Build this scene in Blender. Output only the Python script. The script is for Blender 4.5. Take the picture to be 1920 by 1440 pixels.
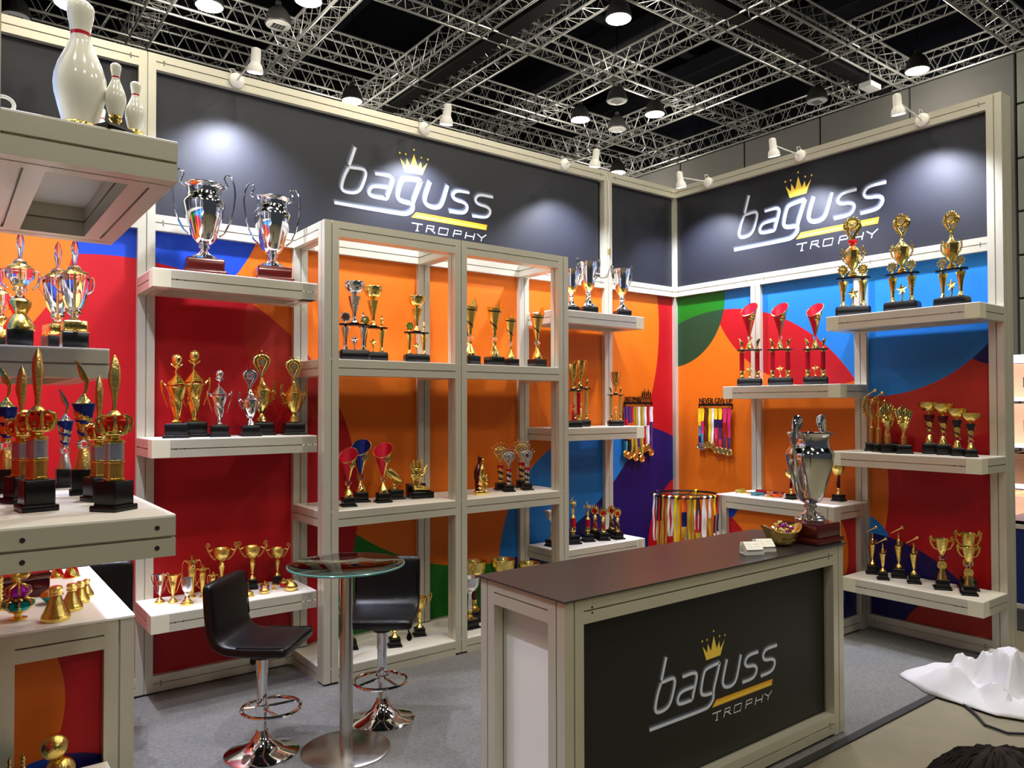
import bpy, bmesh, math, random
from mathutils import Matrix, Vector, noise
random.seed(7)
for _o in list(bpy.data.objects):
    bpy.data.objects.remove(_o, do_unlink=True)
SC = bpy.context.scene
COL = SC.collection
PI = math.pi

# ------------------------------------------------------------------ camera
cam = bpy.data.cameras.new('camera')
cam.sensor_width = 36.0
cam.lens = 1413.34 / 1920 * 36.0
cam.shift_x = -4.2 / 1920
cam.shift_y = 18.47 / 1920
cam.clip_start = 0.05
cam.clip_end = 200
camo = bpy.data.objects.new('camera', cam)
COL.objects.link(camo)
_r = Vector((0.795327, -0.606177, -0.002098)); _u = Vector((-0.008276, -0.014320, 0.999863)); _f = Vector((0.606124, 0.795201, 0.016406))
camo.matrix_world = Matrix(((_r.x, _u.x, -_f.x, -5.93199), (_r.y, _u.y, -_f.y, -5.08441), (_r.z, _u.z, -_f.z, 1.786), (0, 0, 0, 1)))
SC.camera = camo

# ------------------------------------------------------------------ light
SC.view_settings.view_transform = 'Standard'
SC.view_settings.look = 'None'
SC.view_settings.exposure = 0.0
SC.view_settings.gamma = 1.0
SC.view_settings.use_curve_mapping = False
world = bpy.data.worlds.new('hall_air')
SC.world = world
world.use_nodes = True
world.node_tree.nodes['Background'].inputs[0].default_value = (0.75, 0.85, 1.0, 1)
world.node_tree.nodes['Background'].inputs[1].default_value = 0.05


def lamp(kind, loc, power, color, size=0.1, aim=None, cone=None, blend=0.5, name='light'):
    l = bpy.data.lights.new(name, kind)
    l.energy = power
    l.color = color
    if kind == 'AREA':
        l.shape = 'DISK'
        l.size = size
    else:
        l.shadow_soft_size = size
    if kind == 'SPOT':
        l.spot_size = math.radians(cone)
        l.spot_blend = blend
    o = bpy.data.objects.new(name, l)
    COL.objects.link(o)
    o.location = loc
    if aim is not None:
        d = Vector(aim) - Vector(loc)
        o.rotation_euler = d.to_track_quat('-Z', 'Y').to_euler()
    return o


WARM = (1.0, 0.93, 0.78)
COOL = (0.75, 0.80, 1.0)
# lit high bays in the picture and the rows of them that go on over the aisle behind the photographer
LIT_BAYS = [(2.97, 3.72), (6.54, 6.15), (5.44, 7.37), (0.91, 9.49), (8.93, 1.64), (-2.55, 7.39), (-1.35, 6.28), (8.85, 9.59)]
DARK_BAYS = [(5.36, 6.14), (6.52, 7.29), (8.73, 3.6), (-1.45, 7.32), (-4.99, 9.65)]
AISLE_BAYS = [(-8.0, -5.2), (-4.4, -6.0), (-1.0, -4.6), (2.4, -5.6), (-6.5, -1.6), (-2.9, -2.2), (0.9, -0.6), (-9, -9), (-4, -10), (1, -9)]
BAY_Z = 8.2
for i, (x, y) in enumerate(LIT_BAYS):
    lamp('POINT', (x, y, BAY_Z - 0.25), 70, WARM, 0.2, name='bay_light')
for i, (x, y) in enumerate(AISLE_BAYS):
    lamp('SPOT', (x, y, BAY_Z - 0.2), 340, WARM, 0.22, aim=(x, y, 0), cone=168, blend=0.25, name='bay_light')
ARM_W = 275
# arm spots along the top of the booth walls: foot on the beam, lamp mouth, aim
ARMS_BACK = [(-4.378, -0.372, 3.873), (-2.94, -0.325, 3.885), (-1.484, -0.390, 3.83)]
ARMS_RIGHT = [(-0.40, -0.428, 3.834), (-0.395, -1.416, 3.867), (-0.38, -2.438, 3.903)]
XL_ = -5.825
ARMS_LEFT = [(-5.45, -0.714, 3.807), (-5.43, -1.42, 3.87), (-5.44, -2.44, 3.88)]
for (x, y, z) in ARMS_LEFT:
    lamp('SPOT', (x, y, z - 0.02), ARM_W, COOL, 0.035, aim=(XL_ - 0.12, y, z - 2.0), cone=112, blend=0.9, name='arm_light')
for (x, y, z) in ARMS_BACK:
    lamp('SPOT', (x, y, z - 0.02), ARM_W, COOL, 0.035, aim=(x, 0.12, z - 2.0), cone=112, blend=0.9, name='arm_light')
for (x, y, z) in ARMS_RIGHT:
    lamp('SPOT', (x, y, z - 0.02), ARM_W, COOL, 0.035, aim=(0.12, y, z - 2.0), cone=112, blend=0.9, name='arm_light')


# ------------------------------------------------------------------ materials
def srgb(r, g, b):
    f = lambda c: (c / 255 / 12.92) if c / 255 <= 0.04045 else ((c / 255 + 0.055) / 1.055) ** 2.4
    return (f(r), f(g), f(b), 1.0)


def mat(name, col, rough=0.5, metal=0.0, spec=0.5, noise_amt=0.0, noise_scale=20.0, bump=0.0, bump_scale=60.0, coat=0.0, emit=None, trans=0.0, ior=1.45, stretch=None):
    m = bpy.data.materials.new(name)
    m.use_nodes = True
    nt = m.node_tree
    b = nt.nodes['Principled BSDF']
    b.inputs['Base Color'].default_value = col if len(col) == 4 else (*col, 1)
    b.inputs['Roughness'].default_value = rough
    b.inputs['Metallic'].default_value = metal
    b.inputs['Specular IOR Level'].default_value = spec
    b.inputs['Coat Weight'].default_value = coat
    b.inputs['Coat Roughness'].default_value = 0.08
    b.inputs['Transmission Weight'].default_value = trans
    b.inputs['IOR'].default_value = ior
    if emit:
        b.inputs['Emission Color'].default_value = (*emit[:3], 1)
        b.inputs['Emission Strength'].default_value = emit[3]
    if noise_amt or bump:
        tc = nt.nodes.new('ShaderNodeTexCoord')
        src = tc.outputs['Object']
        if stretch:
            mp = nt.nodes.new('ShaderNodeMapping')
            mp.inputs['Scale'].default_value = stretch
            nt.links.new(src, mp.inputs['Vector'])
            src = mp.outputs['Vector']
    if noise_amt:
        n = nt.nodes.new('ShaderNodeTexNoise')
        n.inputs['Scale'].default_value = noise_scale
        n.inputs['Detail'].default_value = 4
        nt.links.new(src, n.inputs['Vector'])
        mx = nt.nodes.new('ShaderNodeMix')
        mx.data_type = 'RGBA'
        c = b.inputs['Base Color'].default_value
        mx.inputs['A'].default_value = (c[0] * (1 - noise_amt), c[1] * (1 - noise_amt), c[2] * (1 - noise_amt), 1)
        mx.inputs['B'].default_value = (min(1, c[0] * (1 + noise_amt)), min(1, c[1] * (1 + noise_amt)), min(1, c[2] * (1 + noise_amt)), 1)
        nt.links.new(n.outputs['Fac'], mx.inputs['Factor'])
        nt.links.new(mx.outputs['Result'], b.inputs['Base Color'])
    if bump:
        n2 = nt.nodes.new('ShaderNodeTexNoise')
        n2.inputs['Scale'].default_value = bump_scale
        n2.inputs['Detail'].default_value = 3
        nt.links.new(src, n2.inputs['Vector'])
        bp = nt.nodes.new('ShaderNodeBump')
        bp.inputs['Strength'].default_value = bump
        bp.inputs['Distance'].default_value = 0.01
        nt.links.new(n2.outputs['Fac'], bp.inputs['Height'])
        nt.links.new(bp.outputs['Normal'], b.inputs['Normal'])
    return m


M = {}
M['frame'] = mat('beige_aluminium', srgb(204, 200, 181), 0.34, 0.42, 0.5, 0.06, 6, stretch=(1, 1, 1))
M['cap'] = mat('shelf_corner_cap', srgb(205, 200, 175), 0.5, 0.0)
M['screw'] = mat('screw_hole', (0.01, 0.01, 0.01), 0.6)
M['board'] = mat('white_board', srgb(238, 234, 226), 0.42, 0, 0.4)
M['fascia'] = mat('charcoal_banner', srgb(28, 29, 36), 0.42, 0, 0.5, 0.05, 90, 0.12, 900)
M['counter_black'] = mat('black_counter_panel', srgb(27, 26, 25), 0.45, 0, 0.5)
M['counter_top'] = mat('dark_counter_top', srgb(48, 43, 43), 0.32, 0, 0.55)
M['carpet'] = mat('grey_needle_carpet', srgb(114, 113, 110), 0.95, 0, 0.1, 0.45, 75, 0.5, 400)
M['concrete'] = mat('hall_concrete', srgb(122, 115, 94), 0.55, 0, 0.4, 0.32, 3.0, 0.08, 30)
M['edge_strip'] = mat('carpet_edge_tape', srgb(40, 38, 36), 0.7)
M['hall_wall'] = mat('hall_wall_panel', srgb(128, 127, 124), 0.7, 0, 0.3, 0.03, 1.5)
M['hall_glass'] = mat('hall_wall_translucent_panel', srgb(150, 156, 146), 0.4, 0, 0.5)
M['hall_gap'] = mat('hall_wall_backing', srgb(70, 70, 70), 0.8)
M['ceiling'] = mat('dark_ceiling', srgb(24, 27, 36), 0.9, 0, 0.2, 0.3, 0.8)
M['duct'] = mat('dark_duct', srgb(34, 37, 46), 0.7)
M['truss'] = mat('truss_aluminium', (0.62, 0.62, 0.61), 0.38, 0.55)
M['beam_black'] = mat('black_ceiling_beam', srgb(14, 14, 17), 0.7)
M['bay_body'] = mat('high_bay_housing', srgb(48, 47, 46), 0.5)
M['bay_lit'] = mat('lit_diffuser', (1, 0.95, 0.8), 0.4, emit=(1.0, 0.93, 0.74, 22))
M['bay_off'] = mat('unlit_diffuser_faint_glow', srgb(205, 203, 196), 0.4, emit=(0.9, 0.92, 0.9, 0.12))  # switched-off lamp face, brightened by a faint emission in the material
M['lamp_white'] = mat('white_enamel', srgb(235, 233, 225), 0.3, 0, 0.5)
M['bulb'] = mat('spot_bulb', (1, 1, 1), 0.4, emit=(0.86, 0.91, 1.0, 14))
M['gold'] = mat('polished_gold_plate', (0.94, 0.71, 0.20), 0.13, 1.0, bump=0.22, bump_scale=34)
M['gold_soft'] = mat('satin_gold_plate', (0.90, 0.66, 0.22), 0.27, 1.0, bump=0.2, bump_scale=60)
M['silver'] = mat('chrome_plate', (0.86, 0.86, 0.87), 0.08, 1.0)
M['silver_soft'] = mat('satin_silver_plate', (0.84, 0.84, 0.85), 0.26, 1.0, bump=0.12, bump_scale=50)
M['steel'] = mat('brushed_steel', (0.55, 0.52, 0.47), 0.26, 1.0, 0.5, 0.12, 9, stretch=(1, 1, 0.05))
M['chrome'] = mat('stool_chrome', (0.78, 0.78, 0.79), 0.06, 1.0)
M['black'] = mat('gloss_black_plastic', srgb(9, 9, 10), 0.3, 0, 0.4)
M['black_metal'] = mat('black_foil', (0.012, 0.012, 0.016), 0.2, 0.0, 0.6)
M['mahogany'] = mat('lacquered_mahogany', srgb(78, 20, 16), 0.16, 0, 0.6, 0.3, 14, coat=0.6, stretch=(1, 1, 5))
M['red_foil'] = mat('red_foil', (0.52, 0.012, 0.03), 0.25, 0.55)
M['blue_foil'] = mat('navy_foil', (0.01, 0.025, 0.22), 0.22, 0.5)
M['red_in'] = mat('red_cup_lining', (0.62, 0.008, 0.03), 0.3, 0.4)
M['copper_foil'] = mat('copper_star_foil', (0.80, 0.42, 0.11), 0.24, 0.9, 0.5, 0.35, 45)
M['holo_foil'] = mat('lilac_star_foil', (0.55, 0.55, 0.68), 0.22, 0.85, 0.5, 0.3, 45)
M['mesh_gold'] = mat('gold_mesh_column', (0.62, 0.44, 0.16), 0.4, 0.7, 0.5, 0.25, 220)
M['crystal'] = mat('clear_acrylic', (1, 1, 1), 0.03, 0, 0.5, trans=1.0, ior=1.45)
M['glass'] = mat('green_tinted_glass', (0.86, 0.96, 0.92), 0.0, 0, 0.5, trans=1.0, ior=1.45)
M['glass_edge'] = mat('glass_edge', (0.10, 0.26, 0.22), 0.1, 0, 0.6, trans=0.35)
M['pin_white'] = mat('ivory_gloss', srgb(238, 236, 222), 0.12, 0, 0.55, coat=0.5)
M['pin_red'] = mat('pin_red_band', srgb(190, 20, 50), 0.25)
M['leather'] = mat('black_leatherette', srgb(10, 9, 10), 0.34, 0, 0.4, bump=0.12, bump_scale=160)
M['teal'] = mat('teal_metal', (0.0, 0.42, 0.50), 0.2, 0.75)
M['purple'] = mat('purple_metal', (0.42, 0.02, 0.52), 0.2, 0.75)
M['red_metal'] = mat('red_metal', (0.72, 0.02, 0.015), 0.18, 0.7)
M['wine'] = mat('wine_lacquer', srgb(72, 8, 24), 0.18, 0.2, 0.6)
M['disc_green'] = mat('green_disc_insert', srgb(96, 140, 50), 0.35)
M['disc_dark'] = mat('dark_disc_insert', srgb(74, 44, 36), 0.4)
M['disc_grey'] = mat('pewter_disc_insert', (0.36, 0.33, 0.26), 0.35, 0.8)
M['cloth'] = mat('white_wrapping_sheet', srgb(196, 193, 193), 0.72, 0, 0.2)
M['cable'] = mat('black_cable', srgb(20, 20, 20), 0.5)
M['white_cable'] = mat('white_cable', srgb(215, 213, 205), 0.5)
M['brass'] = mat('plug_brass', (0.55, 0.40, 0.16), 0.35, 0.8)
M['hair'] = mat('dark_hair', srgb(30, 23, 21), 0.7, 0, 0.15, 0.4, 40)
M['skin'] = mat('skin', srgb(190, 140, 115), 0.5)
M['shirt'] = mat('dark_shirt', srgb(40, 42, 52), 0.85)
M['trouser'] = mat('dark_trousers', srgb(30, 30, 34), 0.85)
M['shoe'] = mat('black_shoe', srgb(16, 16, 16), 0.5)
M['paper'] = mat('card_paper', srgb(243, 241, 234), 0.6)
M['paper_print'] = mat('card_print', srgb(222, 218, 204), 0.6)
M['card_tray'] = mat('clear_white_tray', srgb(225, 224, 218), 0.25, 0, 0.5)
M['cardboard'] = mat('cardboard', srgb(178, 132, 92), 0.8)
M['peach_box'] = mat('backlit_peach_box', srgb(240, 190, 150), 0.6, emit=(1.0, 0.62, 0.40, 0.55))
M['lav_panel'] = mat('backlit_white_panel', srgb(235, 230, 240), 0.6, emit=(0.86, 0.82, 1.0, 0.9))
M['blue_panel'] = mat('blue_front_panel', srgb(36, 60, 128), 0.5)
M['grey_metal'] = mat('grey_painted_metal', srgb(120, 120, 122), 0.5, 0.2)
M['print_light'] = mat('banner_print_silver', srgb(214, 220, 232), 0.5)
M['print_mid'] = mat('banner_print_steel', srgb(104, 114, 132), 0.5)
M['print_dark'] = mat('banner_print_shade', srgb(66, 72, 84), 0.5)
M['print_gold'] = mat('banner_print_gold', srgb(244, 208, 74), 0.5)
M['print_gold_dark'] = mat('banner_print_amber', srgb(236, 168, 30), 0.5)
M['print_white'] = mat('banner_print_white', srgb(236, 238, 243), 0.5)
for nm, c in dict(white=(225, 222, 220), yellow=(232, 196, 30), goldr=(176, 146, 46), red=(176, 24, 44), purple=(84, 44, 110), navy=(26, 26, 92), orange=(224, 92, 28), pink=(214, 44, 110), teal=(60, 130, 150), brown=(86, 40, 24), cream=(206, 186, 140), black=(28, 26, 30)).items():
    M['rib_' + nm] = mat('ribbon_' + nm, srgb(*c), 0.45, 0, 0.4)


def disc_print(name, axis, base, ops):
    """flat printed mural of overlapping discs; every op is (conditions, colour), a condition is (cu, cz, r, inside) or ('half', u0, side)"""
    m = bpy.data.materials.new(name)
    m.use_nodes = True
    nt = m.node_tree
    b = nt.nodes['Principled BSDF']
    b.inputs['Roughness'].default_value = 0.5
    b.inputs['Specular IOR Level'].default_value = 0.35
    tc = nt.nodes.new('ShaderNodeTexCoord')
    sp = nt.nodes.new('ShaderNodeSeparateXYZ')
    nt.links.new(tc.outputs['Object'], sp.inputs[0])
    cb = nt.nodes.new('ShaderNodeCombineXYZ')
    nt.links.new(sp.outputs['X' if axis == 'x' else 'Y'], cb.inputs[0])
    nt.links.new(sp.outputs['Z'], cb.inputs[1])
    cur = None
    for conds, col in ops:
        msk = None
        for cnd in conds:
            if cnd[0] == 'half':
                t = nt.nodes.new('ShaderNodeMath')
                t.operation = 'GREATER_THAN' if cnd[2] > 0 else 'LESS_THAN'
                nt.links.new(cb.inputs[0].links[0].from_socket, t.inputs[0])
                t.inputs[1].default_value = cnd[1]
            else:
                d = nt.nodes.new('ShaderNodeVectorMath')
                d.operation = 'DISTANCE'
                nt.links.new(cb.outputs[0], d.inputs[0])
                d.inputs[1].default_value = (cnd[0], cnd[1], 0)
                t = nt.nodes.new('ShaderNodeMath')
                t.operation = 'LESS_THAN' if cnd[3] else 'GREATER_THAN'
                nt.links.new(d.outputs['Value'], t.inputs[0])
                t.inputs[1].default_value = cnd[2]
            if msk is None:
                msk = t
            else:
                mm = nt.nodes.new('ShaderNodeMath')
                mm.operation = 'MULTIPLY'
                nt.links.new(msk.outputs[0], mm.inputs[0])
                nt.links.new(t.outputs[0], mm.inputs[1])
                msk = mm
        mx = nt.nodes.new('ShaderNodeMix')
        mx.data_type = 'RGBA'
        if cur is None:
            mx.inputs['A'].default_value = base
        else:
            nt.links.new(cur.outputs['Result'], mx.inputs['A'])
        mx.inputs['B'].default_value = col
        nt.links.new(msk.outputs[0], mx.inputs['Factor'])
        cur = mx
    nt.links.new(cur.outputs['Result'], b.inputs['Base Color'])
    return m


ORANGE = srgb(210, 102, 10); RED = srgb(170, 3, 18); ORED = srgb(172, 38, 24); BLUE = srgb(8, 60, 172)
SKY = srgb(24, 112, 188); NAVY = srgb(20, 6, 82); GREEN = srgb(8, 104, 12); DGREEN = srgb(20, 58, 32)
A_ = (-2.30, 2.58, 2.10)
M['mural_back'] = disc_print('mural_back_wall', 'x', ORANGE, [
    ([(-5.2, 3.3, 1.05, True)], BLUE),
    ([(-1.1, 0.45, 1.09, True)], SKY),
    ([(*A_, False), ('half', -1.2, -1), (-3.0, -1.25, 2.35, True)], GREEN),
    ([(*A_, False), ('half', -1.2, 1)], RED),
    ([(*A_, False), (-0.6, 0.05, 1.55, True)], NAVY),
    ([(-5.08, 1.1, 1.61, True)], RED),
    ([(-5.08, 1.1, 1.61, True), (-3.69, 2.30, 0.62, True)], ORED),
    ([(-6.42, 2.96, 1.14, True)], ORANGE),
    ([(0.38, 0.40, 0.75, True)], RED),
])
R1 = (-0.54, 1.12, 1.59)
M['mural_right'] = disc_print('mural_right_wall', 'y', RED, [
    ([(-2.51, 2.45, 0.92, True)], ORED),
    ([(-2.02, 2.98, 1.12, True)], SKY),
    ([(-0.9, 3.2, 1.0, True)], SKY),
    ([('half', -2.66, -1), (-2.02, 2.98, 1.12, False), (-2.9, 2.35, 0.27, True)], NAVY),
    ([(*R1, True)], ORANGE),
    ([(*R1, True), (-1.56, 3.13, 1.18, True)], RED),
    ([(0.08, 2.84, 0.66, True)], GREEN),
    ([(0.08, 2.84, 0.66, True), (*R1, True)], DGREEN),
    ([(-1.86, 0.62, 0.30, True)], SKY),
    ([(-1.95, -0.28, 1.04, True)], NAVY),
    ([(-2.64, -0.08, 0.44, True)], ORED),
])
M['mural_left_table'] = disc_print('mural_left_table', 'x', RED, [
    ([(-5.28, 1.07, 0.22, True)], ORED),
    ([(-6.02, 0.74, 0.455, True)], ORANGE),
    ([(-5.60, 0.20, 0.345, True)], BLUE),
    ([(-5.60, 0.20, 0.345, True), ('half', -5.58, 1)], NAVY),
])
M['mural_table_front'] = disc_print('mural_table_front', 'y', ORANGE, [
    ([(-0.85, 1.0, 0.25, True)], BLUE),
    ([(-0.86, 0.52, 0.33, True)], RED),
])
M['mural_table_side'] = disc_print('mural_table_side', 'x', srgb(170, 18, 24), [
    ([(-0.62, 0.62, 0.40, True)], ORANGE),
    ([(-0.25, 0.10, 0.36, True)], NAVY),
    ([(-0.42, 0.30, 0.14, True)], SKY),
])


# ------------------------------------------------------------------ mesh helpers
class MB:
    """collects shapes for ONE mesh object"""
    def __init__(s):
        s.V = []; s.F = []; s.I = []

    def add(s, vs, fs, mi=0):
        n = len(s.V)
        s.V += [tuple(v) for v in vs]
        for f in fs:
            s.F.append(tuple(n + i for i in f)); s.I.append(mi)
        return s

    def mark(s):
        return len(s.V)

    def xf(s, Mx, start=0):
        for i in range(start, len(s.V)):
            s.V[i] = tuple(Mx @ Vector(s.V[i]))
        return s

    def box(s, x0, x1, y0, y1, z0, z1, mi=0, t=0.0):
        vs = [(x0, y0, z0), (x1, y0, z0), (x1, y1, z0), (x0, y1, z0), (x0 + t, y0 + t, z1), (x1 - t, y0 + t, z1), (x1 - t, y1 - t, z1), (x0 + t, y1 - t, z1)]
        return s.add(vs, [(3, 2, 1, 0), (4, 5, 6, 7), (0, 1, 5, 4), (1, 2, 6, 5), (2, 3, 7, 6), (3, 0, 4, 7)], mi)

    def bbox(s, x0, x1, y0, y1, z0, z1, b=0.004, mi=0):
        """box with chamfered edges"""
        vs = []; 
        xs = (x0, x0 + b, x1 - b, x1)
        ring = lambda ex, z: [(x0 + ex, y0 + b + 0 * ex, z), (x0 + b, y0 + ex, z), (x1 - b, y0 + ex, z), (x1 - ex, y0 + b, z), (x1 - ex, y1 - b, z), (x1 - b, y1 - ex, z), (x0 + b, y1 - ex, z), (x0 + ex, y1 - b, z)]
        rs = [ring(b * 0.7, z0), ring(0, z0 + b), ring(0, z1 - b), ring(b * 0.7, z1)]
        for r in rs: vs += r
        fs = [tuple(range(7, -1, -1)), tuple(range(24, 32))]
        for k in range(3):
            for i in range(8):
                j = (i + 1) % 8
                fs.append((k * 8 + i, k * 8 + j, k * 8 + 8 + j, k * 8 + 8 + i))
        return s.add(vs, fs, mi)

    def lathe(s, prof, seg=18, c=(0, 0, 0), mi=0, rad=None, mif=None, slant=None, cap=True, zf=None):
        """prof = [(r, z)]; rad(theta, k, r, z) alters a radius; slant(theta, k, z) alters a height; mif(i, k) picks a material slot"""
        n = len(prof); vs = []
        for k, (r, z) in enumerate(prof):
            for i in range(seg):
                a = 2 * PI * i / seg
                rr = rad(a, k, r, z) if rad else r
                zz = slant(a, k, z) if slant else z
                vs.append((c[0] + rr * math.cos(a), c[1] + rr * math.sin(a), c[2] + zz))
        st = len(s.V)
        s.V += vs
        for k in range(n - 1):
            for i in range(seg):
                j = (i + 1) % seg
                s.F.append((st + k * seg + i, st + k * seg + j, st + (k + 1) * seg + j, st + (k + 1) * seg + i))
                s.I.append(mif(i, k) if mif else mi)
        if cap:
            if prof[0][0] > 1e-6:
                s.F.append(tuple(st + i for i in range(seg - 1, -1, -1))); s.I.append(mi)
            if prof[-1][0] > 1e-6:
                s.F.append(tuple(st + (n - 1) * seg + i for i in range(seg))); s.I.append(mi)
        return s

    def tube(s, pts, r, seg=6, mi=0, closed=False, flat=1.0):
        P = [Vector(p) for p in pts]; n = len(P); vs = []
        up = Vector((0, 0, 1)); prev = None
        for k in range(n):
            a = P[k - 1] if (k > 0 or closed) else P[k]
            b = P[(k + 1) % n] if (k < n - 1 or closed) else P[k]
            t = (b - a)
            t = t.normalized() if t.length > 1e-9 else Vector((0, 0, 1))
            if prev is None:
                h = Vector((0, 1, 0)) if abs(t.y) < 0.9 else Vector((1, 0, 0))
                u = (h - t * h.dot(t)).normalized()
            else:
                u = prev - t * prev.dot(t)
                u = u.normalized() if u.length > 1e-6 else t.orthogonal().normalized()
            prev = u
            w = t.cross(u)
            rr = r[k] if isinstance(r, (list, tuple)) else r
            for i in range(seg):
                an = 2 * PI * i / seg
                vs.append(P[k] + (u * math.cos(an) * flat + w * math.sin(an)) * rr)
        fs = []
        m = n if closed else n - 1
        for k in range(m):
            for i in range(seg):
                j = (i + 1) % seg; k2 = (k + 1) % n
                fs.append((k * seg + i, k * seg + j, k2 * seg + j, k2 * seg + i))
        if not closed:
            fs += [tuple(range(seg - 1, -1, -1)), tuple((n - 1) * seg + i for i in range(seg))]
        return s.add(vs, fs, mi)

    def prism(s, poly, y0, y1, mi=0):
        """polygon in (x, z) pushed along y; poly counter-clockwise seen from -y"""
        n = len(poly)
        vs = [(x, y0, z) for x, z in poly] + [(x, y1, z) for x, z in poly]
        fs = [tuple(range(n)), tuple(range(2 * n - 1, n - 1, -1))]
        for i in range(n):
            j = (i + 1) % n
            fs.append((i, n + i, n + j, j))
        return s.add(vs, fs, mi)

    def ball(s, c, r, seg=14, rings=8, mi=0, sc=(1, 1, 1)):
        prof = [(max(1e-7, r * math.sin(PI * k / rings)), -r * math.cos(PI * k / rings)) for k in range(rings + 1)]
        st = s.mark()
        s.lathe(prof, seg, (0, 0, 0), mi, cap=False)
        s.xf(Matrix.Translation(c) @ Matrix.Diagonal((*sc, 1)), st)
        return s

    def star(s, c, R, r, t, n=5, mi=0, rot=0.0):
        """raised star facing -y"""
        cx, cy, cz = c
        ring = []
        for i in range(2 * n):
            a = PI / 2 + rot + PI * i / n
            q = R if i % 2 == 0 else r
            ring.append((cx + q * math.cos(a), cy, cz + q * math.sin(a)))
        vs = ring + [(cx, cy - t, cz), (cx, cy + t, cz)]
        fs = []
        m = 2 * n
        for i in range(m):
            j = (i + 1) % m
            fs.append((i, j, m)); fs.append((j, i, m + 1))
        return s.add(vs, fs, mi)

    def build(s, name, mats, parent=None, smooth=35, clean=True):
        me = bpy.data.meshes.new(name)
        me.from_pydata(s.V, [], s.F)
        for m in (mats if isinstance(mats, (list, tuple)) else [mats]):
            me.materials.append(m)
        if any(s.I):
            me.polygons.foreach_set('material_index', s.I)
        if clean:
            bm = bmesh.new(); bm.from_mesh(me)
            bmesh.ops.remove_doubles(bm, verts=bm.verts, dist=1e-6)
            bmesh.ops.recalc_face_normals(bm, faces=bm.faces)
            bm.to_mesh(me); bm.free()
        if smooth:
            me.polygons.foreach_set('use_smooth', [True] * len(me.polygons))
            me.set_sharp_from_angle(angle=math.radians(smooth))
        return link(name, me, parent)


def link(name, me, parent=None):
    o = bpy.data.objects.new(name, me)
    COL.objects.link(o)
    if parent is not None:
        o.parent = parent
    return o


def tag(o, label, cat, group=None):
    o['label'] = label; o['category'] = cat
    if group: o['group'] = group
    return o


def thing(name, label, cat, loc=(0, 0, 0), rz=0.0, group=None, sc=1.0):
    o = bpy.data.objects.new(name, None)
    o.empty_display_size = 0.1
    COL.objects.link(o)
    o.location = loc; o.rotation_euler = (0, 0, rz); o.scale = (sc, sc, sc)
    return tag(o, label, cat, group)


def struct(o):
    o['kind'] = 'structure'
    return o


def structure(name, loc=(0, 0, 0)):
    o = bpy.data.objects.new(name, None)
    COL.objects.link(o); o.location = loc
    return struct(o)


# extruded profile with a groove down the middle of each side
def profile(mb, p0, p1, w=0.1, d=None, g=0.0035, gd=0.012):
    """bar from p0 to p1 along one axis; p0/p1 are centre-line ends; w, d = size across the two other axes"""
    p0 = Vector(p0); p1 = Vector(p1)
    ax = max(range(3), key=lambda i: abs(p1[i] - p0[i]))
    a, b = [i for i in range(3) if i != ax]
    d = w if d is None else d
    hw, hd = w / 2, d / 2
    sec = [(-hw, -hd), (-g, -hd), (-g, -hd + gd), (g, -hd + gd), (g, -hd), (hw, -hd), (hw, -g), (hw - gd, -g), (hw - gd, g), (hw, g), (hw, hd), (g, hd), (g, hd - gd), (-g, hd - gd), (-g, hd), (-hw, hd), (-hw, g), (-hw + gd, g), (-hw + gd, -g), (-hw, -g)]
    vs = []
    for e in (p0, p1):
        for (u, v) in sec:
            q = [0, 0, 0]; q[ax] = e[ax]; q[a] = p0[a] + u; q[b] = p0[b] + v
            vs.append(tuple(q))
    n = len(sec)
    fs = [tuple(range(n)), tuple(range(2 * n - 1, n - 1, -1))]
    for i in range(n):
        j = (i + 1) % n
        fs.append((i, n + i, n + j, j))
    mb.add(vs, fs)


def screws(mb, c, ax, gap=0.022, r=0.0045, mi=1, vertical=True):
    """pair of dark screw heads on a face; ax = outward axis of the face"""
    for s in (-1, 1):
        st = mb.mark()
        mb.lathe([(r, 0), (r, 0.0012)], 8, (0, 0, 0), mi)
        q = Vector(c) + Vector((0, 0, s * gap / 2)) if vertical else Vector(c)
        rot = Vector(ax).to_track_quat('Z', 'Y').to_matrix().to_4x4()
        mb.xf(Matrix.Translation(q) @ rot, st)


FR = [M['frame'], M['screw']]


def bar(name, p0, p1, parent, w=0.1, d=None, dots=()):
    mb = MB(); profile(mb, p0, p1, w, d)
    for c, ax in dots: screws(mb, c, ax)
    return mb.build(name, FR, parent, smooth=0)


def slab(name, x0, x1, y0, y1, z0, z1, m, parent, b=0.0015):
    return MB().bbox(x0, x1, y0, y1, z0, z1, b).build(name, m, parent, smooth=0)

# ------------------------------------------------------------------ the setting
H = 4.0        # top of the booth walls
MR = 2.99      # top of the rail under the banners
fl = struct(MB().box(-20, 14, -16, 14, -0.12, -0.004).build('floor', M['concrete'], smooth=0))
cp = struct(MB().box(-5.86, 0.02, -2.915, 0.02, -0.004, 0.006).build('floor_carpet', M['carpet'], smooth=0))
ed = struct(MB().box(-5.86, 0.02, -2.96, -2.915, -0.004, 0.007).build('trim_1', M['edge_strip'], smooth=0))
ceil = structure('ceiling')
MB().box(-20, 14, -16, 16, 11.0, 11.2).build('ceiling_panel', M['ceiling'], ceil, smooth=0)
for k, (x, y0, y1) in enumerate([(-2.2, -2, 13), (0.6, 0, 14), (4.0, 0, 13), (6.6, 0, 14), (9.2, 0, 13)]):
    MB().bbox(x, x + 0.55, y0, y1, 10.2, 10.6, 0.03).build('duct', M['duct'], ceil, smooth=0)
for k, y in enumerate((1.5, 4.6, 7.2, 9.4, 12.0)):
    MB().bbox(-8, 13, y, y + 0.28, 10.65, 11.0, 0.02).build('joist', M['duct'], ceil, smooth=0)

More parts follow.
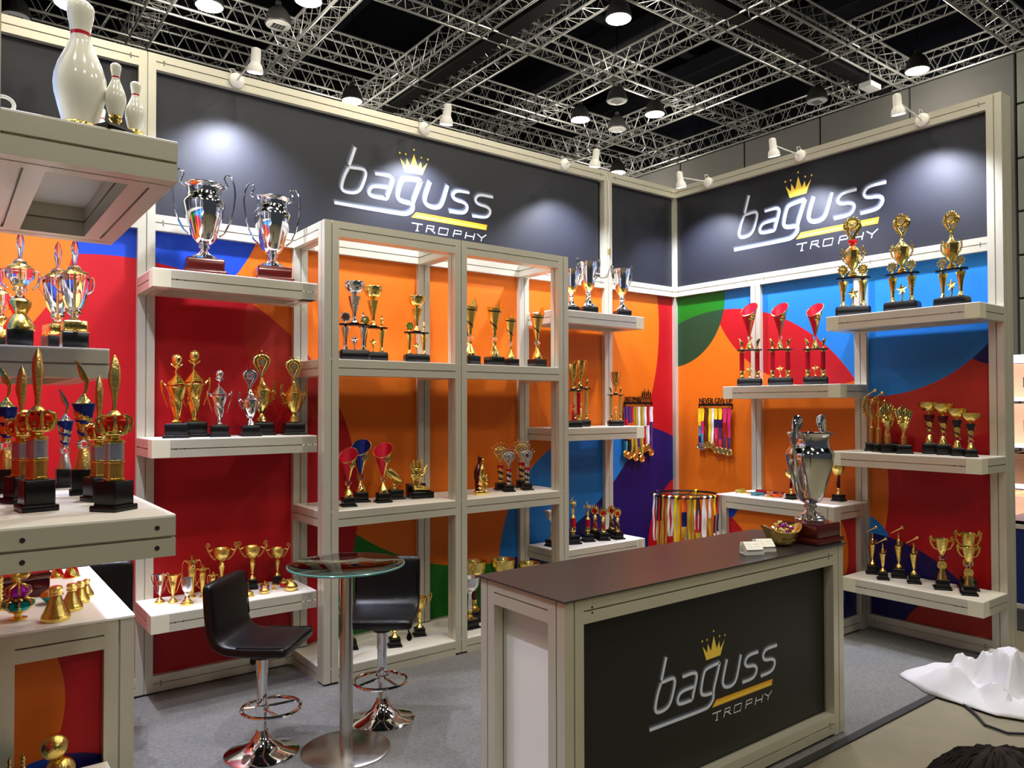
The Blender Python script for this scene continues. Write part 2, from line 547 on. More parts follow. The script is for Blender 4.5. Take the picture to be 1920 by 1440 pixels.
# hall wall beyond the booth: rows of panels with open joints
hw = structure('wall_hall')
MB().box(10.36, 10.5, -10, 14.2, 0, 8.55).build('backing', M['hall_gap'], hw, smooth=0)
MB().box(10.5, 10.6, -16, 14.4, 8.5, 11.0).build('upper_backing', M['ceiling'], hw, smooth=0)
seams = [-7.7, -5.65, -3.6, -1.55, 0.45, 2.42, 4.45, 6.52, 8.6, 10.65, 12.7, 14.2]
for a, b in zip(seams[:-1], seams[1:]):
    zs = [0, 2.62, 8.5]
    if b < 1.0: zs = [0, 2.62, 3.8, 4.62, 5.45, 6.46, 7.5, 8.5]
    for z0, z1 in zip(zs[:-1], zs[1:]):
        MB().bbox(10.28, 10.36, a + 0.02, b - 0.02, z0 + 0.02, z1 - 0.02, 0.01).build('panel', M['hall_glass'] if len(zs) > 3 else M['hall_wall'], hw, smooth=0)
hb = structure('wall_hall_back')
MB().box(-20, 10.6, 14.3, 14.4, 0, 11.0).build('backing', M['ceiling'], hb, smooth=0)
for k in range(9):
    MB().bbox(-8 + k * 2.04, -8 + k * 2.04 + 2.0, 14.2, 14.3, 0, 8.5, 0.01).build('panel', M['hall_wall'], hb, smooth=0)

# ---- booth walls
XL = -5.825
wb = structure('wall_back')
grid = [(-4.97, -4.87), (-0.99, -0.89)]
mids = [(-3.98, -3.88), (-2.985, -2.885), (-1.995, -1.895)]


def post(parent, x, y, z0, z1, name='post'):
    return bar(name, (x, y, z0), (x, y, z1), parent)


post(wb, XL - 0.05, 0.05, 0.02, H)
for a, b in grid: post(wb, (a + b) / 2, 0.05, 0.02, H)
for a, b in mids: post(wb, (a + b) / 2, 0.05, 0.12, MR - 0.1)
post(wb, 0.05, 0.05, 0.02, H, 'corner_post')
bays = [(XL, -4.97), (-4.87, -0.99), (-0.89, 0.0)]
for a, b in bays:
    d = [((a + 0.045, 0, H - 0.05), (0, -1, 0)), ((b - 0.045, 0, H - 0.05), (0, -1, 0))]
    bar('top_rail', (a, 0.05, H - 0.05), (b, 0.05, H - 0.05), wb, dots=d)
    d = [((x, 0, MR - 0.05), (0, -1, 0)) for x in (a + 0.045, b - 0.045)]
    bar('middle_rail', (a, 0.05, MR - 0.05), (b, 0.05, MR - 0.05), wb, dots=d)
cells = [(XL, -4.97), (-4.87, -3.98), (-3.88, -2.985), (-2.885, -1.995), (-1.895, -0.99), (-0.89, 0.0)]
for a, b in cells:
    d = [((x, 0, 0.07), (0, -1, 0)) for x in (a + 0.045, b - 0.045)]
    bar('bottom_rail', (a, 0.05, 0.07), (b, 0.05, 0.07), wb, dots=d)
    MB().box(a, b, 0.04, 0.05, 0.12, MR - 0.1).build('mural_panel', M['mural_back'], wb, smooth=0)
MB().box(XL, -4.97, 0.04, 0.05, MR, H - 0.1).build('banner_panel', M['fascia'], wb, smooth=0)
ban = MB().box(-4.87, -1.035, 0.04, 0.05, MR, H - 0.1).build('banner_panel', M['fascia'], wb, smooth=0)
MB().box(-1.035, -0.99, 0.062, 0.07, MR, H - 0.1).build('backing_strip', M['black'], wb, smooth=0)
MB().box(-0.89, 0.0, 0.04, 0.05, MR, H - 0.1).build('banner_panel', M['fascia'], wb, smooth=0)

wr = structure('wall_right')
for yc in (-0.945, -1.93, -2.92):
    post(wr, 0.05, yc, 0.02, H if yc < -2.5 else MR - 0.1)
bar('end_cover', (0.13, -2.92, 0.02), (0.13, -2.92, H), wr, w=0.06, d=0.1)
bar('top_rail', (0.05, -2.87, H - 0.05), (0.05, 0, H - 0.05), wr, dots=[((0, y, H - 0.05), (-1, 0, 0)) for y in (-2.825, -0.045)])
bar('middle_rail', (0.05, -2.87, MR - 0.05), (0.05, 0, MR - 0.05), wr, dots=[((0, y, MR - 0.05), (-1, 0, 0)) for y in (-2.825, -2.02, -1.84, -1.04, -0.85, -0.045)])
for a, b in ((-0.895, 0), (-1.88, -0.995), (-2.87, -1.98)):
    bar('bottom_rail', (0.05, a, 0.07), (0.05, b, 0.07), wr, dots=[((0, y, 0.07), (-1, 0, 0)) for y in (a + 0.045, b - 0.045)])
    MB().box(0.04, 0.05, a, b, 0.12, MR - 0.1).build('mural_panel', M['mural_right'], wr, smooth=0)
banr = MB().box(0.04, 0.05, -2.87, 0, MR, H - 0.1).build('banner_panel', M['fascia'], wr, smooth=0)

wl = structure('wall_left')
for yc in (-0.945, -1.93, -2.92):
    post(wl, XL - 0.05, yc, 0.02, H)
for z in (H - 0.05, MR - 0.05, 0.07):
    for a, b in ((-0.895, 0), (-1.88, -0.995), (-2.87, -1.98)):
        bar('rail', (XL - 0.05, a, z), (XL - 0.05, b, z), wl)
for a, b in ((-0.895, 0), (-1.88, -0.995), (-2.87, -1.98)):
    MB().box(XL - 0.05, XL - 0.04, a, b, 0.12, MR - 0.1).build('mural_panel', M['mural_right'], wl, smooth=0)
    MB().box(XL - 0.05, XL - 0.04, a, b, MR, H - 0.1).build('banner_panel', M['fascia'], wl, smooth=0)

# ---- printed logo (flat print, a hair proud of the banner)
LOGO = {
 'b': [[(0.172, 0.441), (0.124, 0.299)], [(0.12, 0.281), (0.085, 0.216), (0.063, 0.139), (0.066, 0.11), (0.093, 0.095), (0.168, 0.1), (0.209, 0.127), (0.233, 0.176), (0.259, 0.252), (0.253, 0.281), (0.229, 0.292), (0.12, 0.283)]],
 'a': [[(0.334, 0.276), (0.444, 0.281), (0.48, 0.268), (0.483, 0.236), (0.432, 0.099)], [(0.432, 0.099), (0.311, 0.097), (0.282, 0.114), (0.286, 0.148), (0.319, 0.182), (0.453, 0.185)]],
 'g': [[(0.735, 0.291), (0.587, 0.28), (0.556, 0.253), (0.523, 0.135), (0.539, 0.106), (0.591, 0.096), (0.655, 0.096)], [(0.735, 0.291), (0.711, 0.23), (0.657, 0.102), (0.663, 0.073), (0.653, 0.04), (0.609, 0.010), (0.556, 0.002), (0.008, 0.004)]],
 'u': [[(0.815, 0.296), (0.762, 0.152), (0.774, 0.114), (0.815, 0.097), (0.88, 0.098), (0.926, 0.131), (0.978, 0.297)]],
 's': [[(1.188, 0.276), (1.069, 0.275), (1.031, 0.245), (1.025, 0.215), (1.055, 0.192), (1.137, 0.188), (1.171, 0.16), (1.157, 0.119), (1.117, 0.094), (0.992, 0.093)], [(1.427, 0.279), (1.286, 0.279), (1.251, 0.249), (1.246, 0.218), (1.276, 0.194), (1.367, 0.189), (1.402, 0.162), (1.387, 0.121), (1.346, 0.094), (1.216, 0.09)]],
}
TRO = {
 'T': [[(0.651, -0.053), (0.747, -0.053)], [(0.706, -0.054), (0.696, -0.108)], [(0.684, -0.108), (0.711, -0.108)]],
 'R': [[(0.778, -0.108), (0.792, -0.053), (0.852, -0.053), (0.847, -0.077), (0.786, -0.077)], [(0.82, -0.079), (0.861, -0.107)]],
 'O': [[(0.903, -0.055), (0.985, -0.055), (0.971, -0.106), (0.891, -0.106), (0.903, -0.055)]],
 'P': [[(1.03, -0.108), (1.045, -0.055), (1.112, -0.055), (1.106, -0.081), (1.04, -0.082)]],
 'H': [[(1.160, -0.055), (1.146, -0.109)], [(1.242, -0.055), (1.227, -0.110)], [(1.153, -0.083), (1.235, -0.084)]],
 'Y': [[(1.267, -0.055), (1.308, -0.081)], [(1.358, -0.051), (1.314, -0.081), (1.305, -0.110)]],
}
CROWN = [(0.547, 0.437), (0.587, 0.333), (0.744, 0.338), (0.792, 0.443), (0.742, 0.387), (0.731, 0.439), (0.702, 0.395), (0.669, 0.489), (0.639, 0.387), (0.604, 0.445), (0.598, 0.383)]
DOTS = [(0.545, 0.473), (0.597, 0.473), (0.669, 0.522), (0.736, 0.473), (0.795, 0.47)]
BARL = [(0.690, 0.036), (1.369, 0.034), (1.358, -0.011), (0.646, -0.010)]


def round_line(pts, it=2):
    closed = (Vector(pts[0]) - Vector(pts[-1])).length < 1e-4
    for _ in range(it):
        q = [pts[0]]
        for a, b in zip(pts[:-1], pts[1:]):
            q.append((a[0] * 0.75 + b[0] * 0.25, a[1] * 0.75 + b[1] * 0.25))
            q.append((a[0] * 0.25 + b[0] * 0.75, a[1] * 0.25 + b[1] * 0.75))
        q.append(pts[-1])
        pts = q
    return pts


def stroke(mb, pts, w, y, mi=0, w0=0.5, w1=0.5, dx=0, dz=0):
    """flat ribbon of a stroke in the (x, z) plane at depth y, from w0*w left to w1*w right of the line"""
    P = [Vector((p[0] + dx, p[1] + dz)) for p in pts]
    L = []; Rr = []
    for i, p in enumerate(P):
        a = P[max(0, i - 1)]; b = P[min(len(P) - 1, i + 1)]
        t = (b - a).normalized(); n = Vector((-t.y, t.x))
        L.append(p + n * w * w0); Rr.append(p - n * w * w1)
    n = len(P)
    vs = [(p.x, y, p.y) for p in L] + [(p.x, y, p.y) for p in Rr]
    mb.add(vs, [(i, n + i, n + i + 1, i + 1) for i in range(n - 1)], mi)


def logo(parent, Mx):
    def put(name, mb, mats):
        o = mb.xf(Mx).build(name, mats, parent, smooth=0, clean=False)
        return o
    for ch, strokes in LOGO.items():
        for part in ([strokes] if ch != 's' else [[strokes[0]], [strokes[1]]]):
            mb = MB()
            for st in part:
                q = round_line(st)
                stroke(mb, q, 0.028, -0.0010, 0, dx=-0.011, dz=0.012)
                stroke(mb, q, 0.034, -0.0016, 1)
                stroke(mb, q, 0.021, -0.0022, 2, dx=0.002, dz=-0.003)
            put('letter_' + ch, mb, [M['print_dark'], M['print_mid'], M['print_light']])
    for ch, part in TRO.items():
        mb = MB()
        for st in part: stroke(mb, st, 0.0075, -0.0014, 0)
        put('letter_' + ch.lower(), mb, [M['print_white']])
    mb = MB()
    cx, cz = 0.667, 0.36
    vs = [(x, -0.0014, z) for x, z in CROWN]
    mb.add(vs, [(0, 1, 10), (10, 9, 8), (8, 10, 1), (8, 7, 6), (8, 1, 2, 6), (6, 5, 4), (6, 2, 4), (4, 2, 3)], 0)
    for (x, z) in DOTS:
        mb.add([(x + 0.008 * math.cos(k * PI / 4), -0.0014, z + 0.008 * math.sin(k * PI / 4)) for k in range(8)], [tuple(range(8))], 0)
    put('crown_emblem', mb, [M['print_gold']])
    mb = MB()
    mb.add([(x, -0.0014, z) for x, z in BARL], [(0, 1, 2, 3)], 1)
    mb.add([(0.662, -0.0020, -0.003), (1.350, -0.0020, -0.004), (1.343, -0.0020, 0.015), (0.690, -0.0020, 0.017)], [(0, 1, 2, 3)], 0)
    put('gold_underline', mb, [M['print_gold'], M['print_gold_dark']])


logo(ban, Matrix.Translation((-3.675, 0.04, 3.266)))
logo(banr, Matrix.Translation((0.04, -0.684, 3.258)) @ Matrix.Rotation(-PI / 2, 4, 'Z') @ Matrix.Diagonal((1.017, 1, 1.1, 1)))

# ------------------------------------------------------------------ shelves of the wall
def wall_shelf(label, x0, x1, ztop, depth, rot, origin, left_cap=True, right_cap=True, name='wall_shelf', h=0.1, end=True, drill=False):
    """shelf built along local x at the wall plane y=0, reaching to y=-depth; rot/origin place it"""
    t = thing(name, label, 'shelf', origin, rot, group='booth wall shelves')
    z = ztop - 0.008 - h / 2
    zb = z - h / 2
    a = x0 + (0.1 if left_cap else 0); b = x1 - (0.1 if right_cap else 0)
    mb = MB(); profile(mb, (a, -depth + 0.05, z), (b, -depth + 0.05, z), 0.1, h)
    for x in (a + 0.03, a + 0.075, b - 0.075, b - 0.03):
        st = mb.mark(); mb.lathe([(0.0042, 0), (0.0042, 0.0012)], 8, (0, 0, 0), 1)
        mb.xf(Matrix.Translation((x, -depth, z)) @ Vector((0, -1, 0)).to_track_quat('Z', 'Y').to_matrix().to_4x4(), st)
    mb.build('front_rail', FR, t, smooth=0)
    bar('back_rail', (x0 + 0.1, -0.05, z), (x1 - 0.1, -0.05, z), t)
    for xe, cp_ in ((x0 + 0.05, left_cap), (x1 - 0.05, right_cap)):
        bar('end_rail', (xe, -depth + (0.1 if end else 0), z), (xe, 0, z), t)
        if not end and xe < (x0 + x1) / 2 and name == 'wall_shelf' and drill:
            dm = MB()
            for yy in (-depth + 0.045, -0.05):
                for zz in (z - 0.026, z + 0.026):
                    st = dm.mark(); dm.lathe([(0.0062, 0), (0.0062, 0.001)], 10); dm.xf(Matrix.Translation((x0, yy, zz)) @ Matrix.Rotation(-PI / 2, 4, 'Y'), st)
            dm.build('screw_holes', M['screw'], t)['kind'] = 'stuff'
        if end: MB().bbox(xe - 0.05, xe + 0.05, -depth, -depth + 0.1, zb, zb + h, 0.0015).build('corner_cap', M['cap'], t, smooth=0)
    slab('shelf_board', x0, x1, -depth, 0, ztop - 0.008, ztop, M['board'], t)
    return t


B0 = (0, 0, 0)
for z, w in ((2.585, 'top'), (1.6, 'middle'), (0.6, 'lowest')):
    d = {'top': 'white shelf carrying two big silver urn cups beside the open display unit', 'middle': 'white shelf with twisted gold cups on the dark red wall', 'lowest': 'low white shelf with small cups and lidded bowls behind the bar stools'}[w]
    wall_shelf(d, -4.97, -3.985, z, 0.42, 0, B0, True, False)
for z, w in ((2.585, 0), (1.605, 1), (0.6, 2)):
    d = ['white shelf with three silver cups right of the open display unit', 'white shelf of gold column trophies right of the open display unit', 'low white shelf of small red figure trophies behind the counter'][w]
    wall_shelf(d, -1.905, -0.89, z, 0.40, 0, B0, False, True)
RW = -PI / 2   # right wall: local x runs along -y
for x0, x1, z, d in ((1.87, 2.97, 2.48, 'white shelf of tall gold lidded-cup trophies high on the right wall'), (0.885, 1.98, 1.955, 'white shelf of red column trophies on the right wall'), (1.88, 2.97, 1.43, 'white shelf of gold microphone awards and bowl cups on the right wall'), (1.985, 2.97, 0.475, 'lowest white shelf of the right wall with wreath cups')):
    wall_shelf(d, x0, x1, z, 0.40, RW, B0)
LW = PI / 2    # left wall: local x runs along +y
for x0, x1, z, d in ((-2.97, -2.0, 2.487, 'high white shelf with the giant bowling pin at the left'), (-1.98, -0.9, 2.0, 'white shelf of crystal cups under the bowling pin shelf'), (-2.97, -1.9, 1.505, 'white shelf of crown tower trophies at the left'), (-2.97, -1.99, 0.5, 'lowest white shelf with stacked gold footballs at the left')):
    wall_shelf(d, x0, x1, z, 0.388, LW, (XL, 0, 0), end=False, drill=abs(z - 1.505) < 0.01)

# ------------------------------------------------------------------ open display unit
du = thing('display_unit', 'tall open two bay display rack of beige aluminium with white shelves', 'display rack', (-2.945, -0.26, 0))


def dbar(n, p0, p1): return bar(n, (p0[0] + 2.945, p0[1] + 0.26, p0[2]), (p1[0] + 2.945, p1[1] + 0.26, p1[2]), du)


PX = [-3.93, -2.935, -1.955]
FY = -0.472
for x in PX: dbar('post', (x, FY, 0.02), (x, FY, 2.99))
for z in (2.94, 2.037, 1.058, 0.055):
    for a, b in ((PX[0] + 0.05, PX[1] - 0.05), (PX[1] + 0.05, PX[2] - 0.05)):
        dbar('front_rail', (a, FY, z), (b, FY, z))
    for x in PX:
        dbar('side_rail', (x, FY + 0.05, z), (x, 0.0, z))
for z in (2.095, 1.112, 0.112):
    for a, b in ((PX[0], PX[1]), (PX[1], PX[2])):
        slab('shelf_board', a + 2.945 - (0.048 if a == PX[0] else 0), b + 2.945 + (0.048 if b == PX[2] else 0), FY + 0.26 - 0.048, 0.26, z - 0.007, z, M['board'], du)


# ------------------------------------------------------------------ plinth tables and the counter
def plinth_table(label, x0, x1, y0, y1, top, front_axis, mf, ms):
    t = thing('plinth_table', label, 'table', ((x0 + x1) / 2, (y0 + y1) / 2, 0))
    ox, oy = -(x0 + x1) / 2, -(y0 + y1) / 2
    def b(n, p0, p1): return bar(n, (p0[0] + ox, p0[1] + oy, p0[2]), (p1[0] + ox, p1[1] + oy, p1[2]), t)
    zt = top - 0.01
    for x in (x0 + 0.05, x1 - 0.05):
        for y in (y0 + 0.05, y1 - 0.05):
            b('leg', (x, y, 0.01), (x, y, zt))
    for z in (zt - 0.05, 0.07):
        for x in (x0 + 0.05, x1 - 0.05): b('rail', (x, y0 + 0.1, z), (x, y1 - 0.1, z))
        for y in (y0 + 0.05, y1 - 0.05): b('rail', (x0 + 0.1, y, z), (x1 - 0.1, y, z))
    slab('table_board', x0 + ox - 0.002, x1 + ox + 0.002, y0 + oy - 0.002, y1 + oy + 0.002, zt, top, M['board'], t)
    # mural panels keep world coordinates in their mesh so that the print lines up
    for nm, (a0, a1, b0, b1), m in (('front_panel', mf[0], mf[1]), ('side_panel', ms[0], ms[1])):
        o = MB().box(a0, a1, b0, b1, 0.12, zt - 0.1).build(nm, m, t, smooth=0)
        o.location = (ox, oy, 0)
    return t


plinth_table('white topped display table with mural panels under the medal rack wall', -0.5, -0.005, -1.975, -0.885, 1.013, 'x',
             ((-0.46, -0.45, -1.875, -0.985), M['mural_table_front']), ((-0.40, -0.105, -1.935, -1.925), M['mural_table_side']))
plinth_table('white topped table of gold bottles with an orange and red front at the left', XL + 0.005, -5.348, -1.98, -0.905, 1.013, 'y',
             ((XL + 0.105, -5.448, -1.94, -1.93), M['mural_left_table']), ((-5.40, -5.39, -1.88, -1.005), M['mural_table_front']))

CX0, CX1, CY0, CY1, CT = -4.015, -1.985, -2.885, -2.31, 1.035
ct = thing('reception_counter', 'black topped reception counter in a beige aluminium frame with a printed front', 'counter', ((CX0 + CX1) / 2, (CY0 + CY1) / 2, 0))
cox, coy = -(CX0 + CX1) / 2, -(CY0 + CY1) / 2


def cbar(n, p0, p1, dots=()): return bar(n, (p0[0] + cox, p0[1] + coy, p0[2]), (p1[0] + cox, p1[1] + coy, p1[2]), ct, dots=[((c[0] + cox, c[1] + coy, c[2]), a) for c, a in dots])


zt = CT - 0.008
for x in (CX0 + 0.055, CX1 - 0.055):
    for y in (CY0 + 0.055, CY1 - 0.055): cbar('post', (x, y, 0.012), (x, y, zt))
yf = CY0 + 0.055
for z in (zt - 0.05, 0.075):
    cbar('front_rail', (CX0 + 0.105, yf, z), (CX1 - 0.105, yf, z), [((x, CY0 + 0.005, z), (0, -1, 0)) for x in (CX0 + 0.15, CX1 - 0.15)])
    cbar('back_rail', (CX0 + 0.105, CY1 - 0.055, z), (CX1 - 0.105, CY1 - 0.055, z))
    for x in (CX0 + 0.055, CX1 - 0.055): cbar('side_rail', (x, CY0 + 0.105, z), (x, CY1 - 0.105, z))
cpan = MB().box(CX0 + 0.1 + cox, CX1 - 0.1 + cox, CY0 + 0.06 + coy, CY0 + 0.07 + coy, 0.12, zt - 0.1).build('front_panel', M['counter_black'], ct, smooth=0)
MB().box(CX0 + 0.075 + cox, CX0 + 0.085 + cox, CY0 + 0.1 + coy, CY1 - 0.1 + coy, 0.12, zt - 0.1).build('side_panel', M['board'], ct, smooth=0)
MB().box(CX1 - 0.085 + cox, CX1 - 0.075 + cox, CY0 + 0.1 + coy, CY1 - 0.1 + coy, 0.12, zt - 0.1).build('side_panel', M['board'], ct, smooth=0)
slab('counter_top', CX0 + cox - 0.008, CX1 + cox + 0.008, CY0 + coy - 0.008, CY1 + coy + 0.008, zt, CT, M['counter_top'], ct, 0.002)
logo(cpan, Matrix.Translation((-3.485 + cox, CY0 + 0.06 + coy, 0.383)) @ Matrix.Scale(0.667, 4))

# ------------------------------------------------------------------ bar table and stools
bt = thing('bar_table', 'round glass topped bar table on a brushed steel column', 'table', (-4.240, -1.42, 0.006))
MB().lathe([(0.228, 0), (0.228, 0.008), (0.215, 0.014), (0.06, 0.017), (0.034, 0.02)], 48).build('base_disc', M['steel'], bt)
MB().lathe([(0.034, 0.014), (0.034, 0.935), (0.05, 0.936), (0.05, 0.944)], 28).build('column', M['steel'], bt)
MB().lathe([(0.052, 0.944), (0.052, 0.951), (0.0001, 0.951)], 24).build('top_flange', M['chrome'], bt)
gm = MB()
gm.lathe([(0.0001, 0.952), (0.296, 0.952), (0.301, 0.955), (0.301, 0.961), (0.296, 0.964), (0.0001, 0.964)], 64, mif=lambda i, k: 1 if k in (1, 2, 3) else 0)
gm.build('glass_top', [M['glass'], M['glass_edge']], bt)


def stool_parts(t, zs=0.60, zb=0.90):
    """facing -y; the seat in the root's frame"""
    MB().lathe([(0.186, 0), (0.186, 0.008), (0.165, 0.02), (0.11, 0.034), (0.06, 0.062), (0.036, 0.105), (0.03, 0.12)], 44).build('base', M['chrome'], t)
    MB().lathe([(0.026, 0.11), (0.026, 0.40), (0.029, 0.40), (0.029, zs - 0.075)], 24).build('gas_column', M['chrome'], t)
    fr = MB()
    fr.tube([(0.145 * math.cos(a), -0.05 + 0.145 * math.sin(a), 0.235) for a in [2 * PI * k / 40 for k in range(40)]], 0.0095, 8, closed=True)
    for a in (PI / 2 + 0.2, -PI / 2 - 0.9, -PI / 2 + 0.9):
        fr.tube([(0.02 * math.cos(a), 0.02 * math.sin(a), 0.235), (0.14 * math.cos(a), -0.05 + 0.14 * math.sin(a), 0.235)], 0.007, 6)
    fr.lathe([(0.036, 0.22), (0.036, 0.25)], 20)
    fr.build('footrest_ring', M['chrome'], t)
    # one upholstered shell: seat pad, curve, back pad (profile in y-z swept across x)
    th = 0.062
    path = [(-0.205, zs - 0.035), (-0.195, zs - 0.03), (-0.10, zs - 0.035), (0.05, zs - 0.037), (0.125, zs - 0.03), (0.168, zs + 0.005), (0.186, zs + 0.06), (0.196, zs + 0.16), (0.204, zb - 0.03), (0.206, zb - 0.012)]
    W = 0.195
    def sweep(path, th):
        P = [Vector((0, p[0], p[1])) for p in path]
        n = len(P); mb = MB(); vs = []
        cs = [(-1, -0.55), (-1, 0.55), (-0.94, 1), (0, 1.1), (0.94, 1), (1, 0.55), (1, -0.55), (0.94, -1), (0, -1.02), (-0.94, -1)]
        for k in range(n):
            a = P[max(0, k - 1)]; b = P[min(n - 1, k + 1)]
            tt = (b - a).normalized(); nn = Vector((0, -tt.z, tt.y))
            e = 0.86 if k in (0, n - 1) else 1.0
            for (u, v) in cs:
                q = P[k] + nn * v * th / 2 * (0.6 if k in (0, n - 1) else 1)
                vs.append((u * W * (0.97 if k in (0, n - 1) else 1), q.y, q.z))
        m = len(cs); fs = []
        for k in range(n - 1):
            for i in range(m):
                fs.append((k * m + i, k * m + (i + 1) % m, (k + 1) * m + (i + 1) % m, (k + 1) * m + i))
        fs += [tuple(range(m - 1, -1, -1)), tuple((n - 1) * m + i for i in range(m))]
        mb.add(vs, fs)
        return mb
    sb = sweep(path, th).build('seat_shell', M['leather'], t, smooth=60)
    md = sb.modifiers.new('round', 'SUBSURF'); md.levels = 1; md.render_levels = 2
    # stitched piping down both edges
    for sx in (-1, 1):
        MB().tube([(sx * W * 0.955, p[0] - 0.0, p[1] + th * 0.42) for p in path[1:4]], 0.0035, 6).build('seat_piping', M['leather'], t)
        MB().tube([(sx * W * 0.955, p[0] - th * 0.44, p[1]) for p in path[6:9]], 0.0035, 6).build('back_piping', M['leather'], t)
    mt = MB()
    mt.box(-0.10, 0.10, -0.10, 0.10, zs - 0.084, zs - 0.071)
    mt.lathe([(0.05, zs - 0.115), (0.06, zs - 0.084)], 20)
    mt.build('seat_plate', M['black'], t)
    lv = MB()
    lv.tube([(0.03, 0.03, zs - 0.09), (0.12, 0.10, zs - 0.10), (0.14, 0.115, zs - 0.16)], 0.005, 6)
    lv.lathe([(0.004, 0.04), (0.014, 0.02), (0.017, 0.0), (0.010, -0.012)], 10, (0.14, 0.115, zs - 0.195))
    lv.build('height_lever', M['black'], t)


for lab, x, y, fx, fy, zs, zb in (('black bar stool in front of the low shelf, left of the glass table', -4.60, -1.19, 0.727, -0.687, 0.605, 0.915),
                       ('black bar stool behind the glass table, its seat towards the counter', -3.912, -1.185, -0.6, -0.8, 0.615, 0.90),
                       ('black bar stool behind the table of gold bottles, only its back showing', -5.30, -0.66, 0.2, 0.98, 0.70, 1.03),
                       ('black bar stool behind the reception counter, only its back edge showing', -2.93, -1.95, 0.25, -0.97, 0.58, 0.885)):
    st = thing('bar_stool', lab, 'stool', (x, y, 0.006), math.atan2(fy, fx) + PI / 2, 'black bar stools')
    stool_parts(st, zs, zb)


# ------------------------------------------------------------------ trophies: every kind is built once at height 1, facing -y
KINDS = {}


class Kind:
    def __init__(s): s.parts = []

    def part(s, name, mb, mats, up=None, smooth=35):
        o = mb.build(name, mats, None, smooth)
        s.parts.append((name, o.data, up, None)); bpy.data.objects.remove(o)
        return len(s.parts) - 1


RS = {}


def put(kind, name, label, loc, h, rz=0.0, group=None, cat='trophy'):
    t = thing(name, label, cat, loc, rz, group, h)
    q = RS.get(kind, 1.0)
    t.scale = (h * q, h * q, h)
    made = []
    for nm, me, up, lb in KINDS[kind].parts:
        o = link(nm, me, made[up] if up is not None else t)
        made.append(o)
    return t


def base_block(mb, w, h, d=None, lip=0.09, mi=0, t=0.02):
    d = d or w
    mb.bbox(-w / 2, w / 2, -d / 2, d / 2, h * 0.16, h, w * 0.04, mi)
    l = w * lip
    mb.bbox(-w / 2 - l, w / 2 + l, -d / 2 - l, d / 2 + l, 0, h * 0.2, w * 0.03, mi)
    return mb


def slab_base(mb, w, d, h, mi=0):
    mb.bbox(-w / 2, w / 2, -d / 2, d / 2, 0, h, h * 0.2, mi)
    return mb


def scr(pts, z0, s):   # scale a profile
    return [(r * s, z0 + z * s) for r, z in pts]


def disc_badge(c, r, t=None, mi_rim=0, mi_in=1, spikes=0, mb=None):
    """round badge facing -y"""
    mb = mb or MB(); t = t or r * 0.3
    st = mb.mark()
    mb.lathe([(r * 0.55, -t * 0.2), (r * 0.62, t * 0.1), (r * 0.72, t * 0.55), (r * 0.9, t * 0.55), (r, t * 0.1), (r, -t * 0.6)], 20, mi=mi_rim)
    mb.lathe([(r * 0.64, 0), (r * 0.6, t * 0.2), (0.0001, t * 0.3)], 20, mi=mi_in, cap=False)
    for k in range(spikes):
        a = 2 * PI * k / spikes
        mb.ball((r * 1.08 * math.cos(a), r * 1.08 * math.sin(a), 0), r * 0.17, 6, 4, mi_rim)
    mb.xf(Matrix.Translation(c) @ Matrix.Rotation(PI / 2, 4, 'X'), st)
    return mb


def crown_spikes(mb, c, r, h, n=7, mi=0, arc=PI, flat=True):
    for k in range(n):
        a = PI / 2 + (k - (n - 1) / 2) * arc / n
        p = (c[0] + r * math.cos(a), c[1], c[2] + r * math.sin(a))
        q = (c[0] + (r + h) * math.cos(a), c[1], c[2] + (r + h) * math.sin(a))
        mb.tube([p, q], [h * 0.16, h * 0.05], 5, mi)
        mb.ball(q, h * 0.14, 6, 4, mi)


def heart_frame(mb, zc, s, mi=0):
    """open frame of two flaring bands round a badge; s = half width"""
    for sx in (-1, 1):
        pts = [(0.05 * sx, -2.0), (0.22 * sx, -1.3), (0.62 * sx, -0.65), (0.98 * sx, 0.05), (0.9 * sx, 0.5), (0.5 * sx, 0.82), (0.0, 0.96)]
        rr = [0.13, 0.18, 0.27, 0.36, 0.36, 0.28, 0.24]
        mb.tube([(x * s, 0, zc + z * s) for x, z in pts], [r * s for r in rr], 8, mi, flat=0.35)
        for k, (x, z) in enumerate(((0.84, -0.62), (0.62, -0.9), (0.5, -1.15))):
            mb.tube([(sx * x * s * 0.9, 0, zc + (z) * s), (sx * (x + 0.22) * s, 0, zc + (z + 0.1) * s)], [0.1 * s, 0.02 * s], 5, mi)


def leaf_wing(mb, x0, z0, x1, z1, bulge, n, s, mi=0, side=1):
    """laurel spray handle from (x0,z0) up to (x1,z1)"""
    pts = []
    for k in range(n + 1):
        f = k / n
        x = x0 + (x1 - x0) * f + bulge * math.sin(PI * f)
        z = z0 + (z1 - z0) * f
        pts.append((side * x, 0, z))
    mb.tube(pts, s * 0.32, 5, mi)
    for k in range(2, n + 1):
        p = Vector(pts[k]); a = Vector(pts[k - 1]); d = (p - a).normalized()
        nrm = Vector((d.z, 0, -d.x))
        for q in (-1, 1):
            mb.ball(p + nrm * s * 0.55 * q, s * 0.62, 6, 4, mi, (0.62, 0.5, 1.0))


def helix_rad(n, amp, tw):
    return lambda a, k, r, z: r * (1 + amp * math.cos(n * a + tw * z))


def scallop(n, amp):
    return lambda a, k, r, z: r * (1 + amp * abs(math.cos(n * a / 2)))


def bead(mb, c, r, mi=0, seg=8):
    mb.lathe([(r * 0.25, -r * 0.75), (r * 0.8, -r * 0.3), (r, 0), (r * 0.8, r * 0.3), (r * 0.25, r * 0.75)], seg, c, mi)


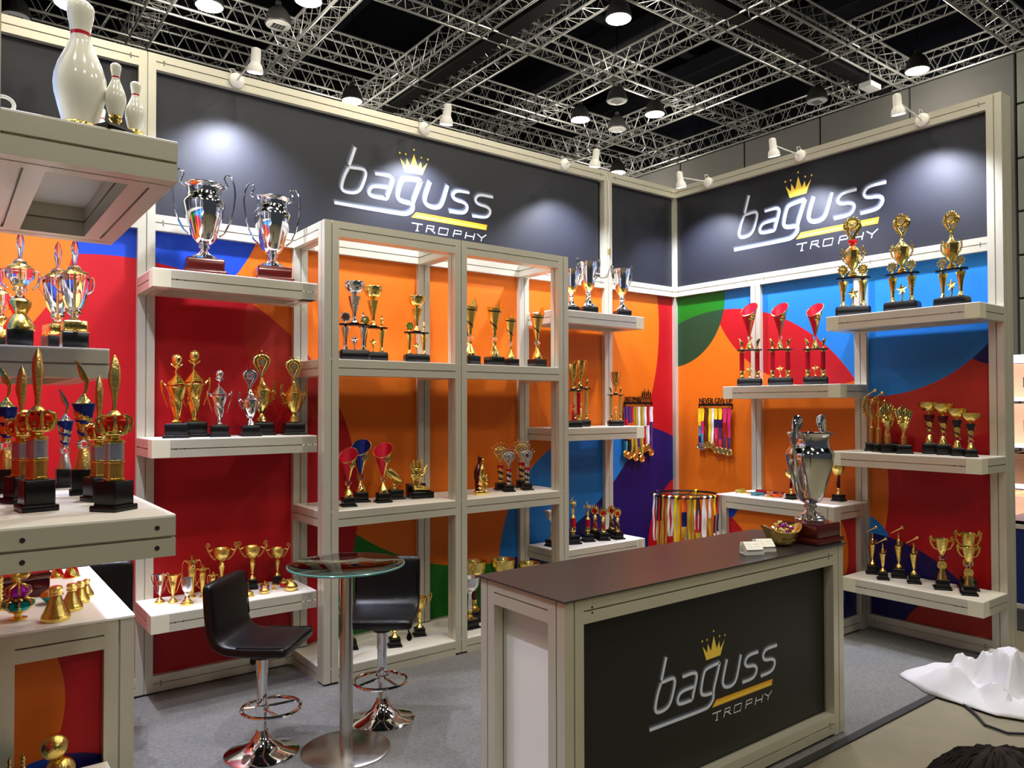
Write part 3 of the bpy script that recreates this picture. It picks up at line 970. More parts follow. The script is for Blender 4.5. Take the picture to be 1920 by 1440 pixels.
def ball_relief(mb, c, r, mi=0, seg=24, rings=14):
    def rad(a, k, rr, z):
        return rr * (1 - 0.045 * (1 if (math.sin(3 * a + 1.3 * k) * math.cos(0.9 * k + a)) > 0.45 else 0))
    prof = [(max(1e-6, r * math.sin(PI * k / rings)), -r * math.cos(PI * k / rings)) for k in range(rings + 1)]
    mb.lathe(prof, seg, c, mi, rad=rad, cap=False)


G, S, BK = M['gold'], M['silver'], M['black']


# big champions-style urn
def k_urn(key, thick, thin_handles=True):
    K = Kind()
    b = MB(); b.bbox(-0.165, 0.165, -0.165, 0.165, 0.035, 0.16, 0.012); b.bbox(-0.185, 0.185, -0.185, 0.185, 0, 0.05, 0.012)
    K.part('base', b, M['mahogany'])
    f = MB(); f.lathe([(0.118, 0.16), (0.12, 0.182), (0.104, 0.19), (0.104, 0.2), (0.06, 0.222), (0.034, 0.25), (0.034, 0.262), (0.052, 0.275), (0.052, 0.29), (0.04, 0.3)], 32)
    K.part('foot', f, S)
    c = MB()
    c.lathe([(0.04, 0.298), (0.075, 0.32), (0.105, 0.36), (0.16, 0.56), (0.187, 0.69), (0.182, 0.715), (0.16, 0.745), (0.155, 0.755)], 40)
    K.part('bowl', c, S)
    n = MB()
    n.lathe([(0.158, 0.75), (0.145, 0.775), (0.142, 0.80), (0.15, 0.835), (0.172, 0.855), (0.178, 0.868), (0.172, 0.876), (0.14, 0.872), (0.13, 0.84), (0.0001, 0.84)], 40, rad=lambda a, k, r, z: r * (1 + (0.045 * abs(math.sin(8 * a)) if k in (1, 2) else 0)), cap=False)
    K.part('collar', n, S)
    for sx in (-1, 1):
        h = MB()
        pts = [(0.15, 0.845), (0.185, 0.86), (0.208, 0.885), (0.195, 0.92), (0.178, 0.95), (0.185, 0.982), (0.215, 0.995), (0.245, 0.97), (0.268, 0.90), (0.276, 0.80), (0.262, 0.68), (0.225, 0.53), (0.18, 0.44), (0.135, 0.40)]
        h.tube([(sx * x, 0, z) for x, z in pts], 0.009 if thin_handles else [0.012, 0.014, 0.016, 0.02, 0.024, 0.026, 0.024, 0.02, 0.016, 0.014, 0.013, 0.012, 0.011, 0.009], 8, flat=1.0 if thin_handles else 1.2)
        K.part('handle', h, S)
    KINDS[key] = K


k_urn('urn', 0.01)
k_urn('urn_thick', 0.02, False)


def k_twist(key, m, msoft):
    K = Kind()
    K.part('base', base_block(MB(), 0.30, 0.17), BK)
    b = MB(); b.lathe([(0.075, 0.17), (0.08, 0.19), (0.055, 0.225), (0.03, 0.235), (0.045, 0.26), (0.06, 0.32), (0.085, 0.40), (0.13, 0.52), (0.142, 0.60), (0.142, 0.625)], 40, rad=lambda a, k, r, z: r * (1 + (0.10 * math.cos(5 * a + 26 * z) if 0.22 < z < 0.47 else (0.03 * math.cos(3 * a + 14 * z) if z < 0.58 else 0))))
    # finer rings for the twist
    b = MB(); pr = [(0.075, 0.17), (0.08, 0.19)]
    for k in range(26):
        z = 0.215 + k * 0.0158
        f = (z - 0.215) / 0.41
        pr.append((0.035 + 0.107 * f ** 1.15, z))
    b.lathe(pr, 40, rad=lambda a, k, r, z: r * (1 + (0.11 if z < 0.45 else 0.05) * math.cos((5 if z < 0.45 else 3) * a + 24 * z) * (1 if 0.2 < z < 0.6 else 0)))
    K.part('cup', b, m)
    l = MB(); pr = []
    for k in range(7):
        z = 0.625 + k * 0.02; r = 0.142 - k * 0.0195
        pr += [(r, z), (r, z + 0.012), (r - 0.012, z + 0.016)]
    l.lathe(pr, 28); K.part('lid', l, m)
    for sx in (-1, 1):
        h = MB(); h.tube([(sx * 0.13, 0, 0.60), (sx * 0.175, 0, 0.645), (sx * 0.205, 0, 0.655), (sx * 0.195, 0, 0.56), (sx * 0.15, 0, 0.44), (sx * 0.12, 0, 0.36)], [0.012, 0.013, 0.014, 0.011, 0.009, 0.006], 6)
        h.ball((sx * 0.2, 0, 0.665), 0.018, 8, 6); K.part('handle', h, msoft)
    f = MB(); f.tube([(0, 0, 0.75), (-0.012, 0, 0.79), (0.014, 0, 0.83), (-0.02, 0, 0.862)], [0.02, 0.016, 0.016, 0.02], 8)
    for sx in (-1, 1): f.tube([(0, 0, 0.83), (sx * 0.05, -0.01, 0.856), (sx * 0.078, 0, 0.875)], [0.014, 0.012, 0.005], 6)
    f.tube([(0, 0, 0.83), (0, -0.045, 0.86), (0, -0.07, 0.885)], [0.014, 0.012, 0.005], 6)
    K.part('ball_holder', f, m)
    bl = MB(); ball_relief(bl, (0, 0, 0.928), 0.072); K.part('football', bl, m)
    KINDS[key] = K


k_twist('twist_gold', G, G); k_twist('twist_silver', M['silver'], M['silver'])


def k_crowncup(key, m, inner, low=False):
    """lidded cup with laurel handles and a crowned open badge on top"""
    K = Kind()
    K.part('base', base_block(MB(), 0.285, 0.15, lip=0.08), BK)
    b = MB(); b.lathe([(0.075, 0.15), (0.08, 0.165), (0.062, 0.185), (0.066, 0.20), (0.04, 0.225), (0.03, 0.25), (0.046, 0.265), (0.075, 0.31), (0.105, 0.38), (0.12, 0.46), (0.122, 0.50)], 30, rad=lambda a, k, r, z: r * (1 + (0.05 * abs(math.cos(4 * a)) if 0.26 < z < 0.42 else 0)))
    K.part('cup', b, m)
    l = MB(); l.lathe([(0.122, 0.50), (0.14, 0.505), (0.14, 0.525), (0.112, 0.545), (0.112, 0.553), (0.092, 0.565), (0.092, 0.575), (0.066, 0.59), (0.066, 0.60), (0.042, 0.625), (0.022, 0.665), (0.016, 0.68)], 28); K.part('lid', l, m)
    for sx in (-1, 1):
        h = MB(); leaf_wing(h, 0.085, 0.34, 0.165, 0.63, 0.045, 9, 0.021, side=sx)
        h.tube([(sx * 0.11, 0, 0.49), (sx * 0.16, 0, 0.53), (sx * 0.185, 0, 0.50)], 0.008, 6); K.part('laurel_handle', h, m)
    e = MB(); heart_frame(e, 0.858, 0.088); crown_spikes(e, (0, 0, 0.865), 0.078, 0.052, 7)
    i = K.part('badge_frame', e, m)
    K.part('badge_disc', disc_badge((0, -0.012, 0.865), 0.05), [m, inner], up=i)
    KINDS[key] = K


k_crowncup('crowncup_gold', M['gold'], M['disc_grey']); k_crowncup('crowncup_silver', M['silver'], M['silver_soft'])


def k_loopcup(key, base):
    K = Kind()
    K.part('base', base_block(MB(), 0.235 if base else 0.2, 0.20), BK)
    b = MB(); b.lathe([(0.095, 0.20), (0.10, 0.22), (0.07, 0.25), (0.03, 0.29), (0.03, 0.31), (0.05, 0.325), (0.032, 0.345), (0.05, 0.43), (0.075, 0.54), (0.055, 0.56), (0.075, 0.585), (0.062, 0.60), (0.03, 0.62)], 24); K.part('stem', b, G)
    c = MB(); c.lathe([(0.03, 0.62), (0.10, 0.66), (0.165, 0.74), (0.185, 0.80), (0.19, 0.87), (0.215, 0.885), (0.215, 0.90), (0.18, 0.89), (0.15, 0.82), (0.0001, 0.70)], 32, rad=lambda a, k, r, z: r * (1 + (0.06 * abs(math.sin(6 * a)) if k in (1, 2) else 0)), cap=False); K.part('bowl', c, G)
    for sx in (-1, 1):
        h = MB()
        pts = [(0.12, 0.66), (0.18, 0.69), (0.24, 0.76), (0.285, 0.84), (0.32, 0.91), (0.335, 0.955), (0.32, 0.99), (0.285, 0.99), (0.265, 0.955), (0.285, 0.925), (0.30, 0.94)]
        h.tube([(sx * x, 0, z) for x, z in pts], [0.008, 0.012, 0.015, 0.017, 0.019, 0.02, 0.02, 0.019, 0.017, 0.014, 0.008], 7, flat=0.8); h.tube([(sx * 0.20, 0, 0.88), (sx * 0.25, 0, 0.85), (sx * 0.295, 0, 0.855)], [0.012, 0.012, 0.01], 6); K.part('handle', h, M['gold_soft'])
    KINDS[key] = K


k_loopcup('loopcup', True)


def k_ewer(key):
    K = Kind()
    b = MB(); b.lathe([(0.14, 0), (0.145, 0.02), (0.115, 0.04), (0.08, 0.06), (0.075, 0.08), (0.085, 0.2), (0.12, 0.45), (0.15, 0.66), (0.155, 0.72), (0.13, 0.76), (0.115, 0.80), (0.125, 0.86)], 28, rad=lambda a, k, r, z: r * (1 + (0.05 * math.cos(6 * a) if 0.1 < z < 0.6 else 0))); K.part('body', b, G)
    l = MB(); l.lathe([(0.125, 0.86), (0.165, 0.865), (0.165, 0.89), (0.10, 0.91), (0.05, 0.93), (0.03, 0.945), (0.045, 0.965), (0.04, 0.99), (0.0001, 1.0)], 24); K.part('lid', l, G)
    K.part('badge', disc_badge((0, -0.15, 0.60), 0.08), [G, M['gold_soft']])
    for sx in (-1, 1):
        h = MB(); h.tube([(sx * x, 0, z) for x, z in [(0.12, 0.80), (0.19, 0.86), (0.26, 0.87), (0.31, 0.80), (0.325, 0.66), (0.30, 0.5), (0.23, 0.36), (0.11, 0.27)]], 0.012, 6); K.part('handle', h, M['gold_soft'])
    KINDS[key] = K


k_ewer('ewer')


def k_smallcup(key, m, mf):
    K = Kind()
    b = MB(); b.lathe([(0.17, 0), (0.175, 0.05), (0.13, 0.085), (0.13, 0.11), (0.07, 0.16), (0.045, 0.20)], 24); K.part('foot', b, mf)
    c = MB(); c.lathe([(0.045, 0.20), (0.035, 0.26), (0.06, 0.33), (0.09, 0.5), (0.12, 0.68), (0.15, 0.82), (0.175, 0.93), (0.185, 0.95), (0.16, 0.94), (0.1, 0.7), (0.0001, 0.6)], 24, rad=lambda a, k, r, z: r * (1 + (0.04 * math.cos(4 * a) if 3 < k < 8 else 0)), cap=False); K.part('cup', c, m)
    K.part('badge', disc_badge((0.0, -0.145, 0.68), 0.085), [m, m])
    for sx in (-1, 1):
        h = MB(); h.tube([(sx * x, 0, z) for x, z in [(0.16, 0.88), (0.21, 0.96), (0.27, 0.985), (0.30, 0.93), (0.27, 0.78), (0.2, 0.6), (0.14, 0.42), (0.08, 0.33)]], 0.014, 6); K.part('handle', h, m)
    KINDS[key] = K


k_smallcup('smallcup_silver', S, M['gold']); k_smallcup('smallcup_gold', G, M['gold'])


def k_goblet(key):
    K = Kind()
    b = MB(); b.lathe([(0.215, 0), (0.22, 0.06), (0.17, 0.10), (0.165, 0.14), (0.09, 0.20), (0.06, 0.26)], 26); K.part('foot', b, G)
    s_ = MB(); pr = [(0.05 + 0.05 * abs(2 * f - 1), 0.24 + 0.2 * f) for f in [k / 10 for k in range(11)]]
    s_.lathe(pr, 24, rad=helix_rad(4, 0.14, 30)); K.part('stem', s_, S)
    c = MB(); c.lathe([(0.05, 0.43), (0.12, 0.48), (0.18, 0.6), (0.205, 0.78), (0.205, 1.0), (0.195, 1.0), (0.19, 0.78), (0.15, 0.58), (0.0001, 0.5)], 28, cap=False); K.part('bowl', c, M['silver_soft'])
    KINDS[key] = K


k_goblet('goblet')


def k_lidbowl(key, mbody, style):
    K = Kind()
    if style == 'ball':      # round bowl with a domed gold lid and knob
        b = MB(); b.lathe([(0.18, 0.0), (0.3, 0.06), (0.48, 0.26), (0.5, 0.38), (0.46, 0.5)], 26); K.part('bowl', b, mbody)
        l = MB(); l.lathe([(0.47, 0.5), (0.47, 0.54), (0.36, 0.66), (0.2, 0.74), (0.08, 0.78), (0.12, 0.86), (0.12, 0.94), (0.0001, 1.0)], 26, rad=scallop(14, 0.05)); K.part('lid', l, G)
    elif style == 'dome':
        b = MB(); b.lathe([(0.9, 0), (0.92, 0.1), (0.82, 0.16), (0.8, 0.4), (0.62, 0.75), (0.3, 0.95), (0.0001, 1.0)], 28, rad=scallop(18, 0.04)); K.part('dome', b, G)
    elif style == 'jar':
        b = MB(); b.lathe([(0.55, 0), (0.72, 0.08), (0.88, 0.30), (0.82, 0.46), (0.5, 0.64), (0.36, 0.72), (0.38, 0.80), (0.46, 0.86), (0.46, 0.98), (0.36, 1.0)], 28, rad=lambda a, k, r, z: r * (1 + (0.04 * math.cos(10 * a + 8 * z) if z < 0.6 else 0))); K.part('jar', b, G)
    elif style == 'tin':
        b = MB(); b.lathe([(0.5, 0), (0.5, 0.1), (0.3, 0.3), (0.22, 0.5), (0.45, 0.62), (0.55, 0.8), (0.5, 1.0)], 20); K.part('finial', b, G)
    KINDS[key] = K


k_lidbowl('bowl_teal', M['teal'], 'ball'); k_lidbowl('bowl_red', M['red_metal'], 'ball'); k_lidbowl('bowl_purple', M['purple'], 'ball'); k_lidbowl('bowl_gold', G, 'ball')
k_lidbowl('dome_gold', G, 'dome'); k_lidbowl('jar_gold', G, 'jar'); k_lidbowl('tin_gold', G, 'tin')


def flare_column(mb, x, z0, z1, s, mi=0):
    """small waisted cup used as a column"""
    h = z1 - z0
    pr = [(0.5, 0), (0.52, 0.04), (0.36, 0.10), (0.24, 0.16)]
    for k in range(12): pr.append((0.28 + 0.03 * (k % 2) + 0.0016 * k * k, 0.18 + k * 0.042))
    pr += [(0.54, 0.74), (0.66, 0.85), (0.78, 0.93), (0.6, 0.94), (0.3, 0.90), (0.24, 0.95), (0.34, 1.0)]
    mb.lathe([(r * s, z0 + z * h) for r, z in pr], 18, (x, 0, 0), mi, rad=lambda a, k, r, z: r * (1 + (0.09 * math.cos(3 * a) if 16 <= k <= 18 else 0)))


def k_twocol(key, m, inner, top='bowl', extra=False):
    """black slab, two waisted columns and a star, oval tier with two badges, a cup on top"""
    K = Kind()
    wb = 0.38 if top == 'bowl' else 0.32
    hb = 0.135 if top == 'bowl' else 0.105
    K.part('base', slab_base(MB(), wb, 0.17, hb), BK)
    zt = 0.445 if top == 'bowl' else 0.375
    cx = 0.112 if top == 'bowl' else 0.09
    for sx in (-1, 1):
        c = MB(); flare_column(c, sx * cx, hb, zt, 0.075 if top == 'bowl' else 0.062); K.part('column', c, m)
    st = MB(); zc = hb + 0.13; st.star((0, -0.01, zc), 0.06, 0.026, 0.016, rot=0.1); st.lathe([(0.018, hb), (0.02, hb + 0.012), (0.006, hb + 0.03), (0.008, hb + 0.06), (0.014, zc - 0.02)], 10, (0, 0, 0)); K.part('star', st, m)
    p = MB(); n = 28
    w2 = wb / 2
    ov = [(w2 * (abs(math.cos(a)) ** 0.6) * (1 if math.cos(a) >= 0 else -1), 0.072 * (abs(math.sin(a)) ** 0.8) * (1 if math.sin(a) >= 0 else -1)) for a in [2 * PI * k / n for k in range(n)]]
    vs = [(x, y, zt) for x, y in ov] + [(x, y, zt + 0.02) for x, y in ov]
    p.add(vs, [tuple(range(n - 1, -1, -1)), tuple(range(n, 2 * n))] + [(i, (i + 1) % n, n + (i + 1) % n, n + i) for i in range(n)]); K.part('tier', p, BK)
    zt += 0.02
    for sx in (-1, 1):
        r = 0.055 if top == 'bowl' else 0.044
        d = MB(); d.lathe([(0.02, zt), (0.012, zt + 0.012), (0.008, zt + 0.03)], 10, (sx * cx, -0.01, 0))
        disc_badge((sx * cx, -0.015, zt + 0.03 + r), r, spikes=11, mb=d)
        if sx > 0 and top == 'bowl': d.xf(Matrix.Translation((cx, -0.015, 0)) @ Matrix.Rotation(1.15, 4, 'Z') @ Matrix.Translation((-cx, 0.015, 0)))
        K.part('badge', d, [m, inner])
    if top == 'bowl':
        c = MB(); z0 = zt; h = 1.0 - zt
        pr = [(0.062, 0), (0.062, 0.03), (0.055, 0.035), (0.05, 0.08), (0.03, 0.12), (0.022, 0.16)]
        for k in range(10): pr.append((0.025 + 0.003 * (k % 2) + 0.0004 * k * k, 0.18 + k * 0.03))
        pr += [(0.068, 0.54), (0.086, 0.65), (0.04, 0.655), (0.025, 0.70)]
        c.lathe([(r, z0 + z * h) for r, z in pr], 20, mif=lambda i, k: 1 if k < 2 else 0); K.part('stem', c, [m, BK])
        b = MB(); b.lathe([(r, z0 + z * h) for r, z in [(0.025, 0.70), (0.05, 0.71), (0.095, 0.78), (0.122, 0.88), (0.126, 0.93), (0.129, 0.99), (0.126, 1.0), (0.115, 0.97), (0.08, 0.82), (0.0001, 0.76)]], 28, cap=False, rad=lambda a, k, r, z: r * (1 + (0.025 * math.cos(10 * a) if k in (3, 4) else 0))); K.part('bowl', b, m)
    else:
        z0 = zt; h = 1 - zt
        f = MB(); f.lathe([(r, z0 + z * h) for r, z in [(0.045, 0), (0.048, 0.03), (0.034, 0.05), (0.036, 0.07), (0.016, 0.10), (0.02, 0.13), (0.04, 0.17), (0.062, 0.26), (0.072, 0.36), (0.072, 0.40)]], 24, rad=scallop(10, 0.05)); K.part('cup', f, m)
        zl = 0.40
        l = MB(); l.lathe([(r, z0 + z * h) for r, z in [(0.078, 0.40), (0.08, 0.43), (0.055, 0.465), (0.05, 0.475), (0.03, 0.51), (0.018, 0.55), (0.014, 0.58)]], 24); K.part('lid', l, m)
        if extra:
            r_ = MB(); r_.lathe([(rr, z0 + z * h) for rr, z in [(0.014, 0.55), (0.042, 0.555), (0.046, 0.58), (0.042, 0.61), (0.014, 0.62)]], 20); K.part('red_collar', r_, M['red_metal'])
        for sx in (-1, 1):
            w = MB(); leaf_wing(w, 0.055, z0 + 0.22 * h, 0.09, z0 + 0.50 * h, 0.03, 9, 0.013, side=sx); K.part('laurel_handle', w, m)
        e = MB(); zc = z0 + 0.87 * h
        heart_frame(e, zc - 0.028, 0.066)
        for sx in (-1, 1): leaf_wing(e, 0.012, z0 + 0.62 * h, 0.062, zc + 0.03, 0.018, 7, 0.014, side=sx)
        i = K.part('badge_frame', e, m)
        K.part('badge_disc', disc_badge((0, -0.014, zc + 0.004), 0.06, spikes=14), [m, M['gold_soft']], up=i)
    KINDS[key] = K


k_twocol('twocol_silver', S, M['disc_dark']); k_twocol('twocol_gold', G, M['disc_green']); k_twocol('twocol_lid', G, M['disc_grey'], 'lid'); k_twocol('twocol_lid_red', G, M['gold_soft'], 'lid', True)


def spiral_mif(seg, n, tw, duty, m_a=0, m_b=1):
    return lambda i, k: m_b if ((n * i / seg + tw * k) % 1.0) < duty else m_a


def k_spire(key):
    """slender gold cup with black wave bands and a leaf rising from the rim"""
    K = Kind()
    K.part('base', base_block(MB(), 0.225, 0.135, lip=0.05), BK)
    f = MB(); f.lathe([(0.078, 0.135), (0.078, 0.155), (0.066, 0.20), (0.042, 0.25), (0.02, 0.30), (0.03, 0.325), (0.03, 0.345)], 24, rad=scallop(12, 0.08)); K.part('foot', f, G)
    b = MB(); bead(b, (0, 0, 0.395), 0.055, seg=9); K.part('crystal_bead', b, M['crystal'])
    c = MB(); seg = 30; pr = [(0.03, 0.435), (0.028, 0.46)]
    for k in range(20): pr.append((0.03 + 0.085 * ((k + 1) / 20) ** 1.2, 0.46 + (k + 1) * 0.0185))
    lip = lambda a, z: 0.15 * max(0, math.cos(a - 0.1)) ** 6 + 0.03 * max(0, math.cos(a - PI)) ** 4
    c.lathe(pr, seg, slant=lambda a, k, z: z + (lip(a, z) * ((k - 14) / 7) ** 2 if k > 14 else 0), mif=lambda i, k: 1 if ((k == 18 and 14 < i < 27) or (3 < k < 17 and (0.9 * (i / seg) + 0.062 * k) % 1.0 < 0.075)) else 0, cap=False)
    n = len(pr); c.lathe([(pr[-1][0] - 0.004, pr[-1][1]), (pr[8][0] - 0.004, pr[8][1])], seg, slant=lambda a, k, z: z + (lip(a, z) * 0.7 if k == 0 else 0), cap=False)
    K.part('cup', c, [G, M['black_metal']])
    KINDS[key] = K


k_spire('spire')


def cone_cup(K, z0, h, s, m_out, m_in, up=None):
    """slant-cut cone with coloured lining, gold ribs and a medallion; z0 bottom of the cone"""
    seg = 28; N = 10
    sl = lambda a, k, z: z + 0.34 * h * s_ * math.cos(a - 1.05) * ((k / N) ** 2)
    s_ = 0.66
    pr = [(s * (0.12 + 0.88 * (k / N)), z0 + h * 0.83 * k / N) for k in range(N + 1)]
    o = MB(); o.lathe(pr, seg, slant=sl, cap=False, mif=lambda i, k: 0 if (i % 14) in (8, 9, 10) or k == N - 1 and False else 1)
    o.tube([(pr[-1][0] * math.cos(a), pr[-1][0] * math.sin(a), sl(a, N, pr[-1][1])) for a in [2 * PI * k / seg for k in range(seg)]], s * 0.045, 5, 0, closed=True)
    K.part('cone', o, [G, m_out], up=up)
    n_ = MB(); n_.lathe([(r * 0.965, z) for r, z in pr], seg, slant=sl, cap=False); K.part('lining', n_, m_in, up=up)
    K.part('medallion', disc_badge((s * 0.28, -s * 0.80, z0 + h * 0.55), s * 0.40), [G, M['gold_soft']], up=up)


def k_cone(key, m):
    K = Kind()
    K.part('base', base_block(MB(), 0.20, 0.155, lip=0.14), BK)
    f = MB(); f.lathe([(0.085, 0.155), (0.085, 0.18), (0.065, 0.24), (0.03, 0.28), (0.018, 0.31), (0.026, 0.33)], 22, rad=scallop(10, 0.06)); K.part('foot', f, G)
    b = MB(); bead(b, (0, 0, 0.385), 0.07, seg=10); K.part('crystal_bead', b, M['crystal'])
    cone_cup(K, 0.42, 0.52, 0.155, m, m)
    KINDS[key] = K


k_cone('cone_red', M['red_in']); k_cone('cone_blue', M['blue_foil'])


def k_redcol(key, mcol, top='cone'):
    """slab, two straight foil columns and a star, tier with two wing figures, a cone cup or a handled cup"""
    K = Kind()
    K.part('base', slab_base(MB(), 0.29, 0.15, 0.10), BK)
    zt = 0.435 if top == 'cone' else 0.56
    for sx in (-1, 1):
        x = sx * 0.088
        f = MB(); f.lathe([(0.034, 0.10), (0.036, 0.115), (0.026, 0.135), (0.030, 0.15), (0.024, 0.175), (0.034, 0.185), (0.034, 0.195)], 16, (x, 0, 0)); i = K.part('column_foot', f, G); K.part('column_cap', MB().lathe([(0.032, zt - 0.025), (0.034, zt - 0.015), (0.03, zt)], 16, (x, 0, 0)), G)
        c = MB(); c.lathe([(0.028, 0.19), (0.028, zt - 0.02)], 18, (x, 0, 0)); K.part('column', c, mcol, up=i)
    st = MB()
    if top == 'cone':
        st.lathe([(0.014, 0.10), (0.016, 0.112), (0.006, 0.13), (0.012, 0.165)], 10); st.star((0, -0.01, 0.205), 0.048, 0.02, 0.012, rot=0.15)
    else:
        st.lathe([(0.024, 0.10), (0.024, 0.25), (0.008, 0.275)], 12); st.star((0, -0.01, 0.33), 0.042, 0.018, 0.012, rot=0.15)
    K.part('star', st, G if top == 'cone' else mcol)
    p = MB(); p.bbox(-0.145, 0.145, -0.06, 0.06, zt, zt + 0.014, 0.004); K.part('tier', p, BK); zt += 0.014
    for sx in (-1, 1):
        w = MB(); x = sx * 0.09
        w.lathe([(0.02, zt), (0.018, zt + 0.015), (0.008, zt + 0.03), (0.014, zt + 0.045)], 10, (x, 0, 0))
        pts = [(x, 0, zt + 0.04), (x + sx * 0.0, 0, zt + 0.075), (x + sx * 0.014, 0, zt + 0.105), (x + sx * 0.034, 0, zt + 0.135)]
        w.tube(pts, [0.012, 0.02, 0.016, 0.004], 7, flat=0.4); K.part('wing_figure', w, G)
    if top == 'cone':
        f = MB(); f.lathe([(0.044, zt), (0.044, zt + 0.015), (0.03, zt + 0.06), (0.014, zt + 0.10), (0.014, zt + 0.115)], 20, rad=scallop(9, 0.08)); i = K.part('foot', f, G)
        b = MB(); bead(b, (0, 0, zt + 0.14), 0.038, seg=9); K.part('crystal_bead', b, M['crystal'], up=i)
        cone_cup(K, zt + 0.16, 1 - zt - 0.16 - 0.0, 0.098, M['red_in'], M['red_in'])
    else:
        f = MB(); f.lathe([(0.04, zt), (0.04, zt + 0.02), (0.025, zt + 0.03), (0.010, zt + 0.07), (0.016, zt + 0.10), (0.035, zt + 0.16), (0.062, zt + 0.27), (0.07, zt + 0.33), (0.076, 0.985), (0.066, 0.985), (0.05, zt + 0.2), (0.0001, zt + 0.15)], 24, mif=lambda i, k: 1 if k < 2 else 0, cap=False); K.part('cup', f, [G, BK])
        for sx in (-1, 1):
            h = MB(); h.tube([(sx * q, 0, z) for q, z in [(0.066, 0.955), (0.088, 0.985), (0.10, 0.96), (0.09, 0.88), (0.066, zt + 0.22), (0.04, zt + 0.16)]], 0.007, 6); K.part('handle', h, G)
    KINDS[key] = K


k_redcol('redcol', M['red_foil']); k_redcol('redcol_cup', M['red_foil'], 'cup'); k_redcol('goldcol_cup', M['mesh_gold'], 'cup')


def k_discaward(key, m, inner):
    """foil cylinder with spiral stripes carrying a crowned open badge"""
    K = Kind()
    K.part('base', base_block(MB(), 0.20, 0.15, lip=0.16), BK)
    seg = 24; pr = [(0.05, 0.15), (0.055, 0.17), (0.05, 0.20)] + [(0.052 + 0.001 * k, 0.21 + 0.0185 * k) for k in range(18)]
    c = MB(); c.lathe(pr, seg, mif=lambda i, k: (0 if k < 3 else (2 if k > 14 + 2.2 * math.cos(2 * PI * i / seg + 2.2) else (1 if ((i / seg) * 1.0 + 0.14 * k) % 1.0 < 0.45 else 0)))); c.lathe([(0.06, 0.525), (0.025, 0.53), (0.02, 0.575)], 14)
    K.part('spiral_column', c, [m, M['black_metal'], M['red_foil']])
    e = MB(); heart_frame(e, 0.79, 0.105); crown_spikes(e, (0, 0, 0.80), 0.10, 0.10, 7, arc=2.6)
    i = K.part('badge_frame', e, m); K.part('badge_disc', disc_badge((0, -0.012, 0.80), 0.062), [m, inner], up=i)
    KINDS[key] = K


k_discaward('discaward_gold', M['gold_soft'], M['disc_grey']); k_discaward('discaward_silver', M['silver_soft'], M['disc_dark']); k_discaward('discaward_silver_plain', M['silver_soft'], M['silver_soft'])


def k_bandcup(key):
    """silver cup, gold band, two scrolled handles"""
    K = Kind()
    K.part('base', base_block(MB(), 0.37, 0.135, lip=0.03), BK)
    b = MB(); b.lathe([(0.145, 0.135), (0.148, 0.16), (0.10, 0.20), (0.06, 0.26), (0.045, 0.31), (0.062, 0.335), (0.06, 0.37), (0.045, 0.40), (0.07, 0.43)], 26, rad=scallop(12, 0.10)); K.part('foot', b, S)
    g = MB(); g.lathe([(0.07, 0.43), (0.10, 0.45), (0.14, 0.50), (0.158, 0.545)], 30); K.part('gold_band', g, M['gold'])
    c = MB(); c.lathe([(0.158, 0.545), (0.162, 0.56), (0.172, 0.66), (0.188, 0.78), (0.20, 0.84), (0.19, 0.85), (0.20, 0.90), (0.21, 0.92), (0.19, 0.92), (0.16, 0.75), (0.0001, 0.6)], 34, rad=lambda a, k, r, z: r * (1 + (0.05 * abs(math.sin(9 * a)) if k in (4, 6, 7) else 0)), cap=False); K.part('cup', c, S)
    for sx in (-1, 1):
        h = MB(); h.tube([(sx * x, 0, z) for x, z in [(0.19, 0.84), (0.22, 0.86), (0.235, 0.91), (0.23, 0.965), (0.255, 0.99), (0.285, 0.965), (0.285, 0.90), (0.27, 0.80), (0.235, 0.70), (0.18, 0.62)]], [0.012, 0.014, 0.015, 0.017, 0.02, 0.018, 0.016, 0.014, 0.012, 0.008], 7); K.part('handle', h, S)
    KINDS[key] = K


k_bandcup('bandcup')


def little_figure(mb, z0, h, mi=0):
    """small cast winged figure with one arm raised, feet on z0"""
    s = h
    mb.tube([(-0.03 * s, 0, z0), (-0.035 * s, 0, z0 + 0.2 * s), (-0.02 * s, 0, z0 + 0.4 * s)], [0.035 * s, 0.05 * s, 0.07 * s], 7, mi)
    mb.tube([(0.05 * s, 0.02 * s, z0), (0.04 * s, 0, z0 + 0.2 * s), (0.02 * s, 0, z0 + 0.4 * s)], [0.035 * s, 0.05 * s, 0.07 * s], 7, mi)
    mb.tube([(0, 0, z0 + 0.36 * s), (0, 0, z0 + 0.5 * s), (0, 0, z0 + 0.64 * s), (0, 0, z0 + 0.7 * s)], [0.085 * s, 0.07 * s, 0.10 * s, 0.04 * s], 8, mi)
    mb.ball((0, 0, z0 + 0.76 * s), 0.06 * s, 9, 6, mi)
    mb.tube([(-0.09 * s, 0, z0 + 0.64 * s), (-0.12 * s, 0, z0 + 0.78 * s), (-0.02 * s, 0, z0 + 0.92 * s)], [0.035 * s, 0.03 * s, 0.025 * s], 6, mi)
    mb.tube([(0.09 * s, 0, z0 + 0.64 * s), (0.17 * s, 0, z0 + 0.6 * s), (0.14 * s, 0, z0 + 0.48 * s)], [0.035 * s, 0.03 * s, 0.025 * s], 6, mi)
    for sx in (-1, 1):
        mb.tube([(sx * 0.05 * s, 0.05 * s, z0 + 0.6 * s), (sx * 0.2 * s, 0.08 * s, z0 + 0.72 * s), (sx * 0.22 * s, 0.08 * s, z0 + 0.5 * s)], [0.03 * s, 0.05 * s, 0.012 * s], 6, mi, flat=0.4)
    mb.ball((0, 0, z0 + 0.96 * s), 0.035 * s, 8, 6, mi)


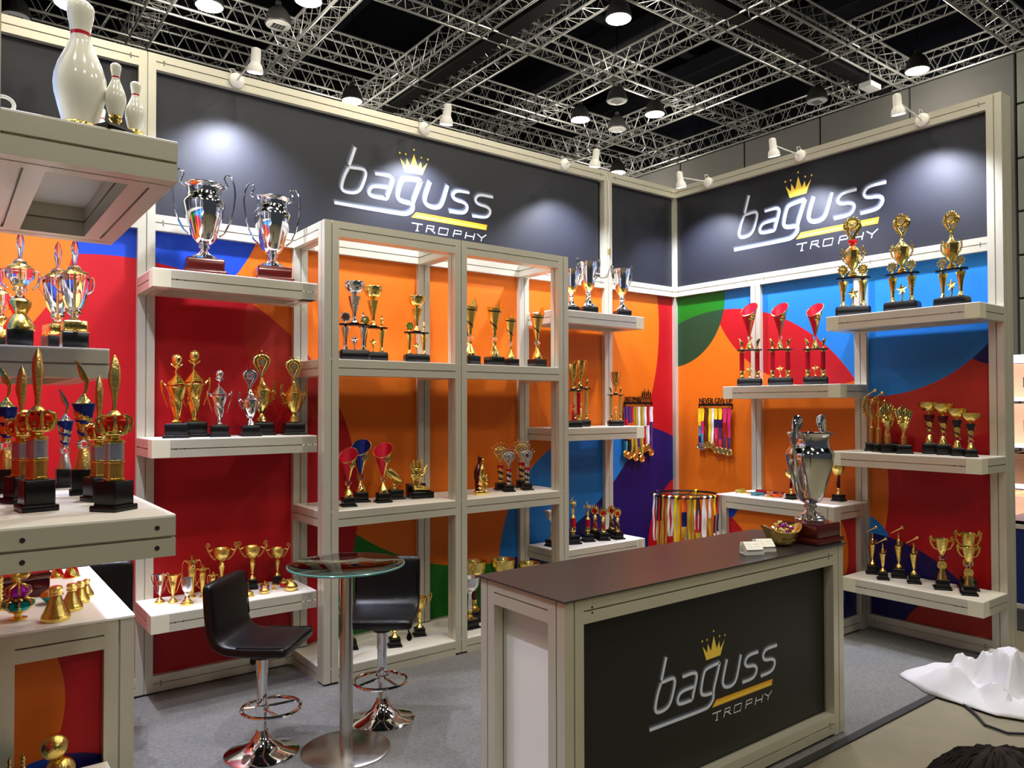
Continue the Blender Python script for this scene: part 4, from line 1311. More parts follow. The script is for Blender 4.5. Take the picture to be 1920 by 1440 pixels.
def k_figure(key):
    K = Kind()
    K.part('base', base_block(MB(), 0.24, 0.18, lip=0.13), BK)
    f = MB(); f.lathe([(0.05, 0.18), (0.055, 0.2), (0.03, 0.225), (0.06, 0.25), (0.07, 0.285), (0.06, 0.32), (0.035, 0.33), (0.065, 0.34), (0.065, 0.36)], 18); f.lathe([(0.07, 0.545), (0.065, 0.56), (0.04, 0.585), (0.03, 0.61)], 16); i = K.part('fittings', f, G)
    c = MB(); c.lathe([(0.062, 0.355), (0.062, 0.55)], 20); K.part('column', c, M['red_foil'], up=i)
    g = MB(); little_figure(g, 0.6, 0.4); K.part('figure', g, G)
    KINDS[key] = K


k_figure('figure')


def k_flamebadge(key, mcol):
    """leaning striped cone with a flame-edged badge"""
    K = Kind()
    K.part('base', base_block(MB(), 0.28, 0.22, lip=0.16), BK)
    seg = 20
    c = MB(); c.lathe([(0.09, 0.22), (0.10, 0.25)] + [(0.085 - 0.004 * k, 0.27 + 0.03 * k) for k in range(10)] + [(0.06, 0.57), (0.07, 0.62), (0.05, 0.66), (0.025, 0.68)], seg, mif=lambda i, k: 1 if (2 <= k <= 10 and (i / seg + 0.07 * k) % 0.5 < 0.24) else 0); K.part('striped_cone', c, [G, mcol])
    e = MB(); 
    for k in range(13):
        a = -PI * 0.5 + (k + 0.5) * 2 * PI / 13
        e.tube([(0.09 * math.cos(a), 0, 0.79 + 0.09 * math.sin(a)), (0.15 * math.cos(a), 0, 0.80 + 0.16 * math.sin(a) + 0.03)], [0.03, 0.006], 5)
    i = K.part('flame_frame', e, G); K.part('badge_disc', disc_badge((0, -0.01, 0.79), 0.11), [G, M['red_metal']], up=i)
    KINDS[key] = K


k_flamebadge('flame_red', M['red_foil']); k_flamebadge('flame_black', M['black_metal'])


def microphone(mb, c, s, mi=0, tilt=0.55):
    st = mb.mark()
    mb.lathe([(0.022, -0.62), (0.03, -0.6), (0.05, 0.1), (0.062, 0.14), (0.062, 0.18)], 12, (0, 0, 0), mi)
    mb.ball((0, 0, 0.30), 0.135, 12, 8, mi)
    mb.xf(Matrix.Translation(c) @ Matrix.Rotation(PI / 2 - tilt, 4, 'Y') @ Matrix.Scale(s, 4), st)


def k_mic_small(key):
    K = Kind()
    K.part('base', base_block(MB(), 0.20, 0.17, lip=0.16), BK)
    f = MB(); f.lathe([(0.06, 0.17), (0.065, 0.2), (0.045, 0.235), (0.02, 0.27), (0.018, 0.29)], 18, rad=scallop(10, 0.06)); K.part('foot', f, G)
    c = MB(); N = 12; seg = 20
    pr = [(0.02 + 0.06 * (k / N) ** 0.8, 0.29 + 0.3 * k / N) for k in range(N + 1)]
    c.lathe(pr, seg, slant=lambda a, k, z: z + 0.10 * max(0, math.cos(a - 0.2)) ** 3 * (k / N) ** 2, cap=False); c.lathe([(r * 0.94, z) for r, z in pr], seg, slant=lambda a, k, z: z + 0.09 * max(0, math.cos(a - 0.2)) ** 3 * (k / N) ** 2, cap=False)
    K.part('open_cup', c, G)
    t = MB(); t.lathe([(0.02, 0.56), (0.04, 0.64), (0.03, 0.70), (0.012, 0.72), (0.02, 0.76), (0.012, 0.83)], 12); K.part('stem', t, G)
    m = MB(); microphone(m, (0.0, 0, 0.895), 0.26, tilt=0.55); K.part('microphone', m, G)
    KINDS[key] = K


k_mic_small('mic_small')


def k_mic_tall(key):
    K = Kind()
    K.part('base', base_block(MB(), 0.19, 0.135, lip=0.1), BK)
    c = MB(); c.lathe([(0.045, 0.135), (0.045, 0.37)], 18); K.part('column', c, M['copper_foil'])
    f = MB(); f.lathe([(0.05, 0.365), (0.03, 0.385), (0.022, 0.46), (0.03, 0.56)], 14)
    for sx in (-1, 1): leaf_wing(f, 0.02, 0.48, 0.075, 0.82, 0.06, 8, 0.034, side=sx)
    f.lathe([(0.025, 0.56), (0.03, 0.66), (0.02, 0.74), (0.03, 0.82)], 10); K.part('laurel', f, G)
    K.part('badge', disc_badge((0, -0.03, 0.60), 0.04), [G, M['gold_soft']])
    m = MB(); microphone(m, (0.0, 0, 0.915), 0.215, tilt=0.6); K.part('microphone', m, G)
    KINDS[key] = K


k_mic_tall('mic_tall')


def k_fan(key):
    """fan of gold blades on a foil column"""
    K = Kind()
    K.part('base', base_block(MB(), 0.27, 0.18, lip=0.1), BK)
    c = MB(); c.lathe([(0.055, 0.18), (0.055, 0.33)], 18); K.part('column', c, M['copper_foil'])
    f = MB(); f.lathe([(0.06, 0.33), (0.04, 0.35), (0.03, 0.42), (0.06, 0.56), (0.09, 0.62)], 16, rad=scallop(8, 0.1)); K.part('cup', f, G)
    for k in range(7):
        u = (k - 3) / 3
        b = MB(); top = 1.0 - 0.12 * abs(u + 0.15) - (0.10 if k == 3 else 0)
        b.tube([(u * 0.05, 0, 0.52), (u * 0.10, -0.01, 0.7), (u * 0.135, 0, top - 0.05), (u * 0.12 + 0.012, 0, top)], [0.02, 0.03, 0.032, 0.008], 7, flat=0.4); K.part('blade', b, G)
    l = MB()
    for k in range(26):
        a = random.uniform(-1, 1); l.ball((a * 0.11, -0.03 - 0.02 * random.random(), 0.55 + 0.16 * random.random() + 0.06 * abs(a)), 0.02, 6, 4)
    K.part('laurel', l, G)
    KINDS[key] = K


k_fan('fan')


def k_bowlcup(key, mstripe, hb=0.21):
    """wide bowl on a striped cone over a crystal bead"""
    K = Kind()
    K.part('base', base_block(MB(), 0.24, hb, lip=0.06), BK)
    f = MB(); f.lathe([(0.085, hb), (0.08, hb + 0.03), (0.045, hb + 0.14), (0.035, hb + 0.16)], 20); K.part('foot', f, M['gold'])
    b = MB(); bead(b, (0, 0, hb + 0.19), 0.075, seg=9); K.part('crystal_bead', b, M['crystal'])
    seg = 24; N = 14; z0 = hb + 0.22; z1 = 0.76
    pr = [(0.035 + 0.065 * k / N, z0 + (z1 - z0) * k / N) for k in range(N + 1)]
    c = MB(); c.lathe(pr, seg, mif=lambda i, k: 1 if (k > 10 + 2.4 * math.cos(2 * PI * i / seg - 1.0) or ((i / seg) + 0.17 * k) % 1.0 < 0.3) else 0); K.part('striped_cone', c, [G, mstripe])
    t = MB(); t.lathe([(0.06, z1), (0.025, z1 + 0.01), (0.025, z1 + 0.035), (0.07, z1 + 0.05), (0.13, z1 + 0.10), (0.175, 0.92), (0.185, 0.985), (0.19, 1.0), (0.178, 0.99), (0.14, 0.90), (0.0001, 0.86)], 30, cap=False, rad=lambda a, k, r, z: r * (1 + (0.04 * math.cos(12 * a) if k in (5, 6) else 0))); K.part('bowl', t, G)
    KINDS[key] = K


k_bowlcup('bowlcup_red', M['wine']); k_bowlcup('bowlcup_black', M['black_metal'], 0.17)


def k_wreathcup(key):
    """handled cup over a crystal and a round wreath badge"""
    K = Kind()
    K.part('base', base_block(MB(), 0.23, 0.19, lip=0.16), BK)
    f = MB(); f.lathe([(0.085, 0.19), (0.08, 0.22), (0.045, 0.36), (0.04, 0.38)], 22, rad=scallop(16, 0.05)); K.part('foot', f, G)
    d = disc_badge((0, -0.01, 0.45), 0.085, spikes=0); K.part('wreath_badge', d, [G, M['gold_soft']])
    b = MB(); b.lathe([(0.02, 0.535), (0.075, 0.59), (0.03, 0.645)], 6); K.part('crystal', b, M['crystal'])
    c = MB(); c.lathe([(0.03, 0.64), (0.05, 0.66), (0.09, 0.76), (0.115, 0.88), (0.125, 0.955), (0.115, 0.955), (0.08, 0.8), (0.0001, 0.72)], 26, cap=False); K.part('cup', c, G)
    for sx in (-1, 1):
        h = MB(); h.tube([(sx * x, 0, z) for x, z in [(0.12, 0.90), (0.155, 0.94), (0.17, 1.0), (0.19, 0.96), (0.18, 0.86), (0.14, 0.78), (0.08, 0.74)]], [0.014, 0.018, 0.01, 0.02, 0.018, 0.014, 0.008], 7, flat=0.6); K.part('handle', h, G)
    KINDS[key] = K


k_wreathcup('wreathcup')


def k_crowntower(key):
    """two foil drums, a red jewelled crown, a tall cast torch figure"""
    K = Kind()
    b = MB(); base_block(b, 0.165, 0.19, lip=0.1); K.part('base', b, BK)
    r = 0.058
    d1 = MB(); d1.lathe([(r, 0.2), (r, 0.305)], 28); K.part('copper_drum', d1, M['copper_foil'])
    d2 = MB(); d2.lathe([(r, 0.325), (r, 0.43)], 28); K.part('lilac_drum', d2, M['holo_foil'])
    for z in (0.19, 0.305, 0.43): K.part('gold_ring', MB().lathe([(r * 1.0, z), (r * 1.1, z + 0.004), (r * 1.1, z + 0.016), (r, z + 0.02)], 28), G)
    f = MB(); f.lathe([(0.06, 0.445), (0.035, 0.46), (0.04, 0.475), (0.075, 0.487)], 20); K.part('crown_foot', f, G)
    cs = 0.8
    c = MB(); c.lathe([(0.095, 0.485), (0.10, 0.49), (0.10, 0.505), (0.097, 0.51)], 28)
    for k in range(8):
        a = 2 * PI * k / 8
        ca, sa = math.cos(a), math.sin(a)
        c.tube([(0.098 * ca, 0.098 * sa, 0.505), (0.128 * ca, 0.128 * sa, 0.55), (0.13 * ca, 0.13 * sa, 0.585), (0.09 * ca, 0.09 * sa, 0.605), (0.02 * ca, 0.02 * sa, 0.595)], [0.024, 0.016, 0.012, 0.012, 0.012], 6)
        c.ball((0.115 * math.cos(a + PI / 8), 0.115 * math.sin(a + PI / 8), 0.535), 0.014, 6, 4)
    c.xf(Matrix.Diagonal((0.78, 0.78, 1, 1)))
    i = K.part('crown', c, G)
    v = MB(); v.lathe([(0.09, 0.505), (0.105, 0.54), (0.10, 0.575), (0.05, 0.588), (0.0001, 0.59)], 16, rad=scallop(8, 0.08)); v.xf(Matrix.Diagonal((0.78, 0.78, 1, 1))); K.part('crown_lining', v, M['red_metal'], up=i)
    t = MB(); t.lathe([(0.035, 0.59), (0.045, 0.61), (0.03, 0.63), (0.02, 0.64)], 14)
    pr = [(0.014, 0.63), (0.017, 0.69), (0.026, 0.75), (0.037, 0.82), (0.037, 0.87), (0.028, 0.93), (0.018, 0.965), (0.002, 1.0)]
    t.lathe(pr, 16, rad=lambda a, k, r, z: r * (0.72 + 0.28 * abs(math.cos(a + 6 * z)) + 0.1 * math.sin(40 * z + 3 * a))); K.part('torch_figure', t, M['gold_soft'])
    KINDS[key] = K


k_crowntower('crowntower')


def k_spiralcup(key, m, msoft):
    """navy striped spiral cup on a flared foot with a horn figure"""
    K = Kind()
    K.part('base', base_block(MB(), 0.22, 0.19, lip=0.08), BK)
    f = MB(); f.lathe([(0.088, 0.19), (0.085, 0.205), (0.05, 0.33), (0.04, 0.345)], 26); K.part('foot', f, msoft)
    b = MB(); bead(b, (0, 0, 0.375), 0.075, seg=9); K.part('crystal_bead', b, M['crystal'])
    seg = 30; N = 18; z0 = 0.405; z1 = 0.68
    pr = [(0.045 + 0.06 * (k / N), z0 + (z1 - z0) * k / N) for k in range(N + 1)]
    c = MB(); c.lathe(pr, seg, rad=lambda a, k, r, z: r * (1 + 0.05 * (1 if ((a / (2 * PI)) + 0.17 * k) % 1.0 > 0.3 else 0)), mif=lambda i, k: 1 if (k > 13 + 2.4 * math.cos(2 * PI * i / seg - 2.6) or (((i / seg) + 0.17 * k) % 1.0 < 0.3 and k > 1)) else 0); K.part('spiral_cup', c, [m, M['blue_foil']])
    l = MB(); l.lathe([(0.09, z1), (0.07, z1 + 0.012), (0.055, z1 + 0.03), (0.03, z1 + 0.05), (0.014, z1 + 0.075)], 22, rad=scallop(12, 0.06)); K.part('lid', l, m)
    t = MB(); t.tube([(0, 0, 0.74), (0.022, 0, 0.80), (0.024, 0, 0.85), (-0.01, 0, 0.89), (-0.035, 0, 0.94), (-0.062, 0, 0.985), (-0.085, 0, 1.0)], [0.012, 0.018, 0.024, 0.034, 0.026, 0.014, 0.004], 9, flat=0.5); K.part('horn_figure', t, m)
    KINDS[key] = K


k_spiralcup('spiralcup_gold', G, M['gold_soft']); k_spiralcup('spiralcup_silver', S, M['silver_soft'])


def k_crystal(key, style):
    """clear acrylic cup with gold saucers on a black block"""
    K = Kind()
    b = MB(); base_block(b, 0.205, 0.16, lip=0.0); K.part('base', b, BK)
    if style == 'goldfoot':
        g = MB(); g.lathe([(0.12, 0.16), (0.12, 0.19), (0.085, 0.25), (0.055, 0.29), (0.06, 0.31), (0.085, 0.36), (0.09, 0.40), (0.075, 0.42)], 26, rad=scallop(20, 0.05)); K.part('gold_foot', g, G); zb = 0.42
    else:
        g = MB(); g.bbox(-0.095, 0.095, -0.095, 0.095, 0.17, 0.26, 0.01); g.lathe([(0.12, 0.16), (0.12, 0.175)], 4); K.part('gold_block', g, G); zb = 0.26
    c = MB()
    c.lathe([(0.06, zb), (0.035, zb + 0.03), (0.03, zb + 0.05), (0.06, zb + 0.08), (0.05, zb + 0.10), (0.085, zb + 0.16), (0.115, 0.60), (0.12, 0.65), (0.10, 0.68), (0.085, 0.685)], 20); K.part('clear_bowl', c, M['crystal'])
    r = MB(); r.lathe([(0.008, zb + 0.02), (0.008, 0.68)], 8); K.part('gold_rod', r, M['gold_soft'])
    s_ = MB(); s_.lathe([(0.02, 0.66), (0.085, 0.672), (0.115, 0.69), (0.10, 0.70), (0.05, 0.725), (0.03, 0.74)], 24, rad=scallop(16, 0.04)); K.part('gold_saucer', s_, G)
    l = MB(); l.lathe([(0.06, 0.72), (0.05, 0.75), (0.03, 0.765)], 14); K.part('clear_knob', l, M['crystal'])
    t = MB(); pr = [(0.014, 0.76), (0.018, 0.80), (0.03, 0.86), (0.034, 0.92), (0.02, 0.97), (0.006, 1.0)]
    t.lathe(pr, 12, rad=lambda a, k, r, z: r * (0.75 + 0.25 * abs(math.cos(2 * a + 20 * z)))); K.part('clear_figure', t, M['crystal'])
    for sx in (-1, 1):
        h = MB(); h.tube([(sx * x, 0, z) for x, z in [(0.10, 0.67), (0.145, 0.66), (0.155, 0.61), (0.14, 0.55), (0.095, 0.51)]], 0.011, 7); K.part('clear_handle', h, M['crystal'])
    KINDS[key] = K


k_crystal('crystal_gold', 'goldfoot'); k_crystal('crystal_block', 'block')


PINP = [(0.10, 0.0), (0.105, 0.02), (0.128, 0.12), (0.152, 0.24), (0.159, 0.31), (0.153, 0.39), (0.132, 0.48), (0.10, 0.57), (0.072, 0.65), (0.06, 0.70), (0.06, 0.745), (0.066, 0.80), (0.078, 0.87), (0.083, 0.92), (0.078, 0.96), (0.058, 0.988), (0.028, 0.999), (0.0001, 1.0)]


def pin_mesh(mb, z0, h, band0=0.715, band1=0.745, mi=0):
    pts = []
    for (r, z) in PINP:
        pts.append((r, z))
    # split at the band
    out = []
    for a, b in zip(pts[:-1], pts[1:]):
        out.append(a)
        for zb in (band0, band1):
            if a[1] < zb < b[1]:
                f = (zb - a[1]) / (b[1] - a[1]); out.append((a[0] + f * (b[0] - a[0]), zb))
    out.append(pts[-1])
    zs = [p[1] for p in out]
    mb.lathe([(r * h, z0 + z * h) for r, z in out], 36, mif=lambda i, k: 1 if band0 - 1e-4 <= zs[k] < band1 - 1e-4 else 0)


def k_pins():
    K = Kind(); p = MB(); pin_mesh(p, 0.04, 0.96); K.part('pin', p, [M['pin_white'], M['pin_red']])
    f = MB(); f.lathe([(0.105, 0), (0.108, 0.03), (0.10, 0.045)], 28); K.part('gold_foot', f, G); KINDS['pin_gold'] = K
    K = Kind(); p = MB(); pin_mesh(p, 0, 1.0); K.part('pin', p, [M['pin_white'], M['pin_red']]); KINDS['pin'] = K
    K = Kind(); K.part('base', MB().bbox(-0.19, 0.19, -0.12, 0.12, 0, 0.09, 0.01), BK)
    f = MB(); f.lathe([(0.07, 0.09), (0.06, 0.115), (0.035, 0.14), (0.045, 0.16), (0.07, 0.19), (0.07, 0.21), (0.05, 0.225), (0.075, 0.26)], 20, rad=scallop(10, 0.06)); K.part('gold_stem', f, G)
    p = MB(); pin_mesh(p, 0.25, 0.75); K.part('pin', p, [M['pin_white'], M['pin_red']]); KINDS['pin_trophy'] = K
    K = Kind(); f = MB(); f.lathe([(0.095, 0), (0.1, 0.03), (0.075, 0.06), (0.10, 0.09), (0.1, 0.12), (0.085, 0.15)], 22, rad=scallop(10, 0.06)); K.part('gold_stem', f, G)
    p = MB(); pin_mesh(p, 0.13, 0.87); K.part('pin', p, [M['pin_white'], M['pin_red']]); KINDS['pin_cup'] = K


k_pins()


def k_misc():
    # scaled gold bottle
    K = Kind(); b = MB(); pr = [(0.42, 0), (0.44, 0.04), (0.44, 0.10), (0.40, 0.13)]
    for k in range(12): pr.append((0.42 - 0.26 * (k / 11) ** 0.9 + (0.012 if k % 2 else 0), 0.15 + 0.045 * k))
    pr += [(0.15, 0.68), (0.15, 0.74)]
    b.lathe(pr, 36, rad=lambda a, k, r, z: r * (1 + (0.03 * math.cos(18 * a + PI * (k % 2)) if 4 <= k <= 15 else 0))); K.part('bottle', b, G)
    c = MB(); c.lathe([(0.19, 0.73), (0.2, 0.77), (0.17, 0.80), (0.19, 0.83), (0.2, 0.93), (0.16, 0.98), (0.0001, 1.0)], 24); K.part('stopper', c, G); KINDS['bottle'] = K
    # crown flask: gold foot, teal crown, purple crown, bird finial
    K = Kind(); f = MB(); f.lathe([(0.15, 0), (0.16, 0.03), (0.07, 0.06), (0.07, 0.12), (0.17, 0.16), (0.20, 0.20)], 22); K.part('foot', f, G)
    t = MB(); t.lathe([(0.2, 0.2), (0.25, 0.27), (0.24, 0.33), (0.12, 0.37)], 18, rad=scallop(8, 0.08)); K.part('teal_crown', t, M['teal'])
    p = MB(); p.lathe([(0.12, 0.42), (0.19, 0.48), (0.21, 0.56), (0.16, 0.64), (0.06, 0.68)], 18, rad=scallop(8, 0.08)); K.part('purple_crown', p, M['purple'])
    g = MB()
    for k in range(8):
        a = 2 * PI * k / 8; ca, sa = math.cos(a), math.sin(a)
        g.tube([(0.2 * ca, 0.2 * sa, 0.21), (0.275 * ca, 0.275 * sa, 0.29), (0.26 * ca, 0.26 * sa, 0.36), (0.12 * ca, 0.12 * sa, 0.40)], 0.025, 6)
        g.tube([(0.12 * ca, 0.12 * sa, 0.42), (0.215 * ca, 0.215 * sa, 0.52), (0.2 * ca, 0.2 * sa, 0.62), (0.05 * ca, 0.05 * sa, 0.69)], 0.02, 6)
    g.lathe([(0.13, 0.37), (0.11, 0.42)], 18); K.part('gold_frame', g, G)
    d = MB(); d.tube([(0, 0, 0.68), (-0.02, 0, 0.76), (-0.06, 0, 0.86), (0.0, 0, 0.95), (0.05, 0, 0.99)], [0.05, 0.07, 0.09, 0.08, 0.02], 10); d.ball((0.10, 0, 0.87), 0.1, 12, 8); K.part('finial', d, G); KINDS['flask'] = K
    # red and gold twisted bottle
    K = Kind(); b = MB(); seg = 24; pr = [(0.42 - 0.3 * (k / 12), 0.06 + 0.075 * k) for k in range(13)]
    b.lathe([(0.45, 0), (0.46, 0.05)] + pr, seg, mif=lambda i, k: 1 if k > 1 and ((i / seg) * 2 + 0.09 * k) % 1 < 0.5 else 0, rad=helix_rad(2, 0.06, 4)); K.part('bottle', b, [G, M['red_metal']]); KINDS['twist_bottle'] = K
    # bowl half under a rattan gold lid
    K = Kind(); b = MB(); b.lathe([(0.12, 0), (0.3, 0.08), (0.62, 0.40), (0.72, 0.55)], 26); K.part('bowl', b, M['teal']); l = MB(); l.lathe([(0.72, 0.55), (0.6, 0.75), (0.25, 0.95), (0.0001, 1.0)], 26, rad=scallop(20, 0.05)); K.part('lid', l, M['copper_foil']); KINDS['teal_bowl'] = K
    # mahogany box
    K = Kind(); K.part('body', MB().bbox(-0.85, 0.85, -0.65, 0.65, 0, 0.72, 0.04), M['wine']); K.part('lid', MB().bbox(-0.9, 0.9, -0.7, 0.7, 0.74, 1.0, 0.06), M['mahogany']); KINDS['casket'] = K
    # two footballs
    K = Kind(); b = MB(); ball_relief(b, (0.06, 0, 0.265), 0.265); K.part('lower_ball', b, G); b = MB(); ball_relief(b, (-0.05, 0, 0.75), 0.25); K.part('upper_ball', b, G); KINDS['balls'] = K
    # gold spire flask, teal
    K = Kind(); b = MB(); b.lathe([(0.22, 0), (0.24, 0.05), (0.16, 0.1), (0.3, 0.2), (0.32, 0.34), (0.12, 0.46)], 20, rad=scallop(10, 0.06)); K.part('bowl', b, M['teal']); b = MB(); b.lathe([(0.14, 0.46), (0.16, 0.5), (0.05, 0.56), (0.07, 0.7), (0.03, 0.8), (0.04, 0.9), (0.0001, 1.0)], 14); K.part('spire', b, G); KINDS['spire_flask'] = K
    K = Kind(); b = MB(); b.lathe([(0.16, 0), (0.17, 0.05), (0.05, 0.12)] + [(0.05 + 0.025 * (k % 2), 0.14 + 0.05 * k) for k in range(15)] + [(0.02, 0.92), (0.0001, 1.0)], 12); K.part('spire', b, G); KINDS['gold_spire'] = K
    # boot award
    K = Kind(); K.part('base', base_block(MB(), 0.46, 0.30, 0.4, lip=0.12), BK)
    f = MB(); f.lathe([(0.12, 0.30), (0.12, 0.34), (0.07, 0.40), (0.09, 0.44), (0.05, 0.5)], 16, (-0.05, 0, 0)); K.part('stem', f, G)
    b = MB(); b.tube([(-0.26, 0, 0.96), (-0.15, 0, 0.84), (0.0, 0, 0.72), (0.17, 0, 0.58), (0.27, 0, 0.52)], [0.10, 0.15, 0.14, 0.115, 0.05], 12, flat=0.75)
    b.tube([(-0.22, 0, 0.84), (-0.3, 0, 0.98), (-0.26, 0, 1.0)], [0.05, 0.04, 0.01], 6)
    for k in range(5): b.tube([(-0.2 + 0.1 * k, 0.04 * (-1) ** k, 0.72 - 0.075 * k), (-0.24 + 0.1 * k, 0.04 * (-1) ** k, 0.65 - 0.075 * k)], [0.03, 0.02], 6)
    K.part('boot', b, G); KINDS['boot'] = K
    # keeper's glove with a boot in front
    K = Kind(); bb = MB(); bb.bbox(-0.25, 0.25, 0.05, 0.25, 0, 0.36, 0.02); bb.bbox(-0.24, 0.36, -0.24, 0.04, 0, 0.17, 0.02); K.part('base', bb, BK)
    g = MB(); g.tube([(0, 0.1, 0.33), (0, 0.1, 0.46), (-0.01, 0.1, 0.55), (-0.01, 0.1, 0.66), (0, 0.1, 0.74)], [0.13, 0.12, 0.17, 0.20, 0.17], 14, flat=0.5)
    for x0, x1, z1, r in ((-0.15, -0.21, 0.90, 0.036), (-0.07, -0.10, 0.985, 0.04), (0.015, 0.01, 1.0, 0.042), (0.10, 0.11, 0.975, 0.04)):
        g.tube([(x0 * 0.8, 0.1, 0.66), (x0, 0.1, 0.76), ((x0 + x1) / 2, 0.095, 0.86), (x1, 0.07, z1 - 0.02), (x1, 0.06, z1)], [r * 1.2, r * 1.15, r * 1.1, r, r * 0.4], 8)
    g.tube([(0.10, 0.09, 0.56), (0.19, 0.08, 0.66), (0.25, 0.06, 0.78), (0.27, 0.05, 0.84)], [0.06, 0.055, 0.042, 0.015], 8)
    for k in range(14): g.ball((random.uniform(-0.13, 0.12), 0.1 - 0.095, random.uniform(0.5, 0.76)), 0.035, 7, 5, 0, (1, 0.5, 1))
    K.part('glove', g, G)
    b = MB(); b.tube([(-0.12, -0.12, 0.36), (-0.11, -0.12, 0.28), (0.02, -0.12, 0.265), (0.17, -0.12, 0.235), (0.29, -0.12, 0.205)], [0.09, 0.10, 0.085, 0.07, 0.04], 12, flat=0.9)
    for k in range(6): b.ball((-0.12 + 0.075 * k, -0.12, 0.185 - 0.001 * k), 0.022, 6, 4)
    K.part('boot', b, G); KINDS['glove'] = K
    # tenpin strike award
    K = Kind(); K.part('base', MB().bbox(-0.16, 0.16, -0.1, 0.1, 0, 0.10, 0.01), G)
    b = MB(); st = b.mark(); pin_mesh(b, 0, 0.62); b.xf(Matrix.Translation((-0.10, 0.03, 0.37)) @ Matrix.Rotation(0.16, 4, 'Y'), st); b.tube([(-0.08, 0.03, 0.08), (-0.10, 0.03, 0.40)], [0.06, 0.05], 8); K.part('red_pin', b, [M['wine'], M['wine']])
    b = MB(); st = b.mark(); pin_mesh(b, 0, 0.52); b.xf(Matrix.Translation((0.0, -0.03, 0.40)) @ Matrix.Rotation(0.10, 4, 'Y'), st); i = K.part('gold_pin', b, [G, G])
    b = MB()
    for k in range(46):
        u = random.uniform(-1, 1); z = random.uniform(0.12, 0.5)
        b.ball((0.04 + u * 0.11, -0.04 - 0.04 * random.random(), z), random.uniform(0.02, 0.035), 6, 4)
    for a, z in ((0.06, 0.40), (0.08, 0.2)): disc_badge((a, -0.09, z), 0.06, spikes=9, mb=b, mi_in=0)
    K.part('splash', b, G); KINDS['tenpin'] = K


k_misc()


def k_ribcup(key, m):
    """handled bowl cup, tall stem, black block (bottom shelf of the rack)"""
    K = Kind(); K.part('base', base_block(MB(), 0.24, 0.18, lip=0.14), BK)
    f = MB(); f.lathe([(0.08, 0.18), (0.085, 0.2), (0.05, 0.25), (0.03, 0.28), (0.06, 0.32), (0.03, 0.36), (0.05, 0.46), (0.065, 0.54), (0.03, 0.58)], 20); K.part('stem', f, G)
    c = MB(); c.lathe([(0.03, 0.58), (0.10, 0.64), (0.16, 0.74), (0.175, 0.84), (0.19, 0.9), (0.17, 0.9), (0.12, 0.74), (0.0001, 0.66)], 26, cap=False, rad=scallop(14, 0.03)); K.part('bowl', c, m)
    for sx in (-1, 1):
        h = MB(); h.tube([(sx * x, 0, z) for x, z in [(0.17, 0.84), (0.21, 0.90), (0.25, 0.98), (0.29, 0.98), (0.29, 0.9), (0.24, 0.78), (0.17, 0.66)]], 0.014, 6); K.part('handle', h, m)
    KINDS[key] = K


k_ribcup('ribcup_gold', G); k_ribcup('ribcup_silver', M['silver_soft'])


def k_plaincup(key, m):
    K = Kind(); K.part('base', base_block(MB(), 0.27, 0.18, lip=0.10), BK)
    f = MB(); f.lathe([(0.09, 0.18), (0.09, 0.2), (0.05, 0.26), (0.035, 0.30), (0.05, 0.36)] , 18); f.lathe([(0.045, 0.36), (0.05, 0.48), (0.03, 0.66), (0.05, 0.70)], 16, mi=1, rad=helix_rad(3, 0.12, 14)); K.part('stem', f, [G, M['wine'] if m == G else S])
    c = MB(); c.lathe([(0.05, 0.70), (0.12, 0.74), (0.185, 0.84), (0.20, 0.95), (0.205, 1.0), (0.19, 0.99), (0.14, 0.84), (0.0001, 0.78)], 28, cap=False, rad=lambda a, k, r, z: r * (1 + (0.04 * math.cos(12 * a) if k in (2, 3) else 0))); K.part('bowl', c, m)
    KINDS[key] = K


k_plaincup('plaincup_gold', G); k_plaincup('plaincup_silver', M['silver_soft'])


